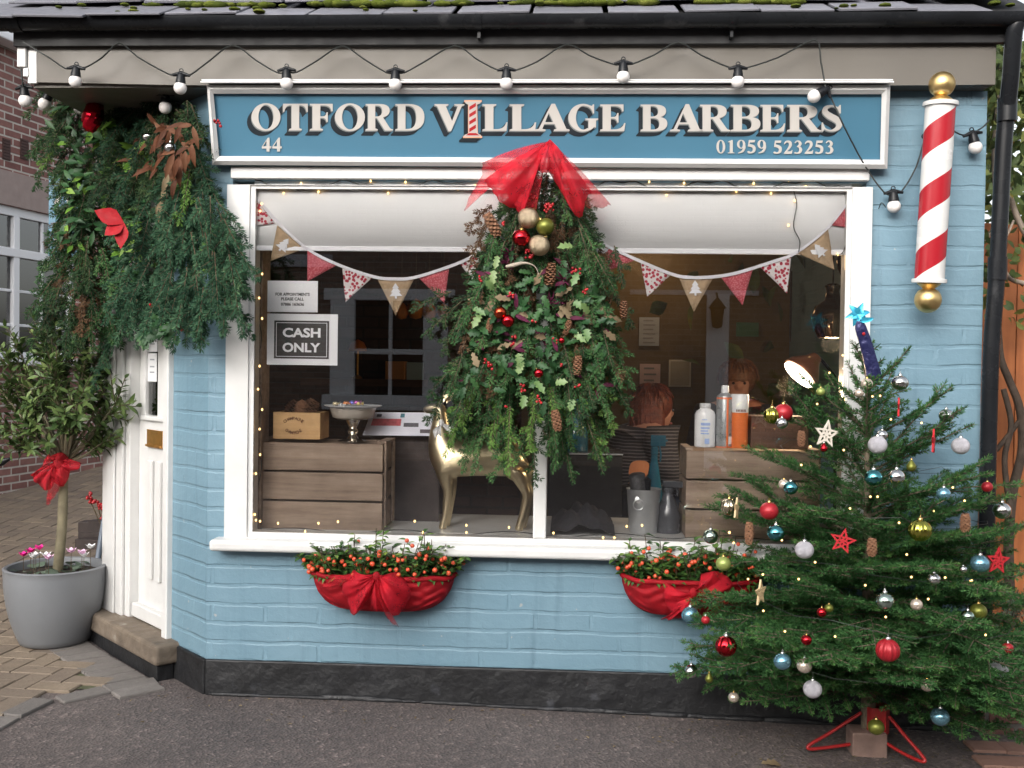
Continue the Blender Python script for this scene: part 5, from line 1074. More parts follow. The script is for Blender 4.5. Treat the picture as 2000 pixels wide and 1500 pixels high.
for i in range(170):
    py = random.uniform(185, 480); f = random.random(); lo, hi = np.interp(py, *pl1), np.interp(py, *pr1); px = lo + (hi - lo) * f; B.leaf(at(px, py, .40 + random.uniform(-.06, .06)), (random.uniform(-1, 1), random.uniform(-.6, 0), random.uniform(-1, .3)), (random.uniform(-.6, .6), -1, .5), random.uniform(.04, .085), random.uniform(.018, .032), 1 if random.random() < .12 else 0, 'bay')
A.build('conifer_foliage', [FIR, FIRD, FIRY, FIRE, DRY], Lg); B.build('glossy_leaves', [HOLLY, IVYL], Lg)
A, B, Cc = Fol(), Fol(), Fol(); pl2 = ([165, 250, 330, 420, 520, 600, 660, 700], [215, 235, 228, 232, 244, 240, 245, 300]); pr2 = ([165, 300, 360, 440, 520, 600, 660, 700], [398, 398, 430, 468, 472, 470, 430, 390])
for i in range(235):
    py = random.uniform(170, 600); f = random.random(); lo, hi = np.interp(py, *pl2), np.interp(py, *pr2); px = lo + (hi - lo) * (.06 + .84 * f); Y = doorY(px) + .05 + random.uniform(-.16, .05); L = random.uniform(.15, .34) * (.75 if py > 540 else 1)
    d = V(((f - .5) * .9 + random.uniform(-.32, .32), random.uniform(-.45, .05), -1 if py > 230 else random.uniform(-1, -.2)))
    r = random.random(); mi = (0 if r < .48 else (3 if r < .96 else 1)) if py > 330 else (2 if r < .7 else 3)
    A.frond(at(px, py, Y), d, L, (0, -1, .15), droop=.30, side=.26, space=.062, nl=.025, dens=1000, w=.0038, flat=.2, mi=mi, r=.003)
for px, py, tx, ty in ((250, 560, 215, 690), (240, 600, 185, 720), (225, 640, 176, 765), (430, 400, 480, 450), (440, 470, 482, 540), (440, 500, 478, 580), (420, 540, 470, 600), (330, 560, 300, 640), (380, 560, 400, 650), (280, 520, 250, 640), (430, 430, 478, 500)):
    p, e = at(px, py, doorY(px) - .06), at(tx, ty, doorY(tx) - .06); A.frond(p, e - p, (e - p).length, (0, -1, .15), droop=.2, side=.22, space=.065, nl=.022, dens=1100, w=.0036, flat=.15, mi=0, r=.003)
for i in range(60):
    px, py = random.triangular(255, 385, 320), random.uniform(240, 330); B.leaf(at(px, py, doorY(px) - .13), (random.uniform(-.6, .6), random.uniform(-.5, 0), random.uniform(-1.2, .3)), (random.uniform(-.5, .5), -1, .3), random.uniform(.05, .09), .022, 0, 'long', .3, .4)
for px, py in ((340, 300), (352, 305), (345, 320), (330, 340), (345, 350), (362, 295), (375, 280), (325, 365), (318, 385), (312, 395), (333, 330)): B.leaf(at(px, py, doorY(px) - .17), (random.uniform(-.4, .3), -.3, -1), (random.uniform(-.4, .4), -1, .2), random.uniform(.075, .11), .026, 0 if px > 330 else 1, 'long', .45, .5)
for i in range(34):
    px, py = random.uniform(215, 300), random.uniform(280, 330); Cc.leaf(at(px, py, doorY(px) - .10), (random.uniform(-1, .6), -.4, random.uniform(-.8, .4)), (random.uniform(-.4, .4), -1, .6), random.uniform(.05, .08), .035, 0, 'ivy', .25, .2)
for i in range(60):
    px, py = random.uniform(222, 280), random.uniform(390, 560); Cc.leaf(at(px, py, doorY(px) - .12), (random.uniform(-1, .3), -.4, random.uniform(-.9, .1)), (random.uniform(-.4, .4), -1, .6), random.uniform(.04, .07), .02, 0 if random.random() < .4 else 1, 'bay', .25, .2)
for i in range(26):
    px, py = random.uniform(270, 345), random.uniform(615, 660); Cc.leaf(at(px, py, doorY(px) - .10), (random.uniform(-1, .6), -.4, random.uniform(-.9, .1)), (random.uniform(-.4, .4), -1, .3), random.uniform(.05, .08), .04, 1, 'holly', .25, .2)
A.build('fir_foliage', [FIRB, FIRY, FIRD, FIRC], Rg); B.build('brown_leaves', [RUST, TANL], Rg); Cc.build('green_leaves', [IVYL, HOLLY], Rg)
for px, py, n in ((300, 600, 5), (312, 598, 4), (425, 240, 6), (350, 640, 4)): berries('berry_cluster', at(px, py, doorY(px) - .13), n, .014, .006, Rg)
# big dented red foil balls, silver bells and the red fabric leaf
for px, py, r, Y, lab in ((182, 226, 24, .20, 'big dented red foil ball in front, hanging in the greenery under the left eaves'), (198, 182, 25, .28, 'big red foil ball higher up and behind, tucked under the left eaves')):
    mb = MB(); mb.ball((0, 0, 0), 1, 14, 9, (.85, .85, 1.35)); mb.v = [tuple(V(v) * (1 + rng.normal(0, .05))) for v in mb.v]; o = mb.build('foil_ball', OM['foil'], smooth=20); rr = wr(r, Y); o.location = at(px, py, Y); o.scale = (rr,) * 3; o.rotation_euler = (0, .25, 0); tag(o, lab, 'bauble', 'red foil balls over the door')
    mb = MB(); mb.lathe([(.2, 1.3), (.2, 1.45), (.05, 1.5)], n=10); mb.build('cap', CAPS, o)
for px, py, lab in ((290, 268, 'left silver bell ball among the brown leaves of the corner greenery'), (333, 289, 'right silver bell ball beside the rust coloured leaves')): ornament('ball', OM['silver'], px, py, 12, doorY(px) - .15, lab, CAPS, 'silver balls in the door greenery')
F = Fol()
for tx, ty, W_ in ((187, 410, .075), (205, 455, .07), (233, 480, .06)): p_, e_ = at(243, 437, .10), at(tx, ty, .06); F.leaf(p_, e_ - p_, (0, -1, .3), (e_ - p_).length * 1.05, W_, 0, 'bay', .25, .15)
o = F.build('fabric_flower', pm('dark red velvet', (.22, .004, .008), .85, var=.3, vs=14), None); tag(o, 'red fabric poinsettia between the two hanging bunches of greenery', 'flower')
# ================================================================== FESTOON LIGHTS under the eaves
fs_ = thing('festoon_lights', 'string of white globe festoon bulbs on black cable along the eaves', 'festoon lights', tuple(at(1000, 150, -.14)))
FE = -.165
cab = [(45, 82), (95, 112), (128, 134), (147, 131), (166, 132), (200, 112), (233, 84), (270, 112), (330, 145), (351, 147), (372, 146), (410, 118), (455, 88), (500, 118), (542, 142), (560, 140), (580, 141), (620, 118), (668, 90), (710, 115), (755, 142), (772, 141), (790, 142), (830, 120), (889, 89), (930, 115), (972, 137), (989, 136), (1008, 137), (1050, 120), (1107, 87), (1150, 108), (1200, 126), (1217, 124), (1235, 125), (1280, 106), (1325, 83), (1370, 108), (1425, 132), (1441, 131), (1460, 132), (1520, 112), (1592, 78), (1603, 120), (1612, 170)]
cab2 = [(1612, 170), (1625, 195), (1650, 250), (1690, 325), (1728, 377), (1745, 376), (1762, 372), (1790, 325), (1810, 262), (1840, 240), (1866, 258), (1884, 264), (1902, 258), (1920, 248), (1932, 234)]
mb = MB(); mb.tube(smoothpath([at(x, y, FE) for x, y in cab], 3), .0032, 6); mb.tube(smoothpath([at(x, y, FE + .02 if i < 3 else (-.06 if i < 5 else -.035)) for i, (x, y) in enumerate(cab2)], 3), .0032, 6); mb.tube(smoothpath([at(1730, 405, -.02), at(1722, 396, -.03), at(1716, 408, -.01)], 4), .002, 5)
mb.tube(smoothpath([at(40, 130, -.06), at(45, 165, -.05), at(48, 172, .0), at(60, 160, .2), at(85, 165, .3), at(98, 180, .35), at(110, 160, .45), at(150, 175, .5), at(160, 195, .45), at(200, 150, .4), at(260, 165, .2), at(323, 190, .0)], 3), .003, 6); mb.build('cable', CABLE, fs_, smooth=60)
def fbulb(px, py, Y, tilt=0.0, r=12.6):
    R = wr(r, Y); c = at(px, py, Y); ax = V((math.sin(tilt), 0, math.cos(tilt))); h = MB()
    h.lathe([(R * .80, R * .72), (R * .78, R * 1.1), (R * .62, R * 1.9), (R * .52, R * 2.25), (R * .3, R * 2.4)], c, ax, 14)
    rt = V((math.cos(tilt), 0, -math.sin(tilt))); h.tube([c + ax * R * 2.0 - rt * R * 1.45, c + ax * R * 2.3, c + ax * R * 2.0 + rt * R * 1.45], [R * .2, R * .42, R * .2], 8)
    h.tube([c + ax * R * (2.75 + .3 * math.cos(a)) + rt * R * .3 * math.sin(a) for a in np.linspace(0, 2 * PI, 10)], R * .09, 5)
    ho = h.build('bulb_holder', BLACK, fs_, smooth=50); b = MB(); b.ball(c, R, 20, 14); b.build('bulb', BULB, ho, smooth=80)
for px, py, t in ((147, 159, .06), (352, 172, .05), (560, 163, -.02), (772, 165, 0), (989, 163, 0), (1217, 150, 0), (1441, 160, 0)): fbulb(px, py, FE - .012, t)
fbulb(1590, 188, FE + .01, 1.05); fbulb(1746, 403, -.045, -.06); fbulb(1905, 288, -.045, -.22); fbulb(49, 197, -.03, -.08); fbulb(87, 203, .34, .45); fbulb(157, 212, .42, -.2); fbulb(323, 210, doorY(323) - .12, 0); fbulb(205, 170, .40, 0)

# ================================================================== WALL BASKETS of winter cherry
def basket(pxa, pxb, pyt, pyb, label, bowf, seed, cut=None):
    random.seed(seed); Y0 = -.005; a, b = at(pxa, pyt, -.08), at(pxb, pyt, -.08); cx = (a.x + b.x) / 2; hw = (b.x - a.x) / 2; zt = (a.z + b.z) / 2; zb = at((pxa + pxb) / 2, pyb, -.08).z; H = zt - zb; D = .155
    t = thing('wall_basket', label, 'hanging basket', (cx, 0, zb), 'red wrapped wall baskets under the window'); 
    def surf(u, v, k=1.0):                            # u: -1..1 along the wall arc, v: 0 rim .. 1 bottom
        th = PI * (u + 1) / 2; s = math.cos(v * PI / 2) ** .20; q_ = math.cos(th)
        return V((cx - math.copysign(abs(q_) ** .8, q_) * hw * s * k, Y0 - math.sin(th) ** .6 * D * s * k, zt - H * v))
    def grid(k, jit, nu=44, nv=12): return [[(lambda p, w: V((p.x, p.y - w, p.z + w * .3)))(surf(-1 + 2 * i / nu, j / nv * .985, k), jit * (math.sin(21 * (j / nv) + 3.1 * math.sin(i * .19) + i * .12) * .6 + .4 * math.sin(29 * (j / nv) - 2 * math.sin(i * .31))) * (1 if 0 < i < nu else 0)) for i in range(nu + 1)] for j in range(nv + 1)]
    mb = MB(); mb.sheet(grid(.94, 0)); mb.build('trough', pm('coir liner', (.06, .04, .025), .95, var=.4, vs=40), t, smooth=80)
    mb = MB(); mb.sheet(grid(1.0, .006, 90, 24)); mb.tube(smoothpath([surf(u, .02, 1.01) + V((0, 0, random.uniform(-.004, .006))) for u in np.linspace(-1, 1, 13)], 3), .010, 8); mb.build('wrap', TULLED if True else 0, t, smooth=80, solid=.001)
    mb = MB(); mb.prism([[(math.cos(th) * hw * .9, math.sin(th) ** .8 * D * .88) for th in np.linspace(0, PI, 20)]], lambda x, y: V((cx - x, Y0 - .01 - y, zt - .02)), (0, 0, -.02)); mb.build('soil', SOIL, t)
    F = Fol(); bp_ = []
    for i in range(120):
        u = random.uniform(-.98, .98); x = cx + hw * u * .93; y = Y0 - .02 - random.random() * D * .75 * math.sqrt(max(1 - u * u, .05)); h = random.uniform(.07, .155) * (1.08 - .45 * abs(u) ** 3) * (1.35 if random.random() < .15 else 1); p = V((x, y, zt - .02)); top = p + V((random.uniform(-.04, .04) + .05 * u, random.uniform(-.06, .0), h)); F.tw.tube([p, top], .0018, 4, cap=False)
        for k in range(13):
            f = random.uniform(.15, 1); q = p.lerp(top, f); a = random.uniform(0, 6.28); F.leaf(q, (math.cos(a), math.sin(a) - .3, random.uniform(-.1, .9)), (0, -.3, 1), random.uniform(.028, .046), random.uniform(.012, .018), 0, 'bay', .3, .3)
        for k in range(random.choice((0, 0, 1, 1, 1, 2))): bp_.append(p.lerp(top, random.uniform(.35, .95)) + V((random.uniform(-.022, .022), -random.uniform(.012, .035), random.uniform(-.012, .012))))
    for i in range(30):
        u = random.uniform(-1, 1); p = surf(u, 0, .95); F.leaf(p, (random.uniform(-1, 1) + u, -1, random.uniform(-1.0, .4)), (0, -.6, 1), random.uniform(.03, .045), .013, 0, 'bay', .3, .4)
    F.build('foliage', CHERRY, t, 'stems')
    pr_ = None
    for p in bp_:
        if pr_ is None: m_ = MB(); m_.ball((0, 0, 0), .0088, 12, 8); pr_ = m_.build('berry', CHBERRY, t, smooth=80); o = pr_
        else: o = pr_.copy(); COL.objects.link(o)
        o.parent = t; o.matrix_parent_inverse = Matrix.Translation(-t.location); o.location = p; o.scale = (random.uniform(.8, 1.2),) * 3
    q = lambda x, y, d=0: at(x, y, -.175 + d); bowf(q); random.seed(seed + 99); return t
basket(608, 884, 1122, 1196, 'wall basket with orange red berries wrapped in red tulle at left under the window', lambda q: bow('tulle_bow', 'red tulle bow tied on the left berry basket', [
    (q(733, 1122, -.01), [q(628, 1152, .03), q(650, 1128, .03), q(690, 1115, .03)], 1.3, .03, TULLET), (q(735, 1122, -.01), [q(690, 1118), q(672, 1140), q(676, 1170, -.01), q(694, 1200), q(725, 1165)], 2, .038, TULLE), (q(737, 1122, -.01), [q(750, 1150), q(765, 1192, -.01), q(785, 1192), q(802, 1155), q(785, 1130), q(765, 1118)], 2, .038, TULLE),
    (q(735, 1128, -.02), [q(722, 1195), q(740, 1192, -.01), q(752, 1190)], 1.6, .026, TULLE), (q(737, 1128, -.02), [q(745, 1195, -.01), q(762, 1210), q(778, 1222)], 1.3, .03, TULLET)], TULLED, q(735, 1124, -.012), q(735, 1126, -.02), .016), 11)
basket(1216, 1482, 1130, 1206, 'wall basket with red berries wrapped in red tulle half hidden by the Christmas tree', lambda q: bow('tulle_bow', 'upright red tulle bow on the basket behind the tree', [
    (q(1352, 1160, -.01), [q(1300, 1140), q(1296, 1160), q(1305, 1185), q(1330, 1200)], 2, .034, TULLE), (q(1356, 1155, -.01), [q(1370, 1125, -.01), q(1392, 1112), q(1418, 1122), q(1428, 1150), q(1400, 1170)], 2, .038, TULLE), (q(1352, 1162, -.02), [q(1290, 1205), q(1308, 1212, -.01), q(1335, 1208)], 1.6, .026, TULLE), (q(1356, 1160, -.01), [q(1440, 1160), q(1450, 1172), q(1430, 1186)], 1.3, .03, TULLET)], TULLED, q(1354, 1158, -.012), q(1354, 1158, -.02), .016), 23)
random.seed(5)

# ================================================================== POTTED TREE by the door
pg = gnd(107, 1274); pY = pg.y + .14; pc = V((at(108, 1200, pY).x, pY, gz(pg.x, pg.y) + .014)); rT = wr(96, pY); rB = wr(66, pY); hP = at(107, 1108, pY).z - pc.z
pt_ = thing('potted_tree', 'standard bay tree with round leafy crown in a grey glazed pot by the door', 'potted tree', tuple(pc))
mb = MB(); pr = [(rB * .9, 0), (rB, .006)]
for i in range(1, 15): f = i / 14; pr.append((rB + (rT - rB) * (1 - (1 - f) ** 2.2), .006 + (hP - .006) * f))
pr += [(rT + .003, hP + .006), (rT - .006, hP + .012), (rT - .018, hP + .008), (rT - .024, hP - .02), (rT - .03, hP - .12)]
mb.lathe(pr, pc, n=56); mb.build('pot', GREYPOT, pt_, smooth=50)
mb = MB(); mb.lathe([(0, hP - .02), (rT * .5, hP - .018), (rT - .022, hP - .03), (rT - .022, hP - .06)], pc, n=28); mb.build('soil', SOIL, pt_, smooth=60)
tb_, tt_ = V((at(112, 1108, pY).x, pY, pc.z + hP - .03)), at(127, 895, pY)
mb = MB(); mb.tube(smoothpath([tb_, tb_.lerp(tt_, .4) + V((.008, 0, 0)), tb_.lerp(tt_, .8), tt_, at(128, 850, pY)], 5), list(np.linspace(wr(10, pY), wr(8, pY), 21)), 12)
F = Fol(); ends = []
for px, py, dy in ((10, 830, .05), (0, 760, -.1), (45, 870, -.05), (205, 860, -.05), (232, 770, .05), (10, 700, 0), (200, 660, 0), (40, 690, .05), (80, 650, -.05), (130, 640, .1), (170, 680, -.1), (215, 740, .05), (225, 790, -.12), (60, 840, -.15), (190, 850, .12), (110, 740, -.22), (150, 790, -.24), (90, 800, .22), (60, 760, -.18), (170, 730, .2), (110, 690, .0), (35, 770, .15), (200, 700, .05), (130, 820, -.2), (100, 660, -.15)):
    e = at(px, py, pY + dy); m_ = tt_.lerp(e, .5) + V((0, 0, -.03)); mb.tube(smoothpath([tt_ + V((0, 0, -.02)), m_, e], 4), list(np.linspace(.011, .003, 9)), 6); ends.append((m_, e))
mb.build('trunk', BARKP, pt_, smooth=60)
for m_, e in ends:
    for k in range(12):
        f = random.uniform(.12, 1.05); b = m_.lerp(e, f); dd = (rvec(.6) + (e - tt_).normalized() * .9 + V((0, 0, .35))).normalized(); L = random.uniform(.07, .17); tip = b + dd * L; F.tw.tube([b, tip], .0022, 4, cap=False)
        for j in range(9):
            g = (j + .5) / 9; a = j * 2.4 + k; q = b.lerp(tip, g); u, w_, _ = basis(dd); F.leaf(q, dd * .8 + (u * math.cos(a) + w_ * math.sin(a)) * .9, dd + V((0, -.2, .5)), random.uniform(.042, .066), random.uniform(.015, .022), 0, 'bay', .28, .2)
F.build('crown', BAY, pt_, 'twigs')
MAG, LPK, WHF = pm('magenta petal', (.55, .015, .20), .6, var=.2), pm('pale pink petal', (.70, .38, .52), .6, var=.1), pm('white petal', (.78, .76, .74), .6)
F = Fol()
for i in range(46):
    a, r = random.uniform(0, 6.28), rT * math.sqrt(random.random()) * .88; p = pc + V((math.cos(a) * r, math.sin(a) * r, hP - .015)); F.leaf(p, (math.cos(a * 3), math.sin(a * 3), random.uniform(.3, .9)), (0, 0, 1), random.uniform(.03, .05), .04, 0, 'ivy', .15, .2)
F.build('cyclamen_leaves', SHRUBL, pt_)
for px, py, m, dy in ((77, 1074, MAG, -.10), (60, 1080, MAG, -.05), (46, 1087, MAG, -.02), (66, 1091, WHF, -.14), (70, 1088, WHF, -.13), (95, 1093, LPK, -.15), (90, 1088, WHF, -.12), (139, 1080, LPK, -.12), (160, 1083, LPK, -.05), (164, 1088, WHF, -.06), (177, 1072, WHF, .02)):
    F = Fol(); c = at(px, py, pY + dy)
    for k in range(5): a = k * 1.257 + px; F.leaf(c, (math.cos(a) * .7, math.sin(a) * .7, 1), (math.cos(a), math.sin(a), -.4), .034, .024, 0, 'bay', .1, -.2)
    F.tw.tube([c, V((c.x, c.y, pc.z + hP - .02))], .0015, 4); F.build('flower', m, pt_, 'flower_stem', TWIG)
q = lambda x, y, d=0: at(x, y, pY - .06 + d)
bow('tulle_bow', 'red tulle bow knotted round the trunk of the potted tree', [(q(112, 900), [q(62, 925), q(70, 945), q(95, 955), q(108, 930)], 3, .03, TULLE), (q(116, 900), [q(125, 925), q(152, 918), q(156, 902), q(140, 898)], 2, .02, TULLE), (q(112, 905), [q(92, 985), q(104, 975), q(122, 935)], 2, .02, TULLET), (q(110, 896), [q(62, 935), q(78, 912), q(95, 890)], 2, .02, TULLE), (q(114, 902), [q(98, 888), q(114, 884), q(130, 892), q(134, 935), q(118, 948), q(100, 938)], 3, .025, TULLED)], TULLED, q(114, 900), q(115, 905, -.01), .03)

# things behind the pot: dark planter, leaning pole, berry spray, handlebar end
gy_ = 2.3; c = at(180, 1085, gy_)
pl = thing('slatted_planter', 'black stained slatted timber planter behind the grey pot', 'planter', tuple(at(185, 1105, gy_)))
for k, (y0, y1, x0, x1, Y) in enumerate(((1022, 1042, 152, 260, gy_ + .25), (1042, 1052, 152, 260, gy_ + .12), (1056, 1078, 146, 260, gy_), (1080, 1112, 150, 260, gy_ + .03))):
    mb = MB(); a, b = at(x0, y1, Y), at(x1, y0, Y); mb.box(a.x, b.x, Y, Y + (.10 if k != 1 else .02), a.z, b.z); mb.build('slat', BLACKW, pl, bevel=.004)
mb = MB(); a, b = at(158, 1128, gy_ + .05), at(262, 1024, gy_ + .05); mb.box(a.x, b.x, gy_ + .14, gy_ + .22, a.z, b.z); mb.build('back_board', BLACKW, pl)
mb = MB(); mb.tube([at(190, 1100, 1.35), at(217, 935, 1.5)], .016, 10); o = mb.build('leaning_pole', pm('grey blue pole', (.10, .12, .15), .5), smooth=60); tag(o, 'grey pole leaning between the pot and the white door frame', 'pole')
sp = thing('berry_spray', 'artificial red berry spray standing in the dark slatted planter', 'berry spray', tuple(at(205, 1030, 1.9)))
mb = MB()
for tx, ty in ((172, 968), (205, 1010), (214, 985), (190, 985), (212, 1000)): mb.tube([at(208, 1050, 1.9), at(tx, ty, 1.9)], .004, 5)
mb.build('stems', TWIG, sp)
for tx, ty in ((172, 968), (180, 975), (190, 983), (199, 990), (205, 1010), (213, 995), (214, 985), (210, 1003), (207, 1020)): berries('berry_cluster', at(tx, ty, 1.88), 7, .020, .010, sp)
mb = MB(); mb.tube([at(-30, 912, 1.0), at(5, 902, 1.0), at(19, 896, 1.0)], [.022, .02, .008], 10); o = mb.build('handlebar_grip', BLACK, smooth=60); tag(o, 'dark rounded handle end poking in at the far left edge', 'handle')
F = Fol()
for _ in range(420):
    x, y = XT + rng.normal(0, .42), YT - abs(rng.normal(0, .30)) + .15; z = gz(x, y) + .003; a = random.uniform(0, 6.28); dv = np.array([math.cos(a), math.sin(a), 0]) * .010; sv = np.array([-math.sin(a), math.cos(a), 0]) * .0012; p = np.array([x, y, z]); F.quads(np.array([[p - dv, p + sv + (0, 0, .001), p + dv, p - sv]]))
o = F.build('fallen_needles', leafmat('fallen needles', [(0, (.03, .05, .02)), (.6, (.09, .08, .03)), (1, (.16, .12, .05))]), None); o['kind'] = 'stuff'
F = Fol()
for _ in range(90):
    x = random.uniform(-1.6, 1.9); y = -.03 - abs(rng.normal(0, .16)); F.leaf((x, y, gz(x, y) + .004), (random.uniform(-1, 1), random.uniform(-1, 1), .05), (random.uniform(-.3, .3), random.uniform(-.3, .3), 1), random.uniform(.008, .022), random.uniform(.006, .012), 0, 'oak', .2, .3)
o = F.build('leaf_litter', TANL, None); o['kind'] = 'stuff'
F = Fol(); c = gnd(1487, 1498); F.leaf((c.x, c.y, c.z + .012), (1, .2, .05), (0, -.2, 1), .075, .045, 0, 'oak', .3, .2); o = F.build('fallen_leaf', TANL, None); tag(o, 'pale brown fallen leaf lying on the tarmac by the tree stand', 'leaf')

# ================================================================== RIGHT EDGE: creeper, vine stem, grey shrub
cr = thing('climbing_plant', 'twisted climbing plant with sparse autumn leaves on the orange fence', 'climber', (2.5, 1.0, 0))
mb = MB(); vy = .95
mb.tube(smoothpath([at(1972, 1160, vy), at(1970, 1060, vy), at(1978, 960, vy), at(1996, 880, vy), at(1992, 800, vy), at(1972, 745, vy), at(1955, 700, vy), at(1950, 640, vy + .05)], 5), list(np.linspace(.027, .016, 36)), 8)
mb.tube(smoothpath([at(1975, 1010, vy - .03), at(1962, 900, vy), at(1975, 830, vy), at(1960, 760, vy)], 5), .014, 7); mb.tube(smoothpath([at(1945, 880, vy), at(1985, 830, vy), at(2010, 790, vy)], 5), .012, 7); mb.build('vine_stem', BARKD, cr, smooth=60)
mb = MB(); mb.tube(smoothpath([at(2010, 470, vy), at(1985, 420, vy), at(1968, 360, vy), at(1975, 330, vy)], 5), .014, 7); mb.tube(smoothpath([at(2010, 555, vy), at(1975, 545, vy), at(1955, 520, vy)], 5), .012, 7); mb.tube([at(1980, 430, vy), at(1962, 470, vy)], .006, 6); mb.tube(smoothpath([at(1925, 470, vy), at(1945, 420, vy), at(1940, 300, vy), at(1955, 120, vy)], 5), .008, 6); mb.build('branch', pm('pale bark', (.24, .19, .15), .8, var=.3, vs=20), cr, smooth=60)
F = Fol()
for i in range(620):
    py = random.triangular(20, 440, 120); px = random.uniform(1915, 2060); F.leaf(at(px, py, vy + random.uniform(-.15, .15)), rvec() + V((0, -.3, -.5)), rvec(.6) + V((0, -1, .5)), random.uniform(.05, .09), random.uniform(.025, .045), 0, 'bay', .2, .25)
for i in range(90):
    py = random.uniform(440, 640); px = random.choice((random.uniform(1925, 1940), random.uniform(1965, 2030))); F.leaf(at(px, py, vy + random.uniform(-.1, .1)), rvec() + V((0, -.3, -.5)), rvec(.6) + V((0, -1, .5)), random.uniform(.04, .07), .03, 0, 'bay', .2, .25)
F.build('leaves', CREEP, cr)
sb_ = thing('garden_shrub', 'grey green rosemary shrub spilling over the brick garden wall', 'shrub', tuple(at(1980, 1330, .35)))
F = Fol()
for i in range(150):
    px = random.uniform(1945, 2080); py = random.uniform(1130, 1330); b = at(px, py + 60, .32 + random.uniform(-.15, .15)); d = V((random.uniform(-.6, .5), random.uniform(-.6, .2), random.uniform(.3, 1.2))); L = random.uniform(.08, .16); d.normalize(); F.tw.tube([b, b + d * L], .002, 4, cap=False); F.shoot(b, b + d * L, (0, -1, 0), .022, 420, .0034, 0, .1)
F.build('foliage', SHRUBL, sb_)

# ================================================================== IN THE WINDOW
BY = .016
bl = thing('roller_blind', 'white roller blind half lowered behind the shop window glass', 'blind', tuple(at(1078, 490, BY)))
BLM = pm('white blind fabric', (.60, .61, .61), .7, var=.02, vs=3)
mb = MB(); x0, x1 = at(497, 420, BY).x, at(1662, 420, BY).x; zl, zh = at(1078, 484, BY).z, 2.19
mb.sheet([[V((x0 + (x1 - x0) * i / 20, BY + .001 * math.sin(i * 1.3), z)) for i in range(21)] for z in (zl, (zl + zh) / 2, zh)]); mb.build('fabric', BLM, bl, smooth=80, solid=.002)
mb = MB(); mb.box(x0, x1, BY - .006, BY + .008, at(1078, 494, BY).z, zl); mb.build('hem_bar', pm('blind hem', (.56, .56, .58), .4, var=.02), bl, bevel=.003)
# bunting
bu = thing('bunting', 'fabric bunting of red, flowered and hessian flags strung across the window', 'bunting', tuple(at(1078, 540, .07)))
GY = .006
HES = pm('hessian', (.27, .19, .115), .95, var=.2, vs=60, bump=.003, bs=200); FELT = pm('white felt', (.50, .50, .52), .9)
def printmat(name, base, spot, sc, thr):
    m, nt, b, out = newmat(name); tc = nd(nt, 'TexCoord'); vo = nd(nt, 'TexVoronoi', Scale=sc); nt.links.new(tc.outputs['Object'], vo.inputs['Vector']); nt.links.new(ramp(nt, vo.outputs['Distance'], [(thr, spot), (thr + .06, base)]), b.inputs['Base Color']); b.inputs['Roughness'].default_value = .85; return m
FLOR = printmat('red flower print', (.66, .62, .61), (.38, .015, .045), 70, .42); GING = printmat('red gingham', (.42, .06, .08), (.55, .16, .18), 160, .4)
tapeL = [(495, 380), (545, 436), (600, 486), (660, 517), (730, 541), (770, 545), (806, 543), (860, 527), (915, 505), (965, 470)]; tapeR = [(1150, 458), (1180, 478), (1245, 508), (1310, 535), (1345, 542), (1393, 541), (1440, 533), (1510, 511), (1556, 493), (1617, 445), (1664, 385)]
tp = MB()
for T in (tapeL, tapeR):
    P = smoothpath([at(x, y, GY - .001) for x, y in T], 4); tp.sheet([[p + V((0, -.001, .007)) for p in P], [p + V((0, -.001, -.006)) for p in P]])
tp.build('tape', pm('white bunting tape', (.50, .49, .52), .8), bu, solid=.002)
treep = [(-.06, -.5), (.06, -.5), (.06, -.34), (.42, -.34), (.20, -.10), (.32, -.08), (.13, .16), (.22, .18), (0, .5), (-.22, .18), (-.13, .16), (-.32, -.08), (-.20, -.10), (-.42, -.34), (-.06, -.34)]
FL = [(((498, 386), (537, 436), (501, 441)), FLOR, 'red flower printed flag'), (((541, 440), (594, 486), (528, 510)), HES, 'hessian flag with white felt tree'), (((601, 487), (658, 518), (600, 550)), GING, 'red flag'), (((668, 520), (727, 542), (675, 590)), FLOR, 'red flower printed flag'), (((737, 545), (808, 546), (773, 616)), HES, 'hessian flag with white felt tree'), (((818, 543), (877, 525), (868, 592)), GING, 'red flag'), (((898, 514), (945, 487), (922, 548)), FLOR, 'red flower printed flag'),
      (((1183, 481), (1240, 508), (1186, 530)), GING, 'red flag'), (((1251, 511), (1311, 536), (1264, 580)), FLOR, 'red flower printed flag'), (((1325, 540), (1394, 541), (1355, 609)), HES, 'hessian flag with white felt tree'), (((1407, 540), (1471, 524), (1450, 596)), GING, 'red flag'), (((1484, 521), (1546, 498), (1537, 573)), FLOR, 'red flower printed flag'), (((1556, 494), (1617, 447), (1630, 527)), HES, 'hessian flag with white felt tree'), (((1624, 440), (1662, 391), (1661, 446)), GING, 'red flag')]
for tri, m, lab in FL:
    a, b, c = (at(x, y, GY + .004) for x, y in tri); rows = []
    for i in range(7):
        f = i / 6; p, q_ = a.lerp(c, f), b.lerp(c, f); rows.append([p.lerp(q_, k / 6) + V((0, .002 * math.sin(k * 1.1 + i * .7 + tri[0][0]), 0)) for k in range(7)])
    mb = MB(); mb.sheet(rows); fo = mb.build('flag', m, bu, smooth=80, solid=.001); fo['label'] = lab
    if m is HES:
        cx, cy = (tri[0][0] + tri[1][0] + tri[2][0]) / 3, (tri[0][1] + tri[1][1] + tri[2][1]) / 3 - 1; an = math.atan2(tri[1][1] - tri[0][1], tri[1][0] - tri[0][0]) + (-.05); ca_, sa_ = math.cos(an), math.sin(an)
        mb = MB(); mb.prism([treep], lambda x, y: at(cx + (x * ca_ + y * sa_) * 30, cy + (x * sa_ - y * ca_) * 30, GY - .002), (0, .002, 0)); mb.build('felt_tree', FELT, fo)
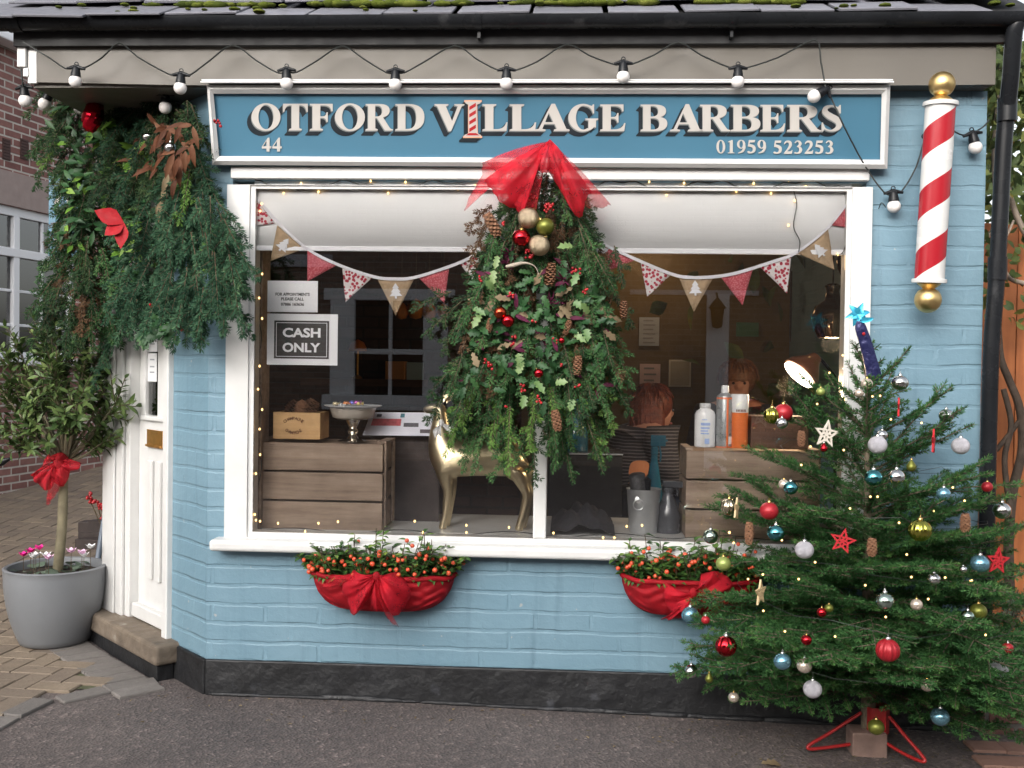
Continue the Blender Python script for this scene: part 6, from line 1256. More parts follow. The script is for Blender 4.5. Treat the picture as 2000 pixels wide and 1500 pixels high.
# fairy lights round the window
fl = thing('window_fairy_lights', 'string of tiny warm fairy lights round the inside of the shop window', 'fairy lights', tuple(at(560, 1035, .06)))
LY = .000; xs_ = np.arange(498, 1652, 12); P = [at(x, 361 + 7 * math.sin(x * .035) + 3 * math.sin(x * .11), LY) for x in xs_]
mb = MB(); mb.tube(P, .0030, 5); mb.tube(smoothpath([at(1550, 372, LY), at(1556, 400, LY), at(1550, 442, LY), at(1562, 470, LY), at(1560, 492, LY)], 4), .0018, 5); mb.tube(smoothpath([at(1660, 372, LY), at(1658, 440, LY), at(1648, 490, LY), at(1634, 498, LY)], 4), .0018, 5)
mb.tube(smoothpath([at(505 + 6 * math.sin(y * .05), y, .075) for y in range(500, 1030, 25)], 2), .0018, 5); mb.tube(smoothpath([at(x, 1034 + 4 * math.sin(x * .03) + (x - 500) * .017, .07) for x in range(500, 1580, 30)], 2), .0018, 5); mb.build('wire', CABLE, fl)
BL_ = [(x, 361 + 7 * math.sin(x * .035) + (12 if i % 2 else -7) + random.uniform(-3, 3)) for i, x in enumerate(range(520, 1640, 34)) if not 945 < x < 1185] + [(1552, 392), (1540, 440), (1636, 497), (511, 398), (508, 412), (512, 535), (506, 582), (512, 622), (507, 715), (504, 760), (512, 800), (507, 838), (508, 888), (500, 925), (498, 1005), (500, 1016), (508, 1018), (543, 1022), (596, 1038), (622, 1022), (660, 1019), (810, 1018), (826, 1040), (911, 1026), (911, 1040), (994, 1030), (1081, 1041), (1178, 1050), (1200, 1050), (1224, 1028), (1254, 1026), (1425, 1040)]
for x, y in BL_:
    p = at(x, y, .002); mb = MB(); mb.ball(p, .0042, 8, 6, (1, 1, 1.3)); mb.build('bulb', WARM, fl)
# notices on the glass
def paper(name, label, px0, py0, px1, py1, Y):
    a, b = at(px0, py1, Y), at(px1, py0, Y); mb = MB(); mb.box(a.x, b.x, Y, Y + .001, a.z, b.z); o = mb.build(name, PAPER); tag(o, label, 'notice'); return o, a, b
n1, a, b = paper('notice', 'small white notice saying for appointments please call, above the cash only sign', 522, 549, 621, 609, -.0030)
mb = MB(); cx = (a.x + b.x) / 2; hh = b.z - a.z
for f, tx, w_ in ((.52, 'FOR APPOINTMENTS', .68), (.37, 'PLEASE CALL', .45), (.20, '07886 163636', .46)): put_text(mb, tx, (cx, -.0036, a.z + hh * f), (1, 0, 0), (0, 0, 1), hh * .10, (b.x - a.x) * w_, .035)
mb.build('lettering', INK, n1)
n2, a, b = paper('notice', 'white sheet with a black CASH ONLY plate printed on it', 521, 614, 660, 712, -.0030)
a2, b2 = at(535, 700, -.003), at(643, 627, -.003); mb = MB(); mb.box(a2.x, b2.x, -.0035, -.0031, a2.z, b2.z); o = mb.build('black_plate', INK, n2)
mb = MB(); w3 = b2.x - a2.x; h3 = b2.z - a2.z; cx = (a2.x + b2.x) / 2
for t_, f in (('CASH', .56), ('ONLY', .17)): put_text(mb, t_, (cx, -.0039, a2.z + h3 * f), (1, 0, 0), (0, 0, 1), h3 * .25, w3 * .69, .035)
for x0_, x1_, z0_, z1_ in ((.04, .96, .05, .065), (.04, .96, .935, .95), (.035, .046, .05, .95), (.954, .965, .05, .95)): mb.box(a2.x + w3 * x0_, a2.x + w3 * x1_, -.0039, -.0036, a2.z + h3 * z0_, a2.z + h3 * z1_)
mb.build('lettering', PAPER, o)
for k, (x0_, y0_, x1_, y1_, lab) in enumerate(((287, 640, 306, 687, 'upper narrow white notice on the door glass'), (288, 690, 305, 745, 'lower narrow white notice on the door glass'))):
    t0_, t1_ = tt(x1_, 780, O - .012), tt(x0_, 780, O - .012); z0_, z1_ = zz(296, y1_, O - .012), zz(296, y0_, O - .012); mb = MB(); wb(mb, t0_, t1_, z0_, z1_, O - .014, O - .013); no = mb.build('door_notice', PAPER); tag(no, lab, 'notice')
    mb = MB()
    for f in (.75, .5, .3): wb(mb, t0_ + (t1_ - t0_) * .25, t0_ + (t1_ - t0_) * .75, z0_ + (z1_ - z0_) * f, z0_ + (z1_ - z0_) * (f + .05), O - .0128, O - .0122)
    mb.build('text_line', pm('grey ink', (.25, .26, .28), .7), no)

# crates
def crate(label, px0, py0, px1, py1, Y, dep, seed, rows=3):
    random.seed(seed); a, b = at(px0, py1, Y), at(px1, py0, Y); z0 = .694; t = thing('wooden_crate', label, 'crate', ((a.x + b.x) / 2, Y, z0), 'weathered crates in the window'); H = b.z - z0; g = .008; h = (H - g * (rows - 1)) / rows
    for k in range(rows):
        mb = MB(); z = z0 + k * (h + g); mb.box(a.x, b.x, Y, Y + .016, z, z + h); mb.box(a.x, b.x, Y + dep - .016, Y + dep, z, z + h); mb.build('board', CRATE, t, bevel=.003)
        mb = MB(); mb.box(b.x - .018, b.x - .001, Y + .0165, Y + dep - .0165, z + .002, z + h - .002); mb.box(a.x + .001, a.x + .018, Y + .0165, Y + dep - .0165, z + .002, z + h - .002); mb.build('end_board', CRATE, t, bevel=.003)
    mb = MB(); mb.box(a.x - .002, a.x + .03, Y + .017, Y + dep - .017, z0 + H + .0005, z0 + H + .012); mb.box(b.x - .03, b.x + .012, Y + .017, Y + dep - .017, z0 + H + .0005, z0 + H + .012); mb.box(b.x + .0005, b.x + .012, Y + .02, Y + .06, z0 + .01, z0 + H); mb.box(b.x + .0005, b.x + .012, Y + dep - .06, Y + dep - .02, z0 + .01, z0 + H); mb.build('batten', CRATE, t, bevel=.003)
    mb = MB(); mb.box(a.x + .02, b.x - .02, Y + .02, Y + dep - .02, z0 + H - .02, z0 + H - .005); mb.build('lid_board', CRATE, t); return t, z0 + H
_, zc1 = crate('weathered wooden crate at left in the window under the pale box', 498, 868, 748, 1035, .12, .26, 3); _, zc2 = crate('weathered wooden crate at right in the window behind the tree', 1338, 885, 1600, 1050, .12, .26, 4)
random.seed(9)
# pale pine box with two arched stamps and cones in it
cy_ = .15; a, b = at(533, 864, cy_), at(610, 806, cy_); bx = thing('pine_box', 'small pale pine box printed with champagne, holding brown cones', 'box', ((a.x + b.x) / 2, cy_, zc1 + .012)); z0 = zc1 + .013; H = b.z - z0
mb = MB(); mb.prism([R4(a.x, b.x + .035, cy_, cy_ + .16), R4(a.x + .01, b.x + .025, cy_ + .01, cy_ + .15)[::-1]], lambda x, y: V((x, y, z0)), (0, 0, H)); mb.box(a.x + .011, b.x + .024, cy_ + .011, cy_ + .149, z0, z0 + .01); mb.build('box_body', PINE, bx, bevel=.002)
mb = MB()
def arc_text(mb, word, c, R, up_, span, h, Y):
    n = len(word)
    for i, ch in enumerate(word):
        th = (i - (n - 1) / 2) / (n - 1) * span; s = 1 if up_ else -1; p = V((c[0] + math.sin(th) * R, Y, c[1] + s * math.cos(th) * R - (0 if up_ else h))); put_text(mb, ch, p, (math.cos(th), 0, -s * math.sin(th)), (s * math.sin(th), 0, math.cos(th)), h, None, .03)
cx, cz = (a.x + b.x + .0) / 2 + .005, z0 + H * .5
arc_text(mb, 'CHAMPAGNE', (cx, cz - .030), .055, True, 1.35, .014, cy_ - .0006); arc_text(mb, 'CHAMPAGNE', (cx, cz + .032), .055, False, 1.35, .014, cy_ - .0006); mb.build('stamp', pm('burnt stamp', (.10, .04, .015), .8), bx)
for px, py, h, lab in ((573, 799, 34, 'left brown cone lying in the pale pine box'), (606, 796, 34, 'right dark cone lying in the pale pine box'), (590, 797, 30, 'middle cone between two others in the pale pine box')): cone(px, py, h, cy_ + .06, lab, .75, (.4, .5), 'cones in the pine box')
# glass and silver cake stand with sweets
sy = .24; c = V((at(689, 860, sy).x, sy, zc1 + .0005)); k = wr(1, sy); zt_ = at(689, 792, sy).z - c.z
cs = thing('cake_stand', 'footed cake stand with white rim and silver stem holding sweets', 'cake stand', tuple(c))
mb = MB(); mb.lathe([(0, .0), (30 * k, .001), (30 * k, .004), (12 * k, .014), (7 * k, .03), (11 * k, .045), (7 * k, .058), (14 * k, zt_ - .065), (14 * k, zt_ - .062), (0, zt_ - .062)], c, n=28); mb.build('foot', SILVER, cs, smooth=40)
mb = MB(); mb.lathe([(0, zt_ - .061), (30 * k, zt_ - .060), (40 * k, zt_ - .05), (46 * k, zt_ - .008), (44 * k, zt_ - .008), (38 * k, zt_ - .046), (0, zt_ - .054)], c, n=36); mb.build('bowl', pm('pale frosted glass', (.42, .38, .33), .2, var=.15, vs=25), cs, smooth=50)
mb = MB(); mb.lathe([(46 * k, zt_ - .0075), (56 * k, zt_ - .002), (57 * k, zt_ + .002), (46 * k, zt_ - .001)], c, n=40); mb.build('rim', pm('white rim', (.78, .77, .75), .3), cs, smooth=50)
for px, py, col in ((655, 788, (.6, .5, .3)), (676, 787, (.6, .2, .05)), (688, 786, (.12, .12, .5)), (696, 786, (.5, .1, .4)), (700, 788, (.7, .55, .15)), (666, 790, (.5, .5, .5))):
    mb = MB(); mb.ball((0, 0, 0), .011, 10, 7, (1.3, .9, .8)); mb.lathe([(.004, .012), (.010, .022)], n=8, axis=(1, 0, 0)); o = mb.build('wrapped_sweet', shell('sweet wrapper', col, .3, .4), None, smooth=40); o.location = at(px, py, sy - .02) ; tag(o, 'small foil wrapped sweet heaped on the cake stand', 'sweet', 'sweets on the cake stand')
# printed leaflet leaning behind
ly = .40; q4 = [at(708, 850, ly - .05), at(864, 852, ly - .05), at(858, 806, ly), at(725, 805, ly)]; lf = thing('leaflet', 'grey white printed leaflet with red picture between cake stand and gold deer', 'leaflet', tuple(q4[0]))
mb = MB(); mb.add(q4 + [p + V((0, .002, 0)) for p in q4], [(0, 1, 2, 3), (7, 6, 5, 4), (0, 4, 5, 1), (2, 6, 7, 3), (1, 5, 6, 2), (3, 7, 4, 0)]); mb.build('sheet', pm('leaflet paper', (.50, .50, .56), .5), lf)
def lq(u, v, o=-.001): p = q4[0].lerp(q4[1], u).lerp(q4[3].lerp(q4[2], u), v); return p + V((0, o, 0))
for u0, u1, v0, v1, c_, nm in ((.06, .46, .42, .72, (.35, .06, .07), 'red_picture'), (.50, .70, .38, .55, (.05, .05, .06), 'dark_picture'), (.72, .88, .12, .28, (.06, .05, .06), 'dark_picture'), (.10, .17, .80, .92, (.03, .03, .05), 'emblem'), (.44, .50, .78, .95, (.03, .12, .16), 'emblem')):
    mb = MB(); mb.add([lq(u0, v0), lq(u1, v0), lq(u1, v1), lq(u0, v1)], [(0, 1, 2, 3)]); mb.build(nm, pm('print ink', c_, .6, var=.5, vs=40), lf, solid=.0004)
mb = MB(); mb.box(q4[0].x + .02, q4[1].x - .02, ly + .01, ly + .03, .694, q4[2].z - .01); mb.build('support', BLACKW, lf)
# gold deer
DYv = .26; dn = {}
def D_(k, px, py, r, dy=0): p = at(px, py, DYv + dy); dn[k] = (p.x, p.y, p.z, wr(r, DYv) * (1.28 if r > 12 else 1.15))
D_('hip', 1000, 893, 30); D_('mid', 940, 899, 30); D_('chest', 880, 893, 34); D_('sh', 862, 872, 27); D_('nk', 859, 842, 17); D_('nk2', 862, 818, 14); D_('head', 858, 794, 14); D_('muz', 838, 798, 9); D_('nose', 826, 801, 6)
D_('rump', 1016, 888, 22)
for s, n in ((-.045, 'a'), (.045, 'b')):
    dx = 0 if n == 'a' else 6
    D_('fl1' + n, 870 + dx, 925, 16, s); D_('fl2' + n, 876 + dx, 958, 9.5, s); D_('fl3' + n, 871 + dx, 1000, 6.5, s); D_('fl4' + n, 866 + dx, 1026, 7, s); D_('fl5' + n, 861 + dx, 1036, 7, s)
    D_('hl1' + n, 1012 + dx, 918, 17, s); D_('hl2' + n, 1022 + dx, 950, 10, s); D_('hl3' + n, 1030 + dx, 964, 8.5, s); D_('hl4' + n, 1022 + dx, 1000, 6.5, s); D_('hl5' + n, 1015 + dx, 1028, 7, s); D_('hl6' + n, 1010 + dx, 1038, 7, s)
ed = [('mid', 'hip'), ('mid', 'chest'), ('chest', 'sh'), ('sh', 'nk'), ('nk', 'nk2'), ('nk2', 'head'), ('head', 'muz'), ('muz', 'nose'), ('hip', 'rump')]
for n in 'ab': ed += [('chest', 'fl1' + n), ('fl1' + n, 'fl2' + n), ('fl2' + n, 'fl3' + n), ('fl3' + n, 'fl4' + n), ('fl4' + n, 'fl5' + n), ('hip', 'hl1' + n), ('hl1' + n, 'hl2' + n), ('hl2' + n, 'hl3' + n), ('hl3' + n, 'hl4' + n), ('hl4' + n, 'hl5' + n), ('hl5' + n, 'hl6' + n)]
dn = {'mid': dn['mid'], **{k_: v_ for k_, v_ in dn.items() if k_ != 'mid'}}
de = thing('gold_deer', 'gold leaf deer figure standing on the window ledge facing left', 'deer figure', (dn['mid'][0], DYv, .694))
me = skin(dn, ed, 2); me.materials.append(GOLDLEAF); link('body', me, de)
F = Fol()
for px, py, s in ((866, 786, 1), (872, 788, 1)): F.leaf(at(px, py, DYv + .02), (.5, .2, .8), (-.5, -1, 0), .06, .03, 0, 'bay', .4, .1)
F.build('ear', GOLDLEAF, de)
SCF = pm('white ribbon', (.74, .72, .72), .7)
q = lambda x, y, d=0: at(x, y, DYv - .045 + d)
bow('ribbon_bow', 'white ribbon tied round the neck of the gold deer', [(q(862, 826), [q(845, 838), q(850, 860), q(862, 850)], 2, .008, SCF), (q(862, 826), [q(885, 832), q(892, 850), q(878, 848)], 2, .008, SCF)], SCF, q(862, 826), q(862, 826, -.005), .012)
# ================================================================== ON THE RIGHT CRATE AND THE LEDGE
def sit(px, py, Y, z): p = at(px, py, Y); return V((p.x, Y, z))
by = .17; k = wr(1, by); zb = zc2 + .0135
PLW = pm('white bottle plastic', (.74, .74, .74), .35, var=.02); BLU = pm('pale blue print', (.24, .34, .58), .6); ORG = pm('orange can paint', (.58, .13, .03), .3, var=.06)
def hgt(py, Y, z): return at(1400, py, Y).z - z
c = sit(1376, 880, by, zb); H = hgt(788, by, zb); t = thing('powder_bottle', 'white talc bottle with rounded shoulders, leftmost on the right crate', 'bottle', tuple(c))
mb = MB(); mb.lathe([(0, 0), (18 * k, 0), (20 * k, .004), (20 * k, H * .74), (17 * k, H * .82), (10.5 * k, H * .87), (9.5 * k, H * .90)], c, n=30, sy=.75); mb.build('body', PLW, t, smooth=40)
mb = MB(); mb.lathe([(10 * k, H * .901), (10.5 * k, H * .91), (10.5 * k, H * .99), (9.5 * k, H), (0, H)], c, n=24, rip=24, ripa=.02); mb.build('cap', PLW, t, smooth=40)
mb = MB()
for f0, f1, a0, a1 in ((.08, .20, -.1, .35), (.30, .33, -.5, .3), (.36, .39, -.5, .2), (.42, .46, -.5, .35), (.50, .56, -.5, .4), (.62, .64, -.4, .1)):
    A_ = np.linspace(-PI / 2 + a0, -PI / 2 + a1, 6); mb.sheet([[c + V((math.cos(a) * 20.3 * k, math.sin(a) * 20.3 * k * .75 - .0005, H * f)) for a in A_] for f in (f0, f1)])
mb.build('print', BLU, t)
c = sit(1414, 883, by, zb); H = hgt(752, by, zb); t = thing('hairspray_can', 'tall grey hairspray can with orange edges and white nozzle on the crate', 'spray can', tuple(c)); k2 = k * 16
mb = MB(); mb.lathe([(0, 0), (k2, 0), (k2, H * .80), (k2 * .95, H * .82)], c, n=30); mb.build('body', pm('grey can', (.24, .25, .25), .3, metal=.5, var=.2, vs=30), t, smooth=40)
mb = MB(); mb.lathe([(k2 * .95, H * .8205), (k2 * .55, H * .87), (k2 * .5, H * .875)], c, n=24); mb.build('shoulder', STEEL, t, smooth=40)
mb = MB(); mb.lathe([(k2 * .42, H * .876), (k2 * .5, H * .90), (k2 * .42, H * .99), (k2 * .3, H), (0, H)], c, n=18); mb.build('nozzle', PLW, t, smooth=40)
mb = MB()
for a0, a1, f0, f1 in ((-.35, .35, .0, .80), (-1.5, -1.25, .0, .8), (-3.1, -.1, .775, .805), (-3.1, -.1, .0, .02)):
    A_ = np.linspace(a0 if f1 - f0 > .1 else a0, a1, 10); mb.sheet([[c + V((math.cos(a) * k2 * 1.012, math.sin(a) * k2 * 1.012, H * f)) for a in A_] for f in (f0 + .001, f1)])
mb.build('orange_band', ORG, t)
mb = MB(); A_ = np.linspace(-1.2, -.7, 6); mb.sheet([[c + V((math.cos(a) * k2 * 1.014, math.sin(a) * k2 * 1.014, H * f)) for a in A_] for f in (.06, .18)]); mb.build('barcode_patch', PAPER, t)
c = sit(1443, 884, by - .01, zb); H = hgt(769, by, zb); t = thing('orange_can', 'orange spray can with white cap, rightmost of the three bottles on the crate', 'spray can', tuple(c)); k3 = k * 16.5
mb = MB(); mb.lathe([(0, 0), (k3, 0), (k3, H * .66)], c, n=30); mb.build('body', ORG, t, smooth=40)
mb = MB(); mb.lathe([(k3 * 1.001, H * .661), (k3 * 1.001, H * .74)], c, n=30); mb.build('band', PLW, t, smooth=40)
mb = MB(); mb.lathe([(k3 * 1.03, H * .741), (k3 * 1.03, H * .985), (k3 * .97, H), (0, H)], c, n=30); mb.build('cap', PLW, t, smooth=40)
mb = MB()
for i in range(7): a = -2.1 + i * .17; mb.sheet([[c + V((math.cos(b) * k3 * 1.01, math.sin(b) * k3 * 1.01, H * f)) for b in (a, a + .11)] for f in (.675, .72)])
mb.build('dark_print', pm('dark red print', (.12, .03, .02), .6), t)
a, b = at(1466, 884, .15), at(1580, 814, .15); o = MB(); o.box(a.x, b.x, .15, .27, zb, b.z); wbx = o.build('stained_box', CRATED, bevel=.003); tag(wbx, 'dark stained wooden box with faint stamp beside the orange spray can', 'box')
mb = MB(); put_text(mb, 'PRODUCE', ((a.x + b.x) / 2, .1494, zb + (b.z - zb) * .52), (1, 0, 0), (0, 0, 1), .012, .12); put_text(mb, 'DE FRANCE', ((a.x + b.x) / 2, .1494, zb + (b.z - zb) * .28), (1, 0, 0), (0, 0, 1), .012, .14); mb.build('stamp', pm('faded stamp', (.035, .016, .01), .8), wbx)
# bucket with brushes
ly2 = .24; k = wr(1, ly2); c = sit(1256, 1044, ly2, .6945); H = hgt(957, ly2, .6945); bk_ = thing('metal_bucket', 'small galvanised bucket full of hair brushes on the window ledge', 'bucket', tuple(c))
mb = MB(); mb.lathe([(0, 0), (26 * k, 0), (27 * k, .003), (33 * k, H - .004), (34.5 * k, H), (32.5 * k, H), (26 * k, .012), (0, .01)], c, n=32); mb.build('pail', STEEL, bk_, smooth=40)
mb = MB(); e = c + V((-12 * k, -29 * k, H * .72)); mb.tube([e + V((math.sin(a) * .022, -.004, math.cos(a) * .022 - .01)) for a in np.linspace(0, 2 * PI, 16)], .0028, 6); mb.lathe([(.016, -.006), (.016, 0), (.006, .004)], e + V((0, 0, .012)), (0, -1, .1), 12); mb.build('ring_handle', STEEL, bk_, smooth=50)
BR = pm('dark brush bristle', (.05, .05, .052), .5, var=.6, vs=90, bump=.01, bs=160)
for px, py, l, r, m, lab, tx in ((1243, 935, 0, 16, BR, 'round silver black hair brush leaning left in the bucket', -.28), (1262, 945, 0, 10, BLACK, 'black comb handle between two brushes in the bucket', .2)):
    top = at(px, py - 12, ly2); bot = c + V((.0, 0, .03)); mb = MB(); d = (top - bot); mb.tube([bot, bot + d * .55], .006, 8); mb.tube([bot + d * .5, bot + d * .55, bot + d * .97, top], [r * k * .5, r * k, r * k, r * k * .6], 14); o = mb.build('hair_brush', m, smooth=40); tag(o, lab, 'hair brush')
mb = MB(); pd = at(1248, 917, ly2 + .03); mb.prism([[(x * 19 * k, y * 17 * k) for x, y in [(math.copysign(abs(math.cos(a)) ** .6, math.cos(a)), math.copysign(abs(math.sin(a)) ** .6, math.sin(a))) for a in np.linspace(0, 2 * PI, 24, endpoint=False)]]], lambda x, y: pd + V((x + .15 * y, 0, y)), (0, .012, 0)); mb.tube([pd + V((0, .006, -15 * k)), c + V((.02, .02, .03))], .006, 8); o = mb.build('paddle_brush', pm('tan wood brush', (.40, .13, .04), .5), bevel=.003); tag(o, 'orange tan paddle brush standing behind the round brush in the bucket', 'hair brush')
def spray(label, px, pyb, pyt, Y, z, r, mat, mat2):
    c = sit(px, pyb, Y, z); H = hgt(pyt, Y, z); k = wr(1, Y) * r; t = thing('spray_bottle', label, 'spray bottle', tuple(c))
    mb = MB(); mb.lathe([(0, 0), (k, 0), (k * 1.03, .004), (k, H * .35), (k * .62, H * .58), (k * .40, H * .70), (k * .38, H * .76)], c, n=26); mb.build('bottle', mat, t, smooth=50)
    mb = MB(); mb.lathe([(k * .45, H * .761), (k * .45, H * .83), (k * .3, H * .85)], c, n=18); mb.box(c.x - k * .45, c.x + k * 1.25, c.y - k * .28, c.y + k * .28, c.z + H * .85, c.z + H * .97); mb.tube([c + V((k * .55, 0, H * .86)), c + V((k * .75, 0, H * .76)), c + V((k * .68, 0, H * .68))], k * .11, 8); mb.tube([c + V((k * 1.2, 0, H * .91)), c + V((k * 1.5, 0, H * .91))], k * .14, 8); mb.build('trigger_head', mat2, t, bevel=.003)
TEALP = pm('teal plastic', (.012, .075, .11), .2, var=.2, coat=.4); DGP = pm('dark grey plastic', (.045, .048, .055), .25, var=.2, coat=.3)
spray('black trigger spray bottle on the ledge right of the metal bucket', 1304, 1045, 938, .26, .6945, 24, DGP, DGP)
spray('blue trigger spray bottle standing behind the metal bucket', 1276, 1010, 846, .46, .6945, 17, TEALP, TEALP)
# trolley with second blue bottle, folded cape
ty_ = .86; zt2 = at(1140, 889, ty_).z; a, b = at(1072, 900, ty_).x, at(1216, 900, ty_).x; tr = thing('styling_trolley', 'black styling trolley with silver top edge behind the window ledge', 'trolley', ((a + b) / 2, ty_, .15))
mb = MB(); mb.box(a, b, ty_, ty_ + .32, .2, zt2); mb.build('cabinet', BLACKM, tr, bevel=.006); mb = MB(); mb.box(a - .004, b + .004, ty_ - .006, ty_ + .33, zt2 + .0005, zt2 + .012); mb.build('top', DGP, tr, bevel=.003); mb = MB(); mb.tube([(a + .1, ty_ - .012, zt2 + .006), (b, ty_ - .012, zt2 + .006)], .004, 6); mb.build('edge_trim', STEEL, tr)
for x in (a + .03, b - .03): mb = MB(); mb.tube([(x, ty_ + .05, .152), (x, ty_ + .05, .2)], .02, 10); mb.build('caster', BLACK, tr)
spray('blue glass spray bottle on the black trolley behind the swag', 1126, 888, 780, ty_ + .12, zt2 + .0125, 22, TEALP, TEALP)
random.seed(3); rows = []
for i in range(11):
    row = []
    for j in range(23):
        x = at(1076, 1000, .2).x + (at(1200, 1000, .2).x - at(1076, 1000, .2).x) * j / 22; y = .10 + .45 * i / 10; h = .085 * math.sin(PI * min(max(j / 22, .03), .97)) ** .5 * math.sin(PI * min(max(i / 10, .05), .95)) ** .5; row.append(V((x, y, .695 + h * (1 + .25 * math.sin(j * .8 + i) + .2 * math.sin(i * 1.7 - j * .4)))))
    rows.append(row)
mb = MB(); mb.sheet(rows); o = mb.build('folded_cape', pm('charcoal cloth', (.02, .02, .024), .9, var=.4, vs=60), smooth=80); tag(o, 'crumpled charcoal barber cape lying on the ledge left of the bucket', 'cape')

# desk lamp, lit
lc = at(1563, 730, .42); n_ = V((-.68, -.20, -.70)).normalized(); R = wr(37, .42); dl = thing('desk_lamp', 'lit desk lamp with glowing white disc behind the tree top', 'lamp', (lc.x + .12, .45, .694))
mb = MB(); mb.lathe([(0, .009), (R * .93, .009)], lc, n_, 28); mb.build('glowing_disc', emis('lamp light', (1.0, .86, .66), 9.0), dl)
mb = MB(); mb.lathe([(R, .004), (R * 1.02, -.002), (R * .92, -.03), (R * .45, -.08), (R * .3, -.11), (0, -.115)], lc, n_, 28); mb.build('shade', pm('copper shade', (.16, .06, .03), .35, metal=.6), dl, smooth=50)
mb = MB(); P = [lc - n_ * .11, at(1612, 712, .44) , at(1640, 760, .45), at(1632, 860, .46), V((at(1632, 900, .46).x, .46, .70))]; mb.tube(smoothpath(P, 5), .007, 8); mb.lathe([(.08, 0), (.08, .012), (.02, .02)], V((P[-1].x, .46, .695)), n=24); mb.build('arm', BLACK, dl, smooth=50)
# pendant shades
GLB = pm('smoked glass shade', (.16, .12, .09), .10, metal=.75, var=.2)
for px, py, s, lab in ((1625, 635, 1.0, 'large smoked glass pendant lamp over the tree top'), (1658, 520, .62, 'smaller pendant lamp cut off by the right window frame')):
    Y = .95; c = at(px, py + 25 * s, Y); k = wr(1, Y) * s; t = thing('pendant_lamp', lab, 'lamp', tuple(c))
    mb = MB(); mb.lathe([(26 * k, 0), (34 * k, 18 * k), (39 * k, 40 * k), (33 * k, 60 * k), (15 * k, 72 * k), (12 * k, 90 * k), (15 * k, 100 * k), (9 * k, 104 * k), (0, 105 * k)], c, n=32); mb.build('shade', GLB, t, smooth=50)
    mb = MB(); mb.tube([c + V((0, 0, 104 * k)), V((c.x, Y, 2.49))], .004, 6); mb.build('cord', CABLE, t)
    mb = MB(); mb.ball(c + V((0, 0, 18 * k)), .022, 12, 8); mb.build('bulb', emis('pendant bulb', (1, .75, .42), 6.0), t)
# pictures and notices on the walls
def wallpaper(name, label, cat, x0, y0, x1, y1, m, Y=3.03, fr=None, bars=0):
    a, b = at(x0, y1, Y), at(x1, y0, Y); mb = MB(); mb.box(a.x, b.x, Y, Y + .012, a.z, b.z); o = mb.build(name, fr or m); tag(o, label, cat)
    if fr: mb = MB(); d = (b.x - a.x) * .07; mb.box(a.x + d, b.x - d, Y - .003, Y - .0005, a.z + d, b.z - d); mb.build('picture', m, o)
    if bars:
        mb = MB(); h = (b.z - a.z) / (bars * 2 + 1); w_ = b.x - a.x
        for i in range(bars): mb.box(a.x + w_ * .2, b.x - w_ * (.2 + .1 * (i % 2)), Y - .002, Y - .0004, a.z + h * (2 * i + 1.2), a.z + h * (2 * i + 1.8))
        mb.build('text_line', pm('notice ink', (.18, .18, .20), .8), o)
wallpaper('framed_picture', 'dark blue picture in a black frame on the ochre wall', 'picture', 1543, 530, 1642, 668, pm('dark blue print', (.012, .02, .03), .2, var=.8, vs=3), 3.0, BLACKM)
wallpaper('wall_notice', 'grey blue printed list pinned on the back wall above the pink notice', 'notice', 1248, 620, 1288, 675, pm('grey blue sheet', (.26, .28, .32), .8), bars=6)
wallpaper('wall_notice', 'pale pink notice pinned on the back wall above the seated client', 'notice', 1249, 711, 1290, 763, pm('pink sheet', (.46, .34, .36), .8), bars=4)
wallpaper('wall_notice', 'white sheet with grey panel on the ochre wall right of the pink notice', 'notice', 1306, 703, 1350, 755, pm('grey panel', (.24, .22, .18), .8), fr=pm('white sheet', (.42, .40, .36), .8))
wallpaper('green_sign', 'small dim green sign high on the ochre wall', 'sign', 1438, 630, 1482, 657, pm('dim green', (.03, .10, .05), .6))
mb = MB(); a, b = at(590, 752, 2.9), at(830, 742, 2.9); mb.box(a.x, b.x, 2.85, 3.055, a.z, b.z); o = mb.build('wall_shelf', CRATED); tag(o, 'dark wooden shelf on the back wall behind the cake stand', 'shelf')
sh_z = b.z
mb = MB(); a, b = at(752, 745, 2.88), at(790, 706, 2.88); mb.box(a.x, b.x, 2.88, 3.02, sh_z + .0005, b.z); o = mb.build('cardboard_box', pm('brown card', (.34, .15, .05), .8), bevel=.004); tag(o, 'small brown cardboard box on the dark wall shelf', 'box')
mb = MB(); a, b = at(794, 745, 2.92), at(826, 708, 2.92); mb.box(a.x, b.x, 2.92, 2.96, sh_z + .0005, b.z); o = mb.build('blue_folder', pm('pale blue card', (.22, .30, .34), .8)); tag(o, 'pale blue folder leaning beside the cardboard box on the shelf', 'folder')
c = at(698, 745, 2.95); tl_ = thing('table_lamp', 'small orange dome table lamp on the dark wall shelf', 'lamp', (c.x, 2.95, sh_z)); k = wr(1, 2.95); ORD = pm('orange glass dome', (.55, .18, .03), .4, trans=.4)
mb = MB(); mb.lathe([(18 * k, 55 * k), (17 * k, 62 * k), (12 * k, 72 * k), (0, 78 * k)], V((c.x, 2.95, sh_z)), n=20); mb.build('shade', ORD, tl_, smooth=50); mb = MB(); mb.lathe([(10 * k, .001), (9 * k, 4 * k), (2 * k, 8 * k), (2 * k, 55 * k)], V((c.x, 2.95, sh_z)), n=14); mb.build('stem', BRASS, tl_, smooth=50)
GRD = pm('orange gourd skin', (.50, .17, .03), .5, var=.3, vs=12)
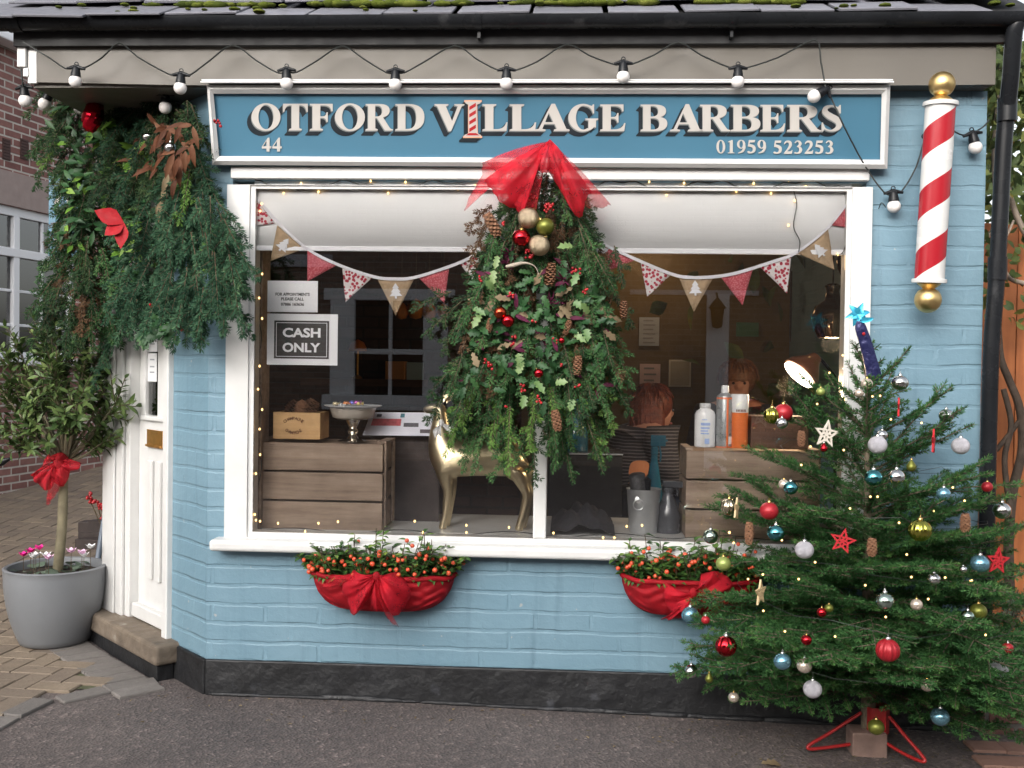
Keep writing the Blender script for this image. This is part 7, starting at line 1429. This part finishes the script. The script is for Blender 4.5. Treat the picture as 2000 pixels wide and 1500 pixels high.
for px, py, r, lab in ((784, 606, 15, 'leftmost orange gourd hanging behind the hessian flag'), (812, 602, 18, 'largest orange gourd hanging in the room behind the bunting'), (838, 606, 15, 'third orange gourd hanging under the red flag tip'), (866, 606, 13, 'rightmost small orange gourd beside the swag')):
    Y = 2.1; c = at(px, py, Y); r_ = wr(r, Y); t = thing('hanging_gourd', lab, 'gourd', tuple(c), 'gourds hanging in the room'); mb = MB(); mb.lathe([(0, -r_ * 1.2), (r_ * .6, -r_ * 1.05), (r_, -r_ * .3), (r_ * .85, r_ * .4), (r_ * .3, r_ * .9), (0, r_ * 1.1)], c, n=20, rip=7, ripa=.05); mb.build('fruit', GRD, t, smooth=50); mb = MB(); mb.tube([c + V((0, 0, r_)), V((c.x, Y, 2.49))], .003, 5); mb.build('string', TWIG, t)

# ================================================================== PEOPLE in the room
SKN = pm('skin', (.34, .16, .105), .5, var=.06, vs=20); HAIRA = pm('auburn hair', (.11, .022, .008), .45, var=.5, vs=60, bump=.008, bs=90); HAIRB = pm('golden brown hair', (.12, .045, .014), .45, var=.5, vs=60, bump=.008, bs=90)
STRP, nt, b_, out_ = newmat('dark striped jumper'); tcn = nd(nt, 'TexCoord'); wv = nd(nt, 'TexWave', wave_type='BANDS', bands_direction='Z', Scale=18.0, Distortion=1.2); nt.links.new(tcn.outputs['Object'], wv.inputs['Vector']); nt.links.new(ramp(nt, wv.outputs['Fac'], [(.70, (.02, .018, .022)), (.86, (.16, .14, .14))]), b_.inputs['Base Color']); b_.inputs['Roughness'].default_value = .9
DARKC = pm('black cloth', (.016, .016, .02), .9, var=.3, vs=30); JEAN = pm('dark jeans', (.02, .03, .05), .9, var=.3, vs=40)
def person(label, P, yaw, lean, top, hairm, long_hair, hz):
    """seated figure; P = point on the floor below the hips, hz = height of the head centre"""
    cy, sy_ = math.cos(yaw), math.sin(yaw)
    def L(x, y, z): return (P.x + x * cy - y * sy_, P.y + x * sy_ + y * cy, P.z + z)   # x forward, y to the left
    t = thing('person', label, 'person', tuple(P)); s = .47; h = hz - P.z; n = {}; T = h - s - .10
    def N(k, x, y, z, r): n[k] = (*L(x, y, z), r)
    N('pel', 0, 0, s + .10, .135); N('wai', lean * .3, 0, s + .10 + T * .30, .125); N('che', lean * .7, 0, s + .10 + T * .58, .145); N('sho', lean * .95, 0, s + .10 + T * .72, .11); N('nek', lean * 1.05, 0, s + .10 + T * .84, .052); N('jaw', lean * 1.15 + .02, 0, h - .06, .068); N('hd', lean * 1.15, 0, h + .02, .094); N('crn', lean * 1.15 - .01, 0, h + .08, .075); N('nos', lean * 1.15 + .105, 0, h - .015, .012)
    ed = [('pel', 'wai'), ('wai', 'che'), ('che', 'sho'), ('sho', 'nek'), ('nek', 'jaw'), ('jaw', 'hd'), ('hd', 'crn'), ('hd', 'nos')]
    for q, m in (('l', 1), ('r', -1)):
        N('hip' + q, .06, m * .10, s + .06, .098); N('kne' + q, .44, m * .13, s + .03, .066); N('cal' + q, .45, m * .13, s * .55, .056); N('ank' + q, .43, m * .13, .08, .040); N('toe' + q, .58, m * .14, .04, .036)
        N('shl' + q, lean * .9, m * .19, s + .10 + T * .70, .066); N('elb' + q, lean * .6 + .08, m * .25, s + .10 + T * .25, .046); N('wri' + q, .30, m * .17, s + .135, .029); N('pal' + q, .36, m * .15, s + .125, .030)
        ed += [('pel', 'hip' + q), ('hip' + q, 'kne' + q), ('kne' + q, 'cal' + q), ('cal' + q, 'ank' + q), ('ank' + q, 'toe' + q), ('sho', 'shl' + q), ('shl' + q, 'elb' + q), ('elb' + q, 'wri' + q), ('wri' + q, 'pal' + q)]
        for i in range(4): N(f'f{i}a' + q, .405, m * (.15 + (i - 1.5) * .021), s + .125, .0095); N(f'f{i}b' + q, .445 - abs(i - 1.3) * .008, m * (.15 + (i - 1.5) * .023), s + .105, .008); ed += [('pal' + q, f'f{i}a' + q), (f'f{i}a' + q, f'f{i}b' + q)]
        N('tha' + q, .375, m * .115, s + .125, .0105); N('thb' + q, .40, m * .095, s + .115, .009); ed += [('pal' + q, 'tha' + q), ('tha' + q, 'thb' + q)]
    me = skin(n, ed, 1); me.materials.append(SKN); link('body', me, t)
    def cloth(name, keys, k, m, add=.012): nn = {q: (*n[q][:3], n[q][3] * k + add) for q in keys}; me = skin(nn, [e for e in ed if e[0] in nn and e[1] in nn], 2); me.materials.append(m); link(name, me, t)
    cloth('top', ['pel', 'wai', 'che', 'sho', 'shll', 'shlr', 'elbl', 'elbr', 'wril', 'wrir'], 1.16, top, .018); cloth('trousers', ['pel', 'hipl', 'hipr', 'knel', 'kner', 'call', 'calr', 'ankl', 'ankr'], 1.04, JEAN)
    hm = MB(); c = V(L(lean * 1.15 - .022, 0, h + .045)); hm.ball(c, .112, 18, 12, (1, 1, .98))
    if long_hair:
        for i in range(44): a = -1.9 + 3.8 * i / 43; e = V(L(lean * 1.15 - .03 - math.cos(a) * .10, math.sin(a) * .10, h)); k_ = random.uniform(.75, 1.15); hm.tube([e + V((0, 0, .06)), e, e + V((random.uniform(-.01, .01), random.uniform(-.01, .01), -.12)), V(L(lean * .9 - .03 - math.cos(a) * .13 * k_, math.sin(a) * .15 * k_, h - .28 * k_))], [.014, .018, .016, .004], 6)
    for i in range(260):
        a, b = random.uniform(0, 6.28), random.uniform(.15, 1.45); q0 = V(L(lean * 1.15 - .022 + math.cos(a) * .112 * math.sin(b), math.sin(a) * .112 * math.sin(b), h + .045 + .112 * math.cos(b)))
        if math.cos(a) > .3 and b > .9: continue
        b2 = b + random.uniform(.3, .6); q1 = V(L(lean * 1.15 - .022 + math.cos(a) * .117 * math.sin(b2), math.sin(a) * .117 * math.sin(b2), h + .045 + .117 * math.cos(b2))); hm.tube([q0, q0.lerp(q1, .5) + (q0 - c) * .04, q1 + (q1 - c) * random.uniform(0, .08)], [.002, .004, .0015], 4)
    hair = hm.build('hair', hairm, t, smooth=80)
    for m in (1, -1): e = MB(); e.ball(L(lean * 1.15 + .088, m * .032, h + .012), .0085, 10, 8); e.build('eye', pm('eye', (.03, .02, .015), .1), t)
    mo = MB(); mo.ball(L(lean * 1.15 + .086, 0, h - .06), .02, 10, 6, (.5, 1, .3)); mo.build('mouth', pm('lips', (.36, .10, .09), .5), t)
    for m in (1, -1): sh_ = MB(); sh_.ball(L(.52, m * .135, .045), .075, 12, 8, (1.5 if abs(cy) > .7 else .7, .7 if abs(cy) > .7 else 1.5, .6)); sh_.build('shoe', BLACK, t, smooth=60)
    return t
p1 = at(1268, 800, 1.35); person('person with auburn hair in a dark striped jumper sitting sideways behind the bucket', V((p1.x - .14, 1.35, .15)), .25, .16, STRP, HAIRA, True, at(1300, 806, 1.35).z)
p2 = at(1446, 748, 1.9); person('person with golden brown hair in black clothes, head just above the bottles', V((p2.x, 2.0, .15)), -PI / 2 - .1, .05, DARKC, HAIRB, False, at(1446, 752, 1.95).z)
def chair(label, P, yaw):
    cy, sy_ = math.cos(yaw), math.sin(yaw); L = lambda x, y, z: V((P.x + x * cy - y * sy_, P.y + x * sy_ + y * cy, P.z + z)); t = thing('barber_chair', label, 'chair', tuple(P)); X, Yv = V((cy, sy_, 0)), V((-sy_, cy, 0))
    mb = MB(); mb.obox(L(-.26, -.26, .36), X * .56, Yv * .52, (0, 0, .10)); mb.build('seat', BLACKM, t, bevel=.03); mb = MB(); mb.obox(L(-.36, -.25, .44), X * .09, Yv * .50, (0, 0, .42)); mb.build('backrest', BLACKM, t, bevel=.03)
    mb = MB(); mb.lathe([(.26, 0), (.26, .03), (.06, .05), (.05, .355)], P, n=28); mb.build('pedestal', STEEL, t, smooth=40)
    for m in (1, -1): mb = MB(); mb.obox(L(-.25, m * .30 - .03, .62), X * .42, Yv * .06, (0, 0, .04)); mb.obox(L(-.1, m * .30 - .02, .40), X * .05, Yv * .04, (0, 0, .219)); mb.build('armrest', BLACK, t, bevel=.008)
chair('black barber chair under the person in the striped jumper', V((p1.x - .14, 1.35, .15)), .25); chair('black barber chair under the person behind the bottles', V((p2.x, 2.0, .15)), -PI / 2 - .1)

# big evergreen beyond the fence, closing the gap beside the shop
eg = thing('evergreen_tree', 'dark leafy evergreen standing beyond the orange fence', 'tree', (3.6, 3.2, 0)); F = Fol()
for i in range(2600): p = V((3.4 + rng.normal(0, .85), 3.0 + rng.normal(0, .5), 2.5 + rng.normal(0, 1.0))); F.leaf(p, rvec() + V((0, -.2, -.4)), rvec(.6) + V((0, -1, .5)), random.uniform(.12, .2), random.uniform(.06, .1), 0, 'bay', .2, .25)
F.build('crown', CREEP, eg); mb = MB(); mb.tube([(3.5, 3.2, -.1), (3.45, 3.2, 1.6), (3.5, 3.1, 3.2)], [.12, .10, .04], 10); mb.build('trunk', BARKD, eg, smooth=60)

# point lights at the desk lamp and pendant, then an added warm fill
for nm, loc, e in (('desk_lamp_light', lc + n_ * .08, 2.5), ('pendant_light', at(1625, 650, .95) + V((0, 0, -.05)), 5.0)):
    l = bpy.data.lights.new(nm, 'POINT'); l.energy = e; l.color = (1, .70, .40); l.shadow_soft_size = .05; ob_ = bpy.data.objects.new(nm, l); COL.objects.link(ob_); ob_.location = loc
l = bpy.data.lights.new('room_fill', 'POINT'); l.energy = 2.2; l.color = (1, .66, .36); l.shadow_soft_size = .15; ob_ = bpy.data.objects.new('room_fill', l); COL.objects.link(ob_); ob_.location = (.75, 2.65, 2.15)  # added warm fill near the back wall, belongs to no lamp fitting
# ================================================================== LIGHT
w = bpy.data.worlds.new("World"); SC.world = w; w.use_nodes = True; nt = w.node_tree; nt.nodes.clear()
sky = nd(nt, 'TexSky'); sky.sky_type = 'NISHITA'; sky.sun_disc = False; sky.sun_elevation = rad(23); sky.sun_rotation = rad(200); sky.dust_density = 4.0; sky.air_density = 1.0; sky.ozone_density = 0.6
hs = nd(nt, 'HueSaturation'); hs.inputs['Saturation'].default_value = 0.30; nt.links.new(sky.outputs[0], hs.inputs['Color'])
bg = nd(nt, 'Background', Strength=0.135); nt.links.new(hs.outputs[0], bg.inputs[0]); ow = nd(nt, 'OutputWorld'); nt.links.new(bg.outputs[0], ow.inputs[0])
ld = bpy.data.lights.new('sun', 'SUN'); ld.energy = 1.35; ld.angle = rad(75); ld.color = (1.0, 0.985, 0.96)
so = bpy.data.objects.new('sun', ld); COL.objects.link(so)
sd = V((math.sin(rad(200)) * math.cos(rad(23)), math.cos(rad(200)) * math.cos(rad(23)), math.sin(rad(23))))
so.rotation_euler = sd.to_track_quat('Z', 'Y').to_euler()
SC.view_settings.view_transform = 'Standard'; SC.view_settings.look = 'None'; SC.view_settings.gamma = 1.0; SC.view_settings.exposure = 1.22
SC.cycles.max_bounces = 8; SC.cycles.transparent_max_bounces = 24; SC.cycles.diffuse_bounces = 4; SC.cycles.glossy_bounces = 4
SC.cycles.sample_clamp_indirect = 6; SC.cycles.caustics_reflective = False; SC.cycles.caustics_refractive = False
SC.cycles.use_denoising = True
SC.render.film_transparent = False
